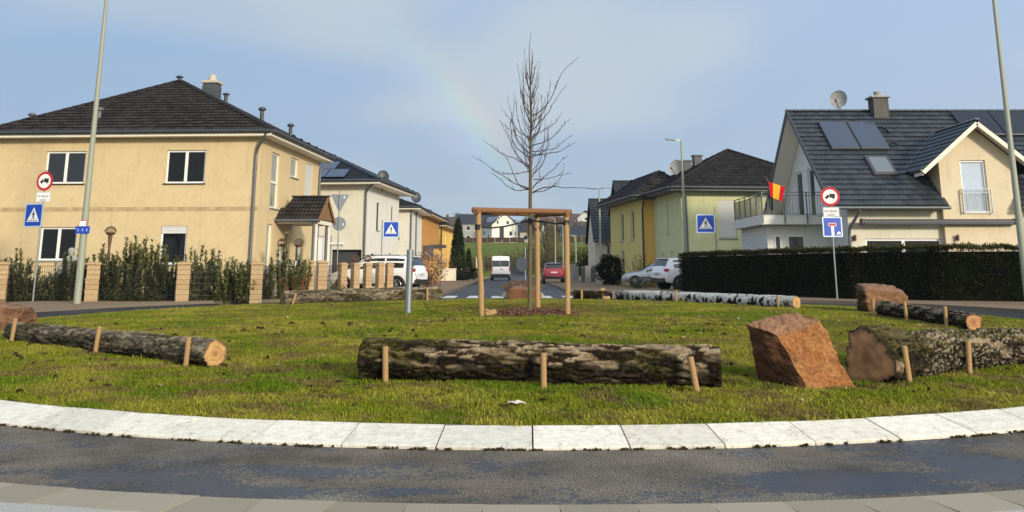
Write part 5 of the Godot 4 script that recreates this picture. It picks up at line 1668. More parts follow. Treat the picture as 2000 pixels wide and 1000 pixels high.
func lettering(text: String, par: Node, m: Material, at: Vector3, size: float, width := 0.0, turn := Basis()) -> MeshInstance3D:
	# raised print, centred on at, facing +z of turn
	var t := TextMesh.new()
	var f := SystemFont.new()
	f.font_names = PackedStringArray(["Droid Sans"])
	t.font = f
	t.text = text
	t.font_size = 64
	t.pixel_size = size / 46.0
	t.depth = 0.002
	t.material = m
	var w := t.get_aabb().size.x
	var sx := width / w if width > 0.0 and w > 0.0 else 1.0
	var o := part("lettering", t, null, par, Transform3D(turn * Basis().scaled(Vector3(sx, 1, 1)), at))
	return o

func far_village() -> void:
	var dark := shades(lin(0.04, 0.04, 0.043))
	var red := shades(lin(0.20, 0.085, 0.05))
	var brown := shades(lin(0.13, 0.085, 0.06))
	var row := [
		# label, x, d, yaw, w, d, eave, rise, wall, tones, gable turned to us
		["big white gabled house with a dark roof and solar panels on the far hill", 1.6, 272.0, 24.0, 7.6, 12.0, 4.8, 3.1, "wall_white", dark, 1],
		["grey-roofed house with a flat front left of the white hill house", -6.5, 276.0, 10.0, 7.0, 9.0, 5.2, 2.6, "concrete", dark, 0],
		["house with a dark roof just right of the white hill house", 7.6, 280.0, -12.0, 5.5, 9.0, 3.2, 3.2, "wall_cream", dark, 0],
		["house with a red tiled roof on the far hill", 16.5, 300.0, 8.0, 9.0, 9.0, 3.8, 3.6, "wall_cream", red, 0],
		["low barn with a brown roof on the far hill", 21.0, 285.0, -10.0, 10.0, 9.0, 2.6, 3.4, "wall_peach", brown, 0],
		["low house with a slate-blue roof at the right edge of the meadow", 22.0, 268.0, 6.0, 8.5, 8.0, 2.2, 2.4, "wall_white", dark, 0],
		["white gabled house with a balcony and red verge on the far hill", 25.2, 296.0, -18.0, 7.6, 11.0, 6.0, 3.3, "wall_white", red, 1],
		["cream house with a brown roof beyond the far barn", 30.0, 330.0, 5.0, 12.0, 10.0, 5.0, 4.0, "wall_cream", brown, 0],
		["long brown-roofed house beyond the meadow at the left", -16.0, 300.0, -8.0, 12.0, 9.0, 4.0, 3.5, "wall_cream", brown, 0]]
	for q: Array in row:
		var h := thing("hill_house", q[0], "house", v(q[1], plane(q[2]) - 0.2, q[2]), q[3], "houses on the far hill")
		var w: float = q[4]
		var d: float = q[5]
		var m: Material = M[q[8]]
		if q[10] == 1:
			# gable towards us: turn everything a quarter
			var in_ := Node3D.new()
			in_.free()
			var gw := w
			var top: float = q[6] + q[7]
			var holes := [Rect2(w * 0.18, q[6] + 0.1, 0.7, 1.0), Rect2(w * 0.55, q[6] + 0.1, 0.9, 1.0), Rect2(w * 0.28, 0.8, 1.5, 3.6), Rect2(w * 0.66, 1.9, 1.0, 1.3), Rect2(w * 0.88, 2.0, 0.5, 1.2)]
			if q[9] == red: holes = [Rect2(w * 0.2, 3.5, 0.9, 1.6), Rect2(w * 0.42, 3.3, 2.0, 2.0), Rect2(w * 0.45, 6.3, 1.0, 1.0), Rect2(w * 0.42, 0.8, 1.6, 1.8)]
			wall(h, "wall", m, Transform3D(Basis(), Vector3(-w, 0, 0)), PackedVector2Array([Vector2(0, 0), Vector2(w, 0), Vector2(w, q[6]), Vector2(w * 0.66, top - 0.5), Vector2(w * 0.34, top - 0.5), Vector2(0, q[6])]), holes)
			wall(h, "wall", m, Transform3D(Basis(Vector3.UP, PI / 2), Vector3.ZERO), rect(d, q[6]))
			var lh := [Rect2(d - 3.0, 0.4, 1.0, 2.0), Rect2(d - 6.0, 2.2, 1.2, 1.2), Rect2(d - 9.0, 2.2, 1.2, 1.2)]
			wall(h, "wall", m, Transform3D(Basis(Vector3.UP, -PI / 2), Vector3(-w, 0, -d)), rect(d, q[6]), lh)
			for r: Rect2 in holes: window(h, Transform3D(Basis(), Vector3(-w, 0, 0)), r, {"sill": false, "pane": M.glass_grey, "bar": 0.1})
			for r: Rect2 in lh: window(h, Transform3D(Basis(Vector3.UP, -PI / 2), Vector3(-w, 0, -d)), r, {"sill": false, "bar": 0.1})
			var rz := 0.5
			var o := {"tw": 0.6, "tl": 0.55}
			roof_face(h, Vector3(-w - 0.6, q[6] - 0.3, -d - 0.5), Vector3(-w - 0.6, q[6] - 0.3, rz), [Vector3(-w / 2, top, -d - 0.5), Vector3(-w / 2, top, rz)], M.tile_blue, q[9], o)
			roof_face(h, Vector3(0.6, q[6] - 0.3, rz), Vector3(0.6, q[6] - 0.3, -d - 0.5), [Vector3(w / 2 - w, top, rz), Vector3(w / 2 - w, top, -d - 0.5)], M.tile_blue, q[9], o)
			var b := B.new()
			if q[9] == dark:
				for n in 3:
					var zz := -2.0 - n * 2.6
					var c := Vector3(-w * 0.80, q[6] + (top - q[6]) * 0.42 + 0.22, zz)
					b.box(c, Vector3(2.6, 0.06, 2.2), Basis(Vector3.BACK, atan2(top - q[6] + 0.3, w / 2 + 0.6)))
				part("solar_panel", b, M.solar, h)
			else:
				b.box(Vector3(-w * 0.45, 3.2, 0.6), Vector3(3.4, 0.2, 1.2))
				var bal := part("balcony", b, M.concrete, h)
				b = B.new()
				for n in 18: b.box(Vector3(-w * 0.45 - 1.65 + n * 0.194, 3.75, 1.17), Vector3(0.05, 1.0, 0.03))
				b.bar(Vector3(-w * 0.45 - 1.7, 4.25, 1.17), Vector3(-w * 0.45 + 1.7, 4.25, 1.17), 0.07)
				part("railing", b, M.brown_wood, bal)
		else:
			var holes := [Rect2(1.0, 0.9, 1.2, 1.2), Rect2(w - 2.4, 0.9, 1.2, 1.2)]
			if q[6] > 4.5: holes.append_array([Rect2(1.0, 3.4, 1.2, 1.2), Rect2(w - 2.4, 3.4, 1.2, 1.2)])
			gable_walls(h, m, w, d, q[6], 0.6, q[7], holes)
			for r: Rect2 in holes: window(h, Transform3D(Basis(), Vector3(-w, 0, 0)), r, {"sill": false, "bar": 0.1})
			gable_roof(h, w, d, q[6] + 0.05, 0.6, q[7], M.tile_blue, q[9], {"tw": 0.6, "tl": 0.55})
		var cb := B.new()
		cb.box(Vector3(-w * 0.35, q[6] + q[7] + 0.1, -d * 0.5 - 0.6), Vector3(0.7, 1.6, 0.7))
		part("chimney", cb, M.brick_grey, h)
	# garden walls and fences along the top of the meadow
	for q: Array in [["long brown board fence along the top of the meadow below the white hill house", -15.8, 3.2, 263.0, 1.25], ["dark brown fence at the top of the meadow on the right", 10.5, 23.0, 264.0, 1.6]]:
		var f := thing("board_fence", q[0], "fence", v(q[1], plane(q[3]), q[3]))
		var n := int((q[2] - q[1]) / 1.9)
		var bb := B.new()
		bb.box(Vector3(0.95, q[4] / 2, 0), Vector3(1.84, q[4], 0.06))
		var pm := bb.mesh(M.brown_wood)
		for k in n: part("panel", pm, null, f, Transform3D(Basis(), Vector3(k * 1.9, R(-0.06, 0.06), 0)))

# ---- signs, lamps, fences ------------------------------------------------------------------------------------------------
func rounded(w: float, h: float, r: float) -> PackedVector2Array:
	var out := PackedVector2Array()
	for k in 4:
		var c := Vector2((w / 2 - r) * (1 if k == 0 or k == 3 else -1), (h / 2 - r) * (1 if k < 2 else -1))
		for i in 5:
			var a := PI / 2 * (k + i / 4.0)
			out.append(c + Vector2(cos(a), sin(a)) * r)
	return out
func circle(r: float, n := 36) -> PackedVector2Array:
	var out := PackedVector2Array()
	for k in n: out.append(Vector2(cos(TAU * k / n), sin(TAU * k / n)) * r)
	return out
func shift(p: PackedVector2Array, o: Vector2) -> PackedVector2Array:
	var q := PackedVector2Array()
	for e in p: q.append(e + o)
	return q
func layer(called: String, polys: Array, z: float, m: Material, par: Node, at: Transform3D) -> MeshInstance3D:
	var b := B.new()
	for p: PackedVector2Array in polys: b.prism(p, 0.003 if z > 0.0 else 0.012, Transform3D(Basis(), Vector3(0, 0, z)))
	return part(called, b, m, par, at)
func sign_post(label: String, at: Vector3, h: float, r := 0.03) -> Node3D:
	var t := thing("traffic_sign", label, "traffic sign", at)
	var b := B.new()
	b.cyl(Vector3(0, -0.2, 0), Vector3(0, h, 0), r, 12)
	b.cyl(Vector3(0, h, 0), Vector3(0, h + 0.02, 0), r * 1.1, 12)
	part("post", b, M.galv, t)
	return t
func pl(a: Array) -> PackedVector2Array:
	var out := PackedVector2Array()
	for k in range(0, a.size(), 2): out.append(Vector2(a[k], a[k + 1]))
	return out
func clamps(par: Node, at: Transform3D, ys: Array) -> void:
	var b := B.new()
	for y: float in ys: b.box(Vector3(0, y, -0.04), Vector3(0.12, 0.03, 0.05))
	part("clamp", b, M.galv, par, at)
func lorry_ban(par: Node, at: Transform3D, d: float) -> void:
	var s := layer("round_plate", [circle(d / 2)], 0.0, M.sign_red, par, at)
	var I := Transform3D()
	layer("white_field", [circle(d * 0.37)], 0.003, M.sign_white, s, I)
	var u := d / 0.6
	layer("lorry_symbol", [pl([-0.02 * u, -0.035 * u, 0.15 * u, -0.035 * u, 0.15 * u, 0.085 * u, -0.02 * u, 0.085 * u]),
		pl([-0.16 * u, -0.035 * u, -0.035 * u, -0.035 * u, -0.035 * u, 0.055 * u, -0.085 * u, 0.055 * u, -0.12 * u, 0.01 * u, -0.16 * u, 0.0]),
		shift(circle(0.031 * u, 16), Vector2(-0.105, -0.045) * u), shift(circle(0.031 * u, 16), Vector2(0.095, -0.045) * u)], 0.006, M.sign_black, s, I)
	clamps(s, I, [d * 0.2, -d * 0.2])
func text_plate(par: Node, at: Transform3D, w: float, h: float) -> void:
	var s := layer("text_plate", [rounded(w, h, 0.02)], 0.0, M.sign_white, par, at)
	lettering("Durchgangs-", s, M.sign_black, Vector3(0, h * 0.10, 0.002), h * 0.24, w * 0.82)
	lettering("verkehr", s, M.sign_black, Vector3(0, -h * 0.30, 0.002), h * 0.24, w * 0.5)
	var b := B.new()
	for e: Array in [[0, h / 2 - 0.012, w - 0.03, 0.007], [0, -h / 2 + 0.012, w - 0.03, 0.007], [w / 2 - 0.012, 0, 0.007, h - 0.03], [-w / 2 + 0.012, 0, 0.007, h - 0.03]]:
		b.box(Vector3(e[0], e[1], 0.001), Vector3(e[2], e[3], 0.003))
	part("border_line", b, M.sign_black, s)
func crossing(par: Node, at: Transform3D, w: float) -> void:
	var I := Transform3D()
	var s := layer("crossing_plate", [rounded(w, w, w * 0.06)], 0.0, M.sign_edge, par, at)
	layer("blue_field", [rounded(w * 0.88, w * 0.88, w * 0.04)], 0.003, M.sign_blue, s, I)
	layer("white_triangle", [pl([-0.35 * w, -0.27 * w, 0.35 * w, -0.27 * w, 0.0, 0.33 * w])], 0.006, M.sign_white, s, I)
	var u := w
	var fig: Array = [shift(circle(0.032 * u, 14), Vector2(0.0, 0.155 * u)),
		pl([-0.035 * u, 0.11 * u, 0.03 * u, 0.115 * u, 0.045 * u, 0.0, 0.02 * u, -0.02 * u, -0.03 * u, -0.02 * u]),
		pl([-0.03 * u, -0.01 * u, 0.0, -0.01 * u, -0.035 * u, -0.17 * u, -0.075 * u, -0.17 * u]), pl([0.0, -0.01 * u, 0.035 * u, -0.01 * u, 0.085 * u, -0.165 * u, 0.045 * u, -0.17 * u]),
		pl([-0.035 * u, 0.10 * u, -0.02 * u, 0.06 * u, -0.085 * u, 0.0, -0.10 * u, 0.015 * u]), pl([0.03 * u, 0.105 * u, 0.09 * u, 0.02 * u, 0.075 * u, 0.005 * u, 0.025 * u, 0.06 * u])]
	for k in 6:
		var x := (-0.25 + k * 0.092) * u
		fig.append(pl([x - 0.015 * u, -0.25 * u, x + 0.035 * u, -0.25 * u, x + 0.022 * u, -0.185 * u, x - 0.005 * u, -0.185 * u]))
	layer("walking_figure", fig, 0.009, M.sign_black, s, I)
	clamps(s, I, [w * 0.25, -w * 0.25])
func face(y: float, yaw: float, x := 0.0) -> Transform3D:
	var bs := Basis(Vector3.UP, deg_to_rad(yaw))
	return Transform3D(bs, Vector3(0, y, 0) + bs * Vector3(x, 0, 0.045))
func street_lamp(label: String, at: Vector3, h: float, r0: float, r1: float, arm: Vector3, group := "street lamps") -> Node3D:
	var t := thing("street_lamp", label, "street lamp", at, 0, group)
	var b := B.new()
	b.tube([Vector3(0, -0.1, 0), Vector3(0, h * 0.25, 0), Vector3(0, h * 0.252, 0), Vector3(0, h, 0)], [r0, r0 * 0.97, r0 * 0.86, r1], 14)
	part("pole", b, M.lamp_paint, t)
	b = B.new()
	b.box(Vector3(0.0, 0.9, r0 - 0.01), Vector3(r0 * 0.9, 0.35, 0.02), Basis(), 0.01)
	part("service_door", b, M.lamp_paint, t)
	b = B.new()
	var e := Vector3(0, h - 0.03, 0)
	b.bar(e, e + arm, 0.05, 0.05)
	var bs := Basis.looking_at(arm.normalized(), Vector3.UP)
	b.box(e + arm * 0.72, Vector3(0.2, 0.08, arm.length() * 0.65), bs, 0.03)
	part("luminaire", b, M.galv, t)
	return t
func pillar(label: String, at: Vector3, yaw: float, proto: Node3D, courses := 8) -> Node3D:
	if proto:
		return copy(proto, at, yaw, label)
	var t := thing("stone_pillar", label, "fence pillar", at, yaw, "sandstone block pillars of the garden fence")
	var ms: Array = []
	for k in 4:
		var b := B.new()
		var c := 1.0 + [0.0, 0.07, -0.07, 0.03][k] as float
		b.col = Color(c, c * [1.0, 1.0, 0.97, 1.03][k], c * [1.0, 0.95, 0.92, 1.05][k])
		b.box(Vector3.ZERO, Vector3(0.42, 0.158, 0.42), Basis(), 0.014)
		ms.append(b.mesh(M.sandstone))
	for k in courses:
		part("block", ms[(k * 3 + k / 2) % 4], null, t, Transform3D(Basis(Vector3.UP, PI / 2 * (k % 4) + R(-0.015, 0.015)), Vector3(R(-0.004, 0.004), 0.08 + k * 0.161, R(-0.004, 0.004))))
	var b := B.new()
	b.box(Vector3(0, courses * 0.161 + 0.035, 0), Vector3(0.5, 0.07, 0.5), Basis(), 0.02)
	b.box(Vector3(0, courses * 0.161 + 0.085, 0), Vector3(0.38, 0.04, 0.38), Basis(), 0.02)
	part("cap", b, M.sandstone, t)
	return t
func fence_panel(label: String, a: Vector3, c: Vector3, h := 1.2) -> void:
	var L := a.distance_to(c)
	var d := (c - a).normalized()
	var t := thing("wire_fence_panel", label, "fence", a, rad_to_deg(atan2(-d.z, d.x)), "dark wire mesh fence panels between the pillars")
	var b := B.new()
	for k in int(L / 0.07): b.box(Vector3(0.03 + k * 0.07, h / 2 + 0.03, 0), Vector3(0.008, h, 0.008))
	part("rods", b, M.fence_dark, t).set_meta("kind", "stuff")
	b = B.new()
	for k in 7: b.box(Vector3(L / 2, 0.06 + k * (h - 0.06) / 6, 0.009), Vector3(L, 0.012, 0.01))
	part("rails", b, M.fence_dark, t)
func flower_basket(label: String, at: Vector3, r: float, stem: float, m: Material, group: String) -> void:
	# wrought basket: a bowl of dark moss under a cage of hoops
	var t := thing("flower_basket", label, "planter", at, 0, group)
	var b := B.new()
	if stem > 0.0: b.lathe(Vector3.ZERO, [[0.16, 0], [0.16, 0.06], [0.08, 0.1], [0.05, stem * 0.3], [0.07, stem * 0.6], [0.04, stem * 0.8], [0.08, stem]], 12)
	if stem > 0.0: part("pedestal", b, m, t)
	b = B.new()
	for k in 6:
		var pts: Array = []
		var rr: Array = []
		for i in 13:
			var a := PI * i / 12.0
			pts.append(Vector3(cos(a) * r * cos(PI * k / 6), stem + r * 0.6 + sin(a) * r, cos(a) * r * sin(PI * k / 6)))
			rr.append(0.012)
		b.tube(pts, rr, 5)
	part("hoops", b, M.bronze, t)
	b = B.new()
	b.lathe(Vector3(0, stem, 0), [[0.001, 0], [r * 0.5, r * 0.08], [r * 0.85, r * 0.34], [r * 0.9, r * 0.48], [r * 0.6, r * 0.62], [0.001, r * 0.66]], 14)
	part("bowl", b, M.bronze, t)

func street_things() -> void:
	# signs
	var s := sign_post("left post with lorry ban, through-traffic plate and blue crossing sign before the yellow house", v(-15.8, 0.55, 34.06), 4.32)
	lorry_ban(s, face(3.97, -14), 0.64)
	text_plate(s, face(3.44, -4), 0.5, 0.33)
	crossing(s, face(2.84, -22, -0.33), 0.8)
	s = sign_post("right post with lorry ban, through-traffic plate and blue dead-end sign before the hedge", v(11.34, 0.5, 36.0), 3.98)
	lorry_ban(s, face(3.64, -8), 0.68)
	text_plate(s, face(3.10, -8), 0.56, 0.34)
	var I := Transform3D()
	var de := layer("dead_end_plate", [rounded(0.7, 0.7, 0.04)], 0.0, M.sign_edge, s, face(2.58, 2))
	layer("blue_field", [rounded(0.62, 0.62, 0.03)], 0.003, M.sign_blue, de, I)
	layer("white_stem", [pl([-0.05, -0.30, 0.05, -0.30, 0.05, 0.11, -0.05, 0.11]), pl([-0.14, 0.025, 0.14, 0.025, 0.14, 0.135, -0.14, 0.135])], 0.006, M.sign_white, de, I)
	layer("red_bar", [pl([-0.125, 0.04, 0.125, 0.04, 0.125, 0.12, -0.125, 0.12])], 0.009, M.sign_red, de, I)
	layer("white_symbol", [pl([0.14, -0.28, 0.17, -0.28, 0.19, -0.24, 0.22, -0.27, 0.25, -0.24, 0.27, -0.28, 0.285, -0.22, 0.25, -0.17, 0.2, -0.165, 0.15, -0.2])], 0.006, M.sign_white, de, I)
	clamps(de, I, [0.2, -0.2])
	s = sign_post("blue pedestrian crossing sign on a thin post before the green house and hedge", v(9.45, 0.5, 47.2), 3.95)
	crossing(s, face(3.19, -6, -0.44), 0.86)
	s = sign_post("blue pedestrian crossing sign before the white house, left of the young tree", v(-6.46, 0.5, 50.6), 3.5)
	crossing(s, face(3.06, 4, 0.44), 0.8)
	s = sign_post("give-way triangle above a round sign, both seen from their grey backs, before the cream house", v(-8.6, 0.5, 50.4), 4.95)
	var tri_at := Transform3D(Basis(Vector3.UP, deg_to_rad(-170)), Vector3(0, 4.35, -0.05))
	var tp := layer("triangle_plate", [pl([-0.46, 0.42, 0.46, 0.42, 0.04, -0.42, -0.04, -0.42])], 0.0, M.sign_back, s, tri_at)
	layer("red_border", [pl([-0.44, 0.405, 0.44, 0.405, 0.0, -0.40])], 0.003, M.sign_red, tp, I)
	layer("white_field", [pl([-0.29, 0.32, 0.29, 0.32, 0.0, -0.22])], 0.006, M.sign_white, tp, I)
	layer("back_label", [pl([-0.26, 0.22, -0.18, 0.22, -0.18, 0.34, -0.26, 0.34])], -0.013, M.sign_edge, tp, I)
	var rp := layer("round_plate", [circle(0.34)], 0.0, M.sign_back, s, Transform3D(Basis(Vector3.UP, deg_to_rad(-170)), Vector3(0, 3.33, -0.05)))
	layer("blue_field", [circle(0.32)], 0.003, M.sign_blue, rp, I)
	layer("back_label", [pl([-0.24, -0.1, -0.17, -0.1, -0.17, 0.02, -0.24, 0.02])], -0.013, M.sign_edge, rp, I)
	s = sign_post("round sign on the traffic island in the street, seen edge-on from its grey-blue back", v(0.6, 0.55, 46.5), 2.05)
	rp = layer("round_plate", [circle(0.33)], 0.0, M.sign_back, s, Transform3D(Basis(Vector3.UP, deg_to_rad(140)), Vector3(-0.16, 1.30, -0.05)))
	layer("blue_field", [circle(0.31)], 0.003, M.sign_blue, rp, I)
	# lamps
	var l := street_lamp("tall tapering pale green lamp post at the left with small blue plate", v(-13.72, 0.55, 32.6), 11.2, 0.115, 0.05, Vector3(0.2, 0.05, 0.9))
	var pb := B.new()
	pb.box(Vector3(0.0, 2.29, 0.12), Vector3(0.46, 0.23, 0.012), Basis(), 0.003)
	var lp := part("blue_plate", pb, M.sign_blue, l)
	for k in 3:
		for j in 3:
			pb = B.new()
			pb.bar(Vector3(-0.14 + k * 0.14 - 0.035 * cos(j * PI / 3), 2.29 - 0.05 * sin(j * PI / 3), 0.128), Vector3(-0.14 + k * 0.14 + 0.035 * cos(j * PI / 3), 2.29 + 0.05 * sin(j * PI / 3), 0.128), 0.012, 0.004)
			part("white_star", pb, M.sign_white, lp)
	pb = B.new()
	pb.box(Vector3(-0.01, 2.49, 0.12), Vector3(0.26, 0.2, 0.01), Basis(), 0.003)
	var wp := part("label_plate", pb, M.sign_red, l)
	pb = B.new()
	pb.box(Vector3(-0.01, 2.49, 0.126), Vector3(0.22, 0.16, 0.004))
	part("white_field", pb, M.sign_white, wp)
	street_lamp("tall tapering pale green lamp post at the right edge before the dormer house", v(15.95, 0.55, 31.9), 11.2, 0.115, 0.05, Vector3(-0.2, 0.05, 0.9))
	street_lamp("slender lamp post with flat head at the left end of the dark hedge", v(8.9, 0.5, 52.4), 7.75, 0.1, 0.05, Vector3(-0.8, 0.06, 0.1))
	street_lamp("slender lamp post with a flat head before the garage house", v(6.75, 0.5, 78.0), 7.2, 0.1, 0.05, Vector3(-0.75, 0.05, 0.1))
	street_lamp("distant lamp post right of the young tree, behind the red car", v(5.6, plane(132.0), 132.0), 7.6, 0.1, 0.06, Vector3(-0.7, 0.05, 0.1))
	street_lamp("distant lamp post half hidden by the right timber post of the tree frame", v(6.9, plane(138.0), 138.0), 7.0, 0.1, 0.06, Vector3(-0.7, 0.05, 0.1))
	street_lamp("short lamp post beside the pale switch cabinet on the right pavement", v(6.5, 0.5, 104.0), 4.5, 0.08, 0.06, Vector3(-0.6, 0.05, 0.1))
	# pillars and wire fence in front of the yellow house
	var row := [[-16.95, 34.1, 20.0, "leftmost, at the very edge"], [-13.95, 34.2, 22.0, "behind the tall left lamp post"], [-10.95, 34.2, 22.0, "below the narrow shuttered window"], [-8.72, 34.9, 28.0, "at the corner of the yellow house by the downpipe"],
		[-7.88, 39.6, 42.0, "nearest the porch, left of the give-way post"], [-7.62, 41.2, 20.0, "behind the porch pillar, mostly shaded"], [-7.10, 43.0, 42.0, "just right of the give-way post"], [-6.66, 43.6, 42.0, "under the first flower basket"],
		[-6.22, 44.2, 38.0, "under the second flower basket"], [-5.78, 44.9, 42.0, "narrow gap left of the last"], [-5.45, 45.6, 30.0, "the last, before the back wheel of the white car"]]
	var proto: Node3D = null
	var feet: Array[Vector3] = []
	for q: Array in row:
		var at := v(q[0], 0.5 if q[1] > 38 else 0.47, q[1])
		feet.append(at)
		var pp := pillar("sandstone block pillar " + q[3], at, q[2], proto)
		if proto == null: proto = pp
		if q[1] > 42.5: pp.scale = Vector3(0.7, 1.0, 0.7)
		elif q[1] > 39.0: pp.scale = Vector3(0.9, 1.05, 0.9)
	for k in [0, 1, 2]:
		fence_panel(["dark wire fence panel left of the tall lamp post", "dark wire fence panel right of the tall lamp post", "dark wire fence panel beside the corner downpipe"][k], feet[k] + Vector3(0.25, 0.05, 0), feet[k + 1] - Vector3(0.25, -0.05, 0))
	fence_panel("dark wire fence panel from the corner pillar to the porch pillar", feet[3] + Vector3(0.1, 0.05, -0.3), feet[4] + Vector3(-0.1, 0.05, 0.3))
	fence_panel("dark wire gate panel between the porch pillars and the give-way post", feet[5] + Vector3(0.15, 0.05, -0.2), feet[6] + Vector3(-0.1, 0.05, 0.2))
	var b := B.new()
	b.box(Vector3(0, 0.75, 0), Vector3(1.1, 1.5, 0.3), Basis(), 0.02)
	tag_thing("garden_wall", b, M.wall_cream, "low pale garden wall left of the porch pillar", "wall", v(-8.95, 0.45, 41.0), 10)
	# cabinets and bins on the right pavement
	b = B.new()
	b.box(Vector3(0, 0.85, 0), Vector3(0.9, 1.7, 0.5), Basis(), 0.03)
	var c := thing("switch_cabinet", "tall pale grey switch cabinet beside the short lamp post", "cabinet", v(5.9, 0.5, 98.0), 0)
	part("housing", b, M.concrete, c)
	b = B.new()
	b.box(Vector3(0, 1.72, 0), Vector3(0.98, 0.06, 0.58), Basis(), 0.02)
	part("lid", b, M.zinc, c)
	c = thing("bin_enclosure", "grey bin enclosure with blue-grey doors on the right pavement", "bin enclosure", v(6.2, 0.5, 86.5), 0)
	b = B.new()
	b.box(Vector3(0.6, 1.28, 0), Vector3(2.0, 0.14, 1.0), Basis(), 0.02)
	part("roof", b, M.galv, c)
	for k in 3:
		b = B.new()
		b.box(Vector3(-0.1 + k * 0.68, 0.62, 0.42), Vector3(0.62, 1.16, 0.06), Basis(), 0.015)
		part("door", b, M.zinc, c)
	b = B.new()
	b.box(Vector3(0.6, 0.6, -0.05), Vector3(1.9, 1.2, 0.85))
	part("body", b, M.frame_grey, c)
	b = B.new()
	b.box(Vector3(0, 0.7, 0), Vector3(0.45, 1.35, 0.35), Basis(), 0.02)
	tag_thing("meter_box", b, M.concrete, "narrow light grey meter box standing before the bin enclosure", "cabinet", v(6.1, 0.55, 82.5))
	for q: Array in [["low pale garden wall by the tall cypress", -6.1, 98.0, 1.5, 1.1, 15.0], ["low beige wall end beside the small cypress", -5.1, 112.0, 1.0, 1.3, 5.0], ["narrow cream gate pier by the pavement before the van", -3.9, 118.0, 0.5, 2.4, 0.0]]:
		b = B.new()
		b.box(Vector3(0, q[4] / 2, 0), Vector3(q[3], q[4], 0.3), Basis(), 0.02)
		b.box(Vector3(0, q[4] + 0.04, 0), Vector3(q[3] + 0.1, 0.08, 0.4), Basis(), 0.015)
		tag_thing("garden_wall", b, M.wall_cream, q[0], "wall", v(q[1], 0.55, q[2]), q[5])
	# planted traffic island in the mouth of the street
	var isl := structure("traffic_island")
	b = B.new()
	var pos := PackedVector3Array()
	for j in 9:
		for i in 33:
			var a := TAU * i / 32.0
			var r := 1.0 - j / 8.0
			pos.append(v(0.45 + cos(a) * 0.95 * r, 0.5 + (0.14 if r < 0.93 else 0.02) + 0.05 * (1.0 - r), 44.2 + sin(a) * 3.2 * r))
	b.grid(32, 8, pos, PackedColorArray(), true)
	part("kerbed_bed", b, M.kerb_grey, isl)

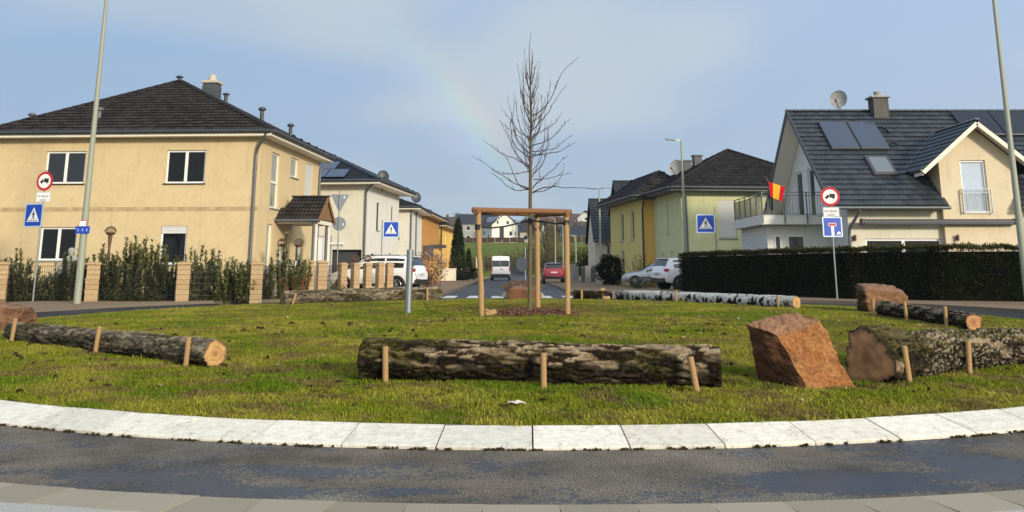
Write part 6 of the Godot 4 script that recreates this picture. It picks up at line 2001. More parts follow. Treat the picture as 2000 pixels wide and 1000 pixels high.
# ---- vehicles --------------------------------------------------------------------------------------------------------------
func station(st: Array, x: float) -> Array:
	var k := 0
	while k < st.size() - 2 and x > st[k + 1][0]: k += 1
	var t: float = clampf((x - st[k][0]) / (st[k + 1][0] - st[k][0]), 0, 1)
	var out: Array = []
	for i in 6: out.append(lerpf(st[k][i], st[k + 1][i], t))
	return out
func car(label: String, at: Vector3, yaw: float, st: Array, paint: Material, o: Dictionary) -> void:
	# st: x, underside, waist height, roof height, half width at the waist, half width at the roof; x runs forward
	var t := thing(o.get("called", "parked_car"), label, o.get("cat", "car"), at, yaw)
	var x0: float = st[0][0]
	var x1: float = st[-1][0]
	var n := 44
	var pos := PackedVector3Array()
	for j in n + 1:
		var q := station(st, lerpf(x0, x1, j / float(n)))
		var half: Array = [[q[1], q[4] * 0.86], [q[1] + 0.05, q[4] * 0.95], [lerpf(q[1], q[2], 0.45), q[4]], [q[2] - 0.06, q[4] * 0.985], [q[2], q[4] * 0.95], [lerpf(q[2], q[3], 0.55), lerpf(q[4] * 0.95, q[5], 0.55)], [q[3] - 0.05, q[5]], [q[3] - 0.012, q[5] - 0.08], [q[3] + 0.012, q[5] * 0.5], [q[3] + 0.02, 0.0]]
		for i in 10: pos.append(Vector3(q[0], half[i][0], half[i][1]))
		for i in 9: pos.append(Vector3(q[0], half[8 - i][0], -half[8 - i][1]))
	var b := B.new()
	b.grid(18, n, pos)
	for e: int in [0, n]:
		for i in range(1, 17):
			b.tri(pos[e * 19], pos[e * 19 + i], pos[e * 19 + i + 1])
	part("body", b, paint, t)
	var side_pt := func(x: float, f: float, sgn: float) -> Vector3:
		var q := station(st, x)
		var a := Vector3(x, q[2], q[4] * 0.95)
		var c := Vector3(x, q[3] - 0.05, q[5])
		var r := a.lerp(c, f) + Vector3(0, 0.003, 0.008)
		return Vector3(r.x, r.y, r.z * sgn)
	for sgn: float in [-1.0, 1.0]:
		for w: Array in o.windows:
			b = B.new()
			pos = PackedVector3Array()
			for j in 3:
				for i in 9:
					var x := lerpf(w[0], w[1], i / 8.0)
					pos.append(side_pt.call(x, lerpf(0.1, 0.86, j / 2.0), sgn))
			b.grid(8, 2, pos, PackedColorArray(), false, PackedVector2Array(), sgn < 0)
			part("side_window", b, M.car_glass, t)
	for w: Array in o.screens:            # front and back panes on the sloping ends of the roof line
		b = B.new()
		pos = PackedVector3Array()
		for j in 7:
			for i in 7:
				var x := lerpf(w[0], w[1], j / 6.0)
				var q := station(st, x)
				var z := lerpf(-1, 1, i / 6.0)
				pos.append(Vector3(x + (0.012 if w[0] > 0 else -0.012), q[3] + 0.032 - 0.02 * z * z, z * (q[5] - 0.05)))
		b.grid(6, 6, pos)
		part("windscreen" if w[0] > 0 else "rear_window", b, M.car_glass, t)
	var r: float = o.get("r", 0.34)
	for x: float in o.axles:
		for sgn: float in [-1.0, 1.0]:
			var hw: float = station(st, x)[4]
			b = B.new()
			b.cyl(Vector3(x, r, sgn * (hw - 0.2)), Vector3(x, r, sgn * (hw + 0.006)), r * 1.2, 24)
			part("wheel_arch", b, M.black_plastic, t)
			b = B.new()
			b.tube([Vector3(x, r, sgn * (hw - 0.2)), Vector3(x, r, sgn * (hw - 0.01)), Vector3(x, r, sgn * (hw + 0.02))], [r, r, r * 0.9], 24)
			var ty := part("tyre", b, M.rubber, t)
			b = B.new()
			b.cyl(Vector3(x, r, sgn * (hw + 0.0)), Vector3(x, r, sgn * (hw + 0.023)), r * 0.2, 14)
			for k in 5:
				var d := Vector3(cos(TAU * k / 5), sin(TAU * k / 5), 0)
				b.bar(Vector3(x, r, sgn * (hw + 0.018)) + d * r * 0.12, Vector3(x, r, sgn * (hw + 0.018)) + d * r * 0.66, 0.07, 0.02)
			b.tube([Vector3(x, r, sgn * (hw + 0.01)), Vector3(x, r, sgn * (hw + 0.026))], [r * 0.70, r * 0.64], 24, false)
			part("rim", b, M.rim, ty)
	for q: Array in o.bits:               # name, material, x, y, z, size x, y, z, mirrored
		for sgn: float in ([-1.0, 1.0] if q[8] else [1.0]):
			b = B.new()
			b.box(Vector3(q[2], q[3], q[4] * sgn), Vector3(q[5], q[6], q[7]), Basis(), 0.03)
			part(q[0], b, M[q[1]], t)
	if o.has("plate"):
		b = B.new()
		var pq: Array = o.plate
		b.box(Vector3(pq[0], pq[1], 0), Vector3(0.02, 0.11, 0.52), Basis(), 0.004)
		part("number_plate", b, M.plate_white, t)
func vehicles() -> void:
	var suv := [[-2.2, 0.55, 0.80, 0.86, 0.70, 0.62], [-2.15, 0.42, 0.98, 1.04, 0.84, 0.70], [-2.06, 0.36, 1.02, 1.14, 0.89, 0.72], [-1.86, 0.33, 1.04, 1.50, 0.91, 0.67], [-1.72, 0.32, 1.04, 1.60, 0.915, 0.65], [-1.1, 0.30, 1.02, 1.645, 0.92, 0.655], [-0.2, 0.28, 1.0, 1.655, 0.92, 0.655],
		[0.35, 0.28, 0.985, 1.60, 0.92, 0.64], [0.62, 0.28, 0.98, 1.45, 0.92, 0.65], [1.12, 0.29, 0.965, 1.06, 0.915, 0.74], [1.65, 0.30, 0.92, 0.99, 0.90, 0.74], [1.98, 0.33, 0.82, 0.89, 0.85, 0.68], [2.14, 0.38, 0.70, 0.76, 0.77, 0.60], [2.2, 0.45, 0.58, 0.62, 0.66, 0.5]]
	var hatch := [[-2.12, 0.5, 0.74, 0.78, 0.68, 0.58], [-2.08, 0.36, 0.90, 0.97, 0.80, 0.66], [-1.95, 0.30, 0.94, 1.10, 0.84, 0.66], [-1.65, 0.27, 0.95, 1.34, 0.855, 0.62], [-1.2, 0.25, 0.94, 1.42, 0.86, 0.60], [-0.2, 0.24, 0.92, 1.46, 0.86, 0.60],
		[0.25, 0.24, 0.90, 1.40, 0.86, 0.59], [0.95, 0.25, 0.87, 0.97, 0.855, 0.70], [1.5, 0.26, 0.82, 0.89, 0.84, 0.68], [1.9, 0.28, 0.70, 0.77, 0.79, 0.60], [2.05, 0.32, 0.58, 0.64, 0.71, 0.52], [2.12, 0.38, 0.48, 0.52, 0.6, 0.42]]
	var van := [[-2.75, 0.5, 1.0, 1.1, 0.86, 0.80], [-2.72, 0.38, 1.15, 2.38, 1.0, 0.88], [-2.6, 0.36, 1.15, 2.48, 1.02, 0.90], [0.9, 0.34, 1.12, 2.50, 1.02, 0.90], [1.35, 0.34, 1.10, 2.38, 1.02, 0.86], [2.05, 0.34, 1.08, 1.45, 1.0, 0.84], [2.5, 0.36, 0.98, 1.18, 0.96, 0.78], [2.72, 0.40, 0.80, 0.92, 0.86, 0.66], [2.78, 0.48, 0.66, 0.72, 0.74, 0.55]]
	var rear := [["tail_light", "tail_red", -2.03, 0.98, 0.76, 0.24, 0.17, 0.26, true], ["bumper", "black_plastic", -2.08, 0.46, 0, 0.28, 0.24, 1.55, false], ["sill", "black_plastic", 0, 0.33, 0.90, 2.3, 0.12, 0.06, true], ["door_mirror", "car_white", 0.72, 1.05, 0.98, 0.14, 0.14, 0.2, true], ["exhaust_trim", "rim", -2.19, 0.42, 0.0, 0.06, 0.05, 0.9, false],
		["headlamp", "lamp_clear", 2.0, 0.76, 0.66, 0.22, 0.14, 0.3, true], ["roof_rail", "black_plastic", -0.4, 1.66, 0.6, 1.9, 0.03, 0.03, true], ["spoiler", "car_white", -1.78, 1.585, 0, 0.28, 0.05, 1.2, false]]
	var so := {"windows": [[-1.62, -0.72], [-0.64, 0.28], [0.34, 0.86]], "screens": [[0.5, 1.08], [-1.84, -2.04]], "axles": [-1.33, 1.33], "bits": rear, "plate": [-2.19, 0.78], "r": 0.345}
	car("white sport utility car in the drive behind the sandstone pillars, its rear to the right", v(-6.25, 0.6, 48.0), 163, suv, M.car_white, so)
	car("white sport utility car whose rear sticks out from behind the dark hedge", v(9.75, 0.6, 55.2), 20, suv, M.car_white, so)
	var ro := so.duplicate()
	ro.bits = rear.duplicate(true)
	ro.bits[3][1] = "car_red"
	ro.bits[7][1] = "black_plastic"
	ro.plate = [-2.2, 0.88]
	car("dark red car driving away on the right side of the street", v(3.45, 0.515, 86.2), 90, suv, M.car_red, ro)
	var ho := {"windows": [[-1.5, -0.75], [-0.67, 0.1], [0.15, 0.62]], "screens": [[0.3, 0.93], [-1.7, -1.97]], "axles": [-1.25, 1.32], "r": 0.31, "plate": [-2.11, 0.7],
		"bits": [["headlamp", "lamp_clear", 1.83, 0.66, 0.62, 0.3, 0.15, 0.28, true], ["tail_light", "tail_red", -1.98, 0.86, 0.7, 0.2, 0.2, 0.2, true], ["side_strip", "black_plastic", 0.0, 0.55, 0.855, 2.0, 0.06, 0.03, true], ["bumper", "car_silver", 2.0, 0.42, 0, 0.2, 0.2, 1.3, false], ["door_mirror", "car_silver", 0.6, 0.98, 0.92, 0.13, 0.12, 0.17, true], ["grille", "black_plastic", 2.06, 0.58, 0, 0.06, 0.08, 0.6, false]]}
	car("silver hatchback parked before the yellow wing of the green house", v(8.75, 0.6, 62.0), 174, hatch, M.car_silver, ho)
	var vo := {"called": "delivery_van", "cat": "van", "windows": [[1.1, 1.75]], "screens": [[1.42, 2.02]], "axles": [-1.75, 1.85], "r": 0.34, "plate": [-2.77, 0.86],
		"bits": [["rear_window", "car_glass", -2.725, 1.72, 0.46, 0.06, 0.62, 0.86, true], ["tail_light", "tail_red", -2.7, 1.15, 0.94, 0.1, 0.5, 0.11, true], ["bumper", "black_plastic", -2.74, 0.48, 0, 0.2, 0.36, 1.9, false], ["door_handle", "black_plastic", -2.755, 1.12, 0.12, 0.03, 0.06, 0.3, false], ["door_seam", "black_plastic", -2.745, 1.4, 0, 0.02, 1.7, 0.02, false], ["side_strip", "black_plastic", -0.4, 0.62, 1.0, 3.6, 0.16, 0.05, true], ["door_mirror", "black_plastic", 1.75, 1.45, 1.12, 0.12, 0.34, 0.22, true]]}
	car("white delivery van with black rear windows driving away along the street", v(-1.2, 0.515, 110.0), 90, van, M.car_white, vo)

# ---- plants ------------------------------------------------------------------------------------------------------------------
func leaf_mesh(l: float, w: float, m: Material, bend := 0.25) -> ArrayMesh:
	var b := B.new()
	var y := [0.0, bend * 0.12 * l, -bend * 0.2 * l]
	b.quad(Vector3(-0.02 * l, y[0], 0), Vector3(0.02 * l, y[0], 0), Vector3(w / 2, y[1] + 0.15 * w, l * 0.5), Vector3(-w / 2, y[1] + 0.15 * w, l * 0.5))
	b.tri(Vector3(-w / 2, y[1] + 0.15 * w, l * 0.5), Vector3(w / 2, y[1] + 0.15 * w, l * 0.5), Vector3(0, y[2], l))
	return b.mesh(m)
func laurel(label: String, at: Vector3, h: float, shoots: int, wide: float, seed_: int) -> Node3D:
	var t := thing("laurel_shrub", label, "shrub", at, R(0, 360), "upright evergreen shrubs behind the wire fence")
	var b := B.new()
	var xs: Array = []
	var cs: Array = []
	for k in shoots:
		var a := R(0, TAU)
		var r := sqrt(rng.randf()) * wide
		var hh := h * (R(0.38, 1.0) if k else 1.0) * (1.0 - 0.25 * r / wide)
		var foot := Vector3(cos(a), 0, sin(a)) * r * 0.35
		var head := Vector3(cos(a), 0, sin(a)) * r + Vector3(0, hh, 0)
		var mid := foot.lerp(head, 0.5) + Vector3(R(-0.06, 0.06), 0.0, R(-0.06, 0.06))
		b.tube([foot, mid, head], [0.012, 0.009, 0.004], 5)
		var n := int(hh * 105)
		for i in n:
			var f := 0.04 + 0.96 * rng.randf()
			var q := foot.lerp(mid, f * 2) if f < 0.5 else mid.lerp(head, f * 2 - 1)
			var out := Basis(Vector3.UP, R(0, TAU)) * Basis(Vector3.RIGHT, R(-1.15, 0.1))
			xs.append(Transform3D(out.scaled(Vector3.ONE * R(0.6, 1.15)), q + Vector3(R(-0.07, 0.07), 0, R(-0.07, 0.07)) * (1.2 - f)))
			var lc := lin(0.045, 0.062, 0.015).lerp(lin(0.30, 0.30, 0.11), rng.randf() * rng.randf() + 0.6 * maxf(0, f - 0.7))
			if rng.randf() < 0.04: lc = lin(0.16, 0.14, 0.03)
			cs.append(lc)
	part("stems", b, mat("stem_brown", lin(0.06, 0.045, 0.025), 0.9) if not M.has("stem_brown") else M.stem_brown, t)
	many("foliage", M.get("leaf_big_mesh"), xs, cs, t)
	return t
func cloud_bush(called: String, label: String, cat: String, at: Vector3, size: Vector3, n: int, dark: Color, light: Color, leaf: ArrayMesh, shape := "round", group := "", core := true) -> Node3D:
	# leaves scattered near the surface of a lumpy volume, round a dark twiggy core
	var t := thing(called, label, cat, at, 0, group)
	var xs: Array = []
	var cs: Array = []
	var sd := R(0, 50)
	for k in n:
		var d := Vector3(R(-1, 1), R(-1, 1), R(-1, 1))
		while d.length() > 1.0 or d.length() < 0.05: d = Vector3(R(-1, 1), R(-1, 1), R(-1, 1))
		d = d.normalized()
		var lump := 1.0 + 0.32 * nz(d.x * 1.8 + sd, d.y * 1.8, d.z * 1.8) + 0.18 * nz(d.x * 4.5, d.y * 4.5 + sd, d.z * 4.5)
		var f := pow(rng.randf(), 0.33)
		var q := Vector3(d.x, d.y, d.z) * lump * lerpf(0.45, 1.0, f)
		var p := Vector3(q.x * size.x / 2, (q.y * 0.5 + 0.5) * size.y, q.z * size.z / 2)
		if shape == "column":
			var y := rng.randf()
			var rr := (0.35 + 0.65 * smoothstep(0.0, 0.2, y)) * pow(1.0 - y, 0.55) * 1.1 * (1.0 + 0.25 * nz(d.x * 2, y * 7 + sd, d.z * 2))
			var fl := Vector2(d.x, d.z).normalized() * rr * lerpf(0.55, 1.0, f)
			p = Vector3(fl.x * size.x / 2, y * size.y, fl.y * size.z / 2)
		if p.y < 0.02: p.y = R(0.02, 0.2)
		var bs := Basis(Vector3.UP, R(0, TAU)) * Basis(Vector3.RIGHT, R(-1.3, 0.4))
		xs.append(Transform3D(bs.scaled(Vector3.ONE * R(0.7, 1.3)), p))
		cs.append(dark.lerp(light, clampf(rng.randf() * 0.8 + 0.3 * nz(p.x * 2 + sd, p.y * 2, p.z * 2), 0, 1)))
	if core:
		var b := B.new()
		for k in 9:
			var a := TAU * k / 9.0
			var top := Vector3(cos(a) * size.x * 0.28, size.y * R(0.5, 0.85), sin(a) * size.z * 0.28) if shape != "column" else Vector3(cos(a) * size.x * 0.1, size.y * R(0.6, 0.9), sin(a) * size.z * 0.1)
			b.tube([Vector3(cos(a), 0, sin(a)) * 0.06, top * 0.5 + Vector3(0, 0.05, 0), top], [0.03, 0.02, 0.008], 5)
		part("stems", b, M.twig_brown, t)
	many("foliage", leaf, xs, cs, t)
	return t
func bare_tree(called: String, label: String, cat: String, at: Vector3, h: float, spread: float, col: Color, n: int, group := "", trunk := 0.08, thick := 1.0) -> Node3D:
	# a leafless shrub or tree: stems that fork into ever thinner twigs
	var t := thing(called, label, cat, at, 0, group)
	var b := B.new()
	var tw := B.new()
	for k in n:
		var a := TAU * k / n + R(-0.3, 0.3)
		var q := Vector3(cos(a), 0, sin(a)) * trunk * 0.6
		var d := Vector3(cos(a) * spread * R(0.3, 1.0), 1.0, sin(a) * spread * R(0.3, 1.0)).normalized()
		var L := h * R(0.75, 1.0)
		var pts: Array = [q]
		var rr: Array = [trunk * 0.5 * thick]
		for i in 6:
			q += d * L / 6
			d = (d + Vector3(R(-0.25, 0.25), R(0.0, 0.25), R(-0.25, 0.25))).normalized()
			pts.append(q)
			rr.append(trunk * 0.5 * thick * (1.0 - (i + 1) / 6.6))
			for m in 4:
				var e := (d + Vector3(R(-1, 1), R(-0.2, 0.9), R(-1, 1)) * 0.9).normalized()
				var l := L * R(0.12, 0.32) * (1.0 - i / 9.0)
				var p1 := q + e * l * 0.5
				var p2 := p1 + (e + Vector3(0, 0.3, 0)).normalized() * l * 0.5
				var tr := 0.012 * thick * h / 3.0
				tw.tube([q, p1, p2], [tr, tr * 0.75, tr * 0.45], 3, false)
				for s in 3:
					var e2 := (e + Vector3(R(-1, 1), R(-0.3, 0.8), R(-1, 1))).normalized()
					tw.tube([p1.lerp(p2, s / 3.0), p1.lerp(p2, s / 3.0) + e2 * l * 0.45], [tr * 0.6, tr * 0.35], 3, false)
		b.tube(pts, rr, 6)
	var m1: StandardMaterial3D
	var key := "bare_" + str(col)
	m1 = M[key] if M.has(key) else mat(key, col, 0.95)
	m1.resource_name = "bare_twigs"
	part("trunk", b, m1, t).set_meta("kind", "stuff")
	part("twigs", tw, m1, t).set_meta("kind", "stuff")
	return t
func hedge_run(label: String, pts: Array, h: float, thick: float, dark: Color, light: Color, n: int, leaf: ArrayMesh) -> void:
	# a clipped hedge along a line: a dark lumpy core with foliage all over it
	var t := thing("clipped_hedge", label, "hedge", pts[0])
	var total := 0.0
	for k in pts.size() - 1: total += (pts[k] as Vector3).distance_to(pts[k + 1])
	var xs: Array = []
	var cs: Array = []
	var b := B.new()
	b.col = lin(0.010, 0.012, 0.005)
	for k in pts.size() - 1:
		var a: Vector3 = pts[k] - pts[0]
		var c: Vector3 = pts[k + 1] - pts[0]
		var d := (c - a)
		var L := d.length()
		d /= L
		var o := d.cross(Vector3.UP)                 # towards the camera for a run to the right
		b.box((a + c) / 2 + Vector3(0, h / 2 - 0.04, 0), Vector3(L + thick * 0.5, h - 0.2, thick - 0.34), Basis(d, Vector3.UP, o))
		for i in int(n * L / total):
			var u := R(-thick * 0.3, L + thick * 0.3)
			var g := rng.randf()
			var q: Vector3
			var nn: Vector3
			if g < 0.60:
				q = a + d * u + Vector3(0, pow(rng.randf(), 0.8) * h, 0) + o * thick / 2
				nn = o
			elif g < 0.86:
				q = a + d * u + Vector3(0, h, 0) + o * R(-0.5, 0.5) * thick
				nn = Vector3.UP
			elif g < 0.94:
				q = (a - d * thick * 0.25) + Vector3(0, rng.randf() * h, 0) + o * R(-0.5, 0.5) * thick
				nn = -d
			else:
				q = a + d * u + Vector3(0, rng.randf() * h, 0) - o * thick / 2
				nn = -o
			q += nn * (0.07 * fbm(q.x * 1.4, q.y * 1.4, q.z * 1.4) + R(-0.09, 0.02))
			var side := Vector3(R(-1, 1), R(-0.4, 1.0), R(-1, 1)).normalized()
			var f := (nn * 0.9 + side).normalized()
			xs.append(Transform3D(Basis.looking_at(-f, Vector3.UP if absf(f.y) < 0.95 else Vector3.RIGHT).scaled(Vector3.ONE * R(0.7, 1.3)), q))
			var lc := dark.lerp(light, clampf(rng.randf() * rng.randf() + (0.35 if nn.y > 0.5 else 0.0), 0, 1))  # leaves on top tinted lighter, the lit hedge top put into their colour
			cs.append(lc)
	part("inner_twigs", b, M.twig, t)
	many("foliage", leaf, xs, cs, t)

func plants() -> void:
	mat("twig_brown", lin(0.06, 0.045, 0.028), 0.95)
	M.leaf_big_mesh = leaf_mesh(0.15, 0.062, M.leaf)
	var small := leaf_mesh(0.07, 0.03, M.leaf)
	var needle := leaf_mesh(0.12, 0.03, mat("needle", lin(1, 1, 1), 1.0, {"spec": 0.0}))
	var coarse := leaf_mesh(0.26, 0.10, M.needle)
	# evergreen shrubs between the wire fence and the yellow house
	var x := -18.3
	var k := 0
	while x < -9.1:
		var d := 34.75 + R(-0.15, 0.45)
		if true:
			var h := 1.55 + 0.5 * (0.5 + nz(x * 0.9, 3, 0)) + R(-0.15, 0.45)
			if x > -13.8 and x < -11.2: h += 0.2
			if absf(x + 15.6) < 0.5: h = 1.1
			laurel("glossy green upright evergreen shrub behind the wire fence " + ("left of the tall lamp post" if x < -14.2 else "between lamp post and shuttered window" if x < -11.0 else "between shuttered window and corner downpipe"), v(x, 0.47, d), h, 13 + k % 4, 0.46, k)
		x += R(0.25, 0.36)
		k += 1
	for q: Array in [[-8.55, 36.2, 1.9], [-8.2, 36.9, 2.55], [-7.95, 37.4, 1.7], [-7.75, 38.1, 1.8], [-8.35, 37.6, 1.6], [-8.0, 38.6, 1.9], [-7.75, 37.0, 1.45]]:
		laurel("glossy green upright evergreen shrub beside the corner pillar below the porch", v(q[0], 0.47, q[1]), q[2], 9, 0.33, k)
		k += 1
	for q: Array in [["dark clipped round yew bush behind the wire fence", -9.55, 35.2, 0.8, 1.45], ["low brownish-green bush at the foot of the fence", -12.1, 34.35, 1.1, 0.4], ["small yellow-green bush at the foot of the fence", -12.9, 34.35, 0.9, 0.35]]:
		cloud_bush("bush", q[0], "shrub", v(q[1], 0.47, q[2]), Vector3(q[3], q[4], q[3] * 0.8), 1500, lin(0.02, 0.03, 0.008), lin(0.075, 0.075, 0.02), small)
	bare_tree("red_shrub", "small leafless shrub with reddish twigs at the left end of the back log", "shrub", v(-6.75, 0.5, 32.6), 1.0, 0.7, lin(0.26, 0.08, 0.04), 6, "", 0.02, 1.0)
	cloud_bush("dry_shrub", "round dry pinkish-brown shrub behind the right end of the back log", "shrub", v(-4.55, 0.6, 55.5), Vector3(1.9, 1.9, 1.6), 4200, lin(0.20, 0.10, 0.065), lin(0.48, 0.30, 0.21), leaf_mesh(0.13, 0.05, M.leaf))
	cloud_bush("bush", "low green mound of leaves at the foot of the porch pillars", "shrub", v(-7.1, 0.5, 41.6), Vector3(1.1, 0.5, 0.9), 900, lin(0.04, 0.05, 0.012), lin(0.11, 0.11, 0.03), small)
	cloud_bush("bush", "low olive-green bush before the silver car, behind the birch log", "shrub", v(7.05, 0.55, 57.5), Vector3(2.1, 0.62, 1.2), 1800, lin(0.05, 0.05, 0.012), lin(0.17, 0.15, 0.04), small)
	cloud_bush("cypress", "tall dark columnar cypress at the end of the yellow row of houses", "tree", v(-5.55, 0.5, 104.5), Vector3(1.7, 6.1, 1.7), 6500, lin(0.014, 0.024, 0.008), lin(0.05, 0.07, 0.02), coarse, "column")
	cloud_bush("cypress", "small pointed dark cypress right of the tall one", "tree", v(-4.75, 0.5, 112.0), Vector3(0.9, 3.2, 0.9), 1500, lin(0.012, 0.02, 0.008), lin(0.04, 0.055, 0.018), coarse, "column")
	cloud_bush("bush", "dark green bush at the foot of the tall cypress", "shrub", v(-5.0, 0.5, 101.5), Vector3(1.8, 0.9, 1.2), 900, lin(0.02, 0.03, 0.01), lin(0.07, 0.08, 0.025), coarse)
	cloud_bush("bush", "dark mixed garden bushes before the beige wall end on the left pavement", "shrub", v(-4.3, 0.5, 114.5), Vector3(1.8, 1.3, 1.2), 900, lin(0.02, 0.03, 0.01), lin(0.10, 0.09, 0.04), coarse)
	# the dark clipped hedge of the dormer house
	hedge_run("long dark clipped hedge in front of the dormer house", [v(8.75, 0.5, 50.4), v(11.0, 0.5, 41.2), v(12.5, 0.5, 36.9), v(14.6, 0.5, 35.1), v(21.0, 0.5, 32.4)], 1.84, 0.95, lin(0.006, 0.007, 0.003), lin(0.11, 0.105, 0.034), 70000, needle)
	cloud_bush("bush", "dark evergreen bush between the bin enclosure and the silver car", "shrub", v(7.0, 0.5, 71.0), Vector3(2.4, 1.9, 2.0), 3500, lin(0.008, 0.010, 0.006), lin(0.035, 0.035, 0.016), coarse)
	cloud_bush("bush", "large yellow-green evergreen bush above the switch cabinet on the right", "shrub", v(9.2, 0.5, 112.0), Vector3(6.5, 3.4, 4.0), 6500, lin(0.03, 0.04, 0.008), lin(0.13, 0.13, 0.03), coarse)
	cloud_bush("bush", "dark bush in the shade right of the large yellow-green one", "shrub", v(8.2, 0.5, 96.0), Vector3(4.0, 2.4, 2.5), 3200, lin(0.012, 0.016, 0.006), lin(0.05, 0.055, 0.018), coarse)
	bare_tree("bare_shrub", "leafless olive-twigged shrub against the wall of the yellow wing", "shrub", v(7.75, 0.5, 63.0), 2.0, 0.45, lin(0.13, 0.095, 0.04), 9, "", 0.035, 0.9)
	bare_tree("bare_shrub", "leafless pinkish shrub before the garage house", "shrub", v(7.6, 0.5, 80.5), 1.9, 0.5, lin(0.20, 0.12, 0.09), 8, "", 0.03, 0.9)
	# bare brown scrub along the foot of the meadow, trees behind
	var scrub := [[-6.5, 168.0, 4.6], [-10.5, 172.0, 5.0], [-4.2, 176.0, 4.2], [-1.2, 178.0, 4.4], [1.4, 172.0, 4.8], [3.6, 168.0, 5.2], [5.4, 174.0, 7.0], [8.0, 170.0, 5.6], [10.6, 166.0, 5.2], [13.5, 172.0, 5.0], [16.5, 168.0, 5.2], [-14.0, 170.0, 5.0], [2.6, 186.0, 5.4], [7.0, 186.0, 8.5]]
	for q: Array in scrub:
		bare_tree("bare_shrub", "leafless brown shrub at the foot of the meadow " + ("left of the van" if q[0] < -4.0 else "between van and young tree" if q[0] < 1.5 else "behind the young tree and red car" if q[0] < 7.5 else "right of the red car"), "shrub", v(q[0], plane(q[1]), q[1]), q[2] * (0.72 if q[0] < 5.0 else 0.9), 0.7, lin(0.11, 0.075, 0.04).lerp(lin(0.12, 0.11, 0.04), rng.randf()), 11, "bare shrubs along the foot of the meadow", 0.12, 2.2)
		cloud_bush("thicket", "low brown-green thicket at the foot of the meadow " + ("left of the van" if q[0] < -4.0 else "between van and young tree" if q[0] < 1.5 else "behind the red car" if q[0] < 7.5 else "right of the red car"), "shrub", v(q[0] + R(-1, 1), plane(q[1]), q[1] - 3.0), Vector3(5.2, 2.0, 2.0), 900, lin(0.06, 0.045, 0.02), lin(0.13, 0.115, 0.04), coarse, "round", "low thickets along the foot of the meadow", false)
	for q: Array in [[-22.0, 296.0, 9.0, 8.0], [-14.2, 286.0, 8.5, 5.5], [-16.0, 320.0, 13.0, 9.0], [-3.0, 330.0, 12.0, 12.0], [7.0, 318.0, 11.0, 10.0], [15.0, 330.0, 11.0, 12.0], [24.0, 340.0, 13.0, 12.0], [36.0, 310.0, 12.0, 12.0], [12.0, 281.0, 6.5, 4.0], [-30.0, 320.0, 14.0, 12.0], [50.0, 320.0, 14.0, 14.0], [-48.0, 310.0, 14.0, 16.0]]:
		cloud_bush("hill_tree", "dark tree on the far hill " + ("left of the big white gabled house" if q[0] < -10.0 else "behind the big white gabled house" if q[0] < 4.0 else "behind the young tree and timber frame" if q[0] < 14.0 else "behind the right-hand houses"), "tree", v(q[0], plane(q[1]) - 0.3, q[1]), Vector3(q[3], q[2] * 0.62, q[3]), 2600, lin(0.02, 0.026, 0.010), lin(0.085, 0.075, 0.03), leaf_big(), "round", "trees among the houses on the far hill")
	for q: Array in [[12.5, 275.0, 8.0], [9.5, 270.0, 7.0], [5.0, 268.0, 7.5], [18.0, 276.0, 6.0]]:
		bare_tree("hill_tree", "leafless brown tree before the houses on the far hill", "tree", v(q[0], plane(q[1]), q[1]), q[2], 0.5, lin(0.10, 0.07, 0.045), 9, "bare trees before the houses on the far hill", 0.2, 2.2)
	# planting on the traffic island
	cloud_bush("ground_cover", "low reddish-brown ground cover on the traffic island in the street", "plant", v(0.45, 0.62, 44.2), Vector3(1.75, 0.5, 5.6), 7000, lin(0.10, 0.05, 0.025), lin(0.22, 0.13, 0.055), small, "round", "", false)
func leaf_big() -> ArrayMesh:
	if not M.has("hill_leaf"): M.hill_leaf = leaf_mesh(0.8, 0.4, M.needle)
	return M.hill_leaf

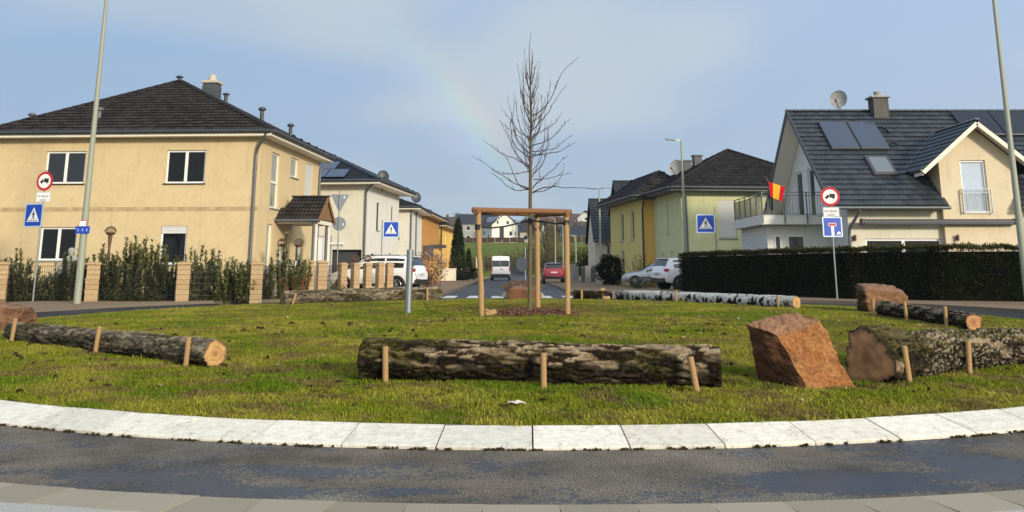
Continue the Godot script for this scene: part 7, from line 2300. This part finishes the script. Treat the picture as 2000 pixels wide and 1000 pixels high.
func small_things() -> void:
	# garden ornaments of the yellow house
	flower_basket("bronze hoop flower basket on a post above the shrubs behind the fence", v(-14.44, 0.5, 36.6), 0.2, 2.3, M.bronze, "hoop flower baskets")
	flower_basket("bronze hoop flower basket on a white urn left of the house door", v(-8.75, 0.5, 38.9), 0.2, 1.95, M.stone_white, "hoop flower baskets")
	flower_basket("bronze hoop flower basket on a white urn nearest the porch post", v(-8.28, 0.5, 39.6), 0.2, 1.95, M.stone_white, "hoop flower baskets")
	flower_basket("bronze hoop basket on the pillar under the dark garage opening", v(-6.66, 1.92, 43.6), 0.17, 0.0, M.bronze, "hoop flower baskets")
	flower_basket("bronze hoop basket on the pillar before the white car's windows", v(-6.22, 1.92, 44.2), 0.17, 0.0, M.bronze, "hoop flower baskets")
	var st := thing("garden_statue", "weathered white stone statue of a draped seated figure among the shrubs", "statue", v(-15.75, 0.4, 36.3))
	st.scale = Vector3(0.95, 0.92, 0.95)
	var b := B.new()
	b.box(Vector3(0, 0.45, 0), Vector3(0.6, 0.9, 0.5), Basis(), 0.03)
	part("plinth", b, M.stone_white, st)
	b = B.new()
	var pos := PackedVector3Array()
	var prof := [[0.30, 0.9], [0.36, 1.0], [0.37, 1.15], [0.33, 1.3], [0.25, 1.42], [0.22, 1.55], [0.24, 1.68], [0.20, 1.78], [0.09, 1.84], [0.075, 1.88], [0.115, 1.95], [0.125, 2.03], [0.10, 2.11], [0.001, 2.15]]
	for q: Array in prof:
		for i in 25:
			var a := -TAU * i / 24.0
			var fold := 1.0 + (0.08 * sin(a * 7.0 + q[1] * 3.0) if q[1] < 1.6 else 0.0)
			var lean: float = 0.10 * smoothstep(1.0, 1.9, q[1])
			pos.append(Vector3(cos(a) * q[0] * fold * (1.0 if q[1] > 1.8 else 1.15) + lean, q[1], sin(a) * q[0] * fold * 0.8 + (0.12 if q[1] < 1.3 and sin(a) > 0 else 0.0)))
	b.grid(24, prof.size() - 1, pos, PackedColorArray(), true)
	for s: float in [-1.0, 1.0]: b.tube([Vector3(0.1 + s * 0.22, 1.7, 0), Vector3(0.05 + s * 0.3, 1.45, 0.1), Vector3(0.02 + s * 0.12, 1.28, 0.28)], [0.07, 0.06, 0.045], 8)
	part("figure", b, M.stone_white, st)
	# litter and chips on the lawn
	b = B.new()
	pos = PackedVector3Array()
	for j in 7:
		for i in 7: pos.append(Vector3((i / 6.0 - 0.5) * 0.17, 0.02 + 0.03 * nz(i * 0.5, j * 0.6, 3), (j / 6.0 - 0.5) * 0.1))
	b.grid(6, 6, pos)
	tag_thing("paper_scrap", b, M.paper, "crumpled pale scrap of paper on the grass below the longest log", "litter", v(0.05, isle(0.05, 11.13) + 0.03, 11.13), 20)
	for q: Array in [["yellow splintered wood chunk at the foot of the left tree stake", -0.46, 21.95, 0.13], ["small pale wood block lying before the left end of the birch log", 3.0, 32.9, 0.13], ["pale sawn branch stub on the nearly black log", 2.95, 33.55, 0.09]]:
		b = B.new()
		b.box(Vector3(0, q[3] * 0.4, 0), Vector3(q[3] * 2.0, q[3] * 0.8, q[3]), Basis(Vector3.UP, 0.4) * Basis(Vector3.BACK, 0.25), 0.02)
		b.box(Vector3(-q[3] * 0.4, q[3] * 0.7, q[3] * 0.2), Vector3(q[3] * 1.2, q[3] * 0.5, q[3] * 0.6), Basis(Vector3.UP, -0.5) * Basis(Vector3.BACK, -0.4), 0.02)
		var y := isle(q[1], q[2]) + (0.29 if "stub" in q[0] else 0.0)
		tag_thing("wood_chunk", b, M.stake, q[0], "wood", v(q[1], y, q[2]))
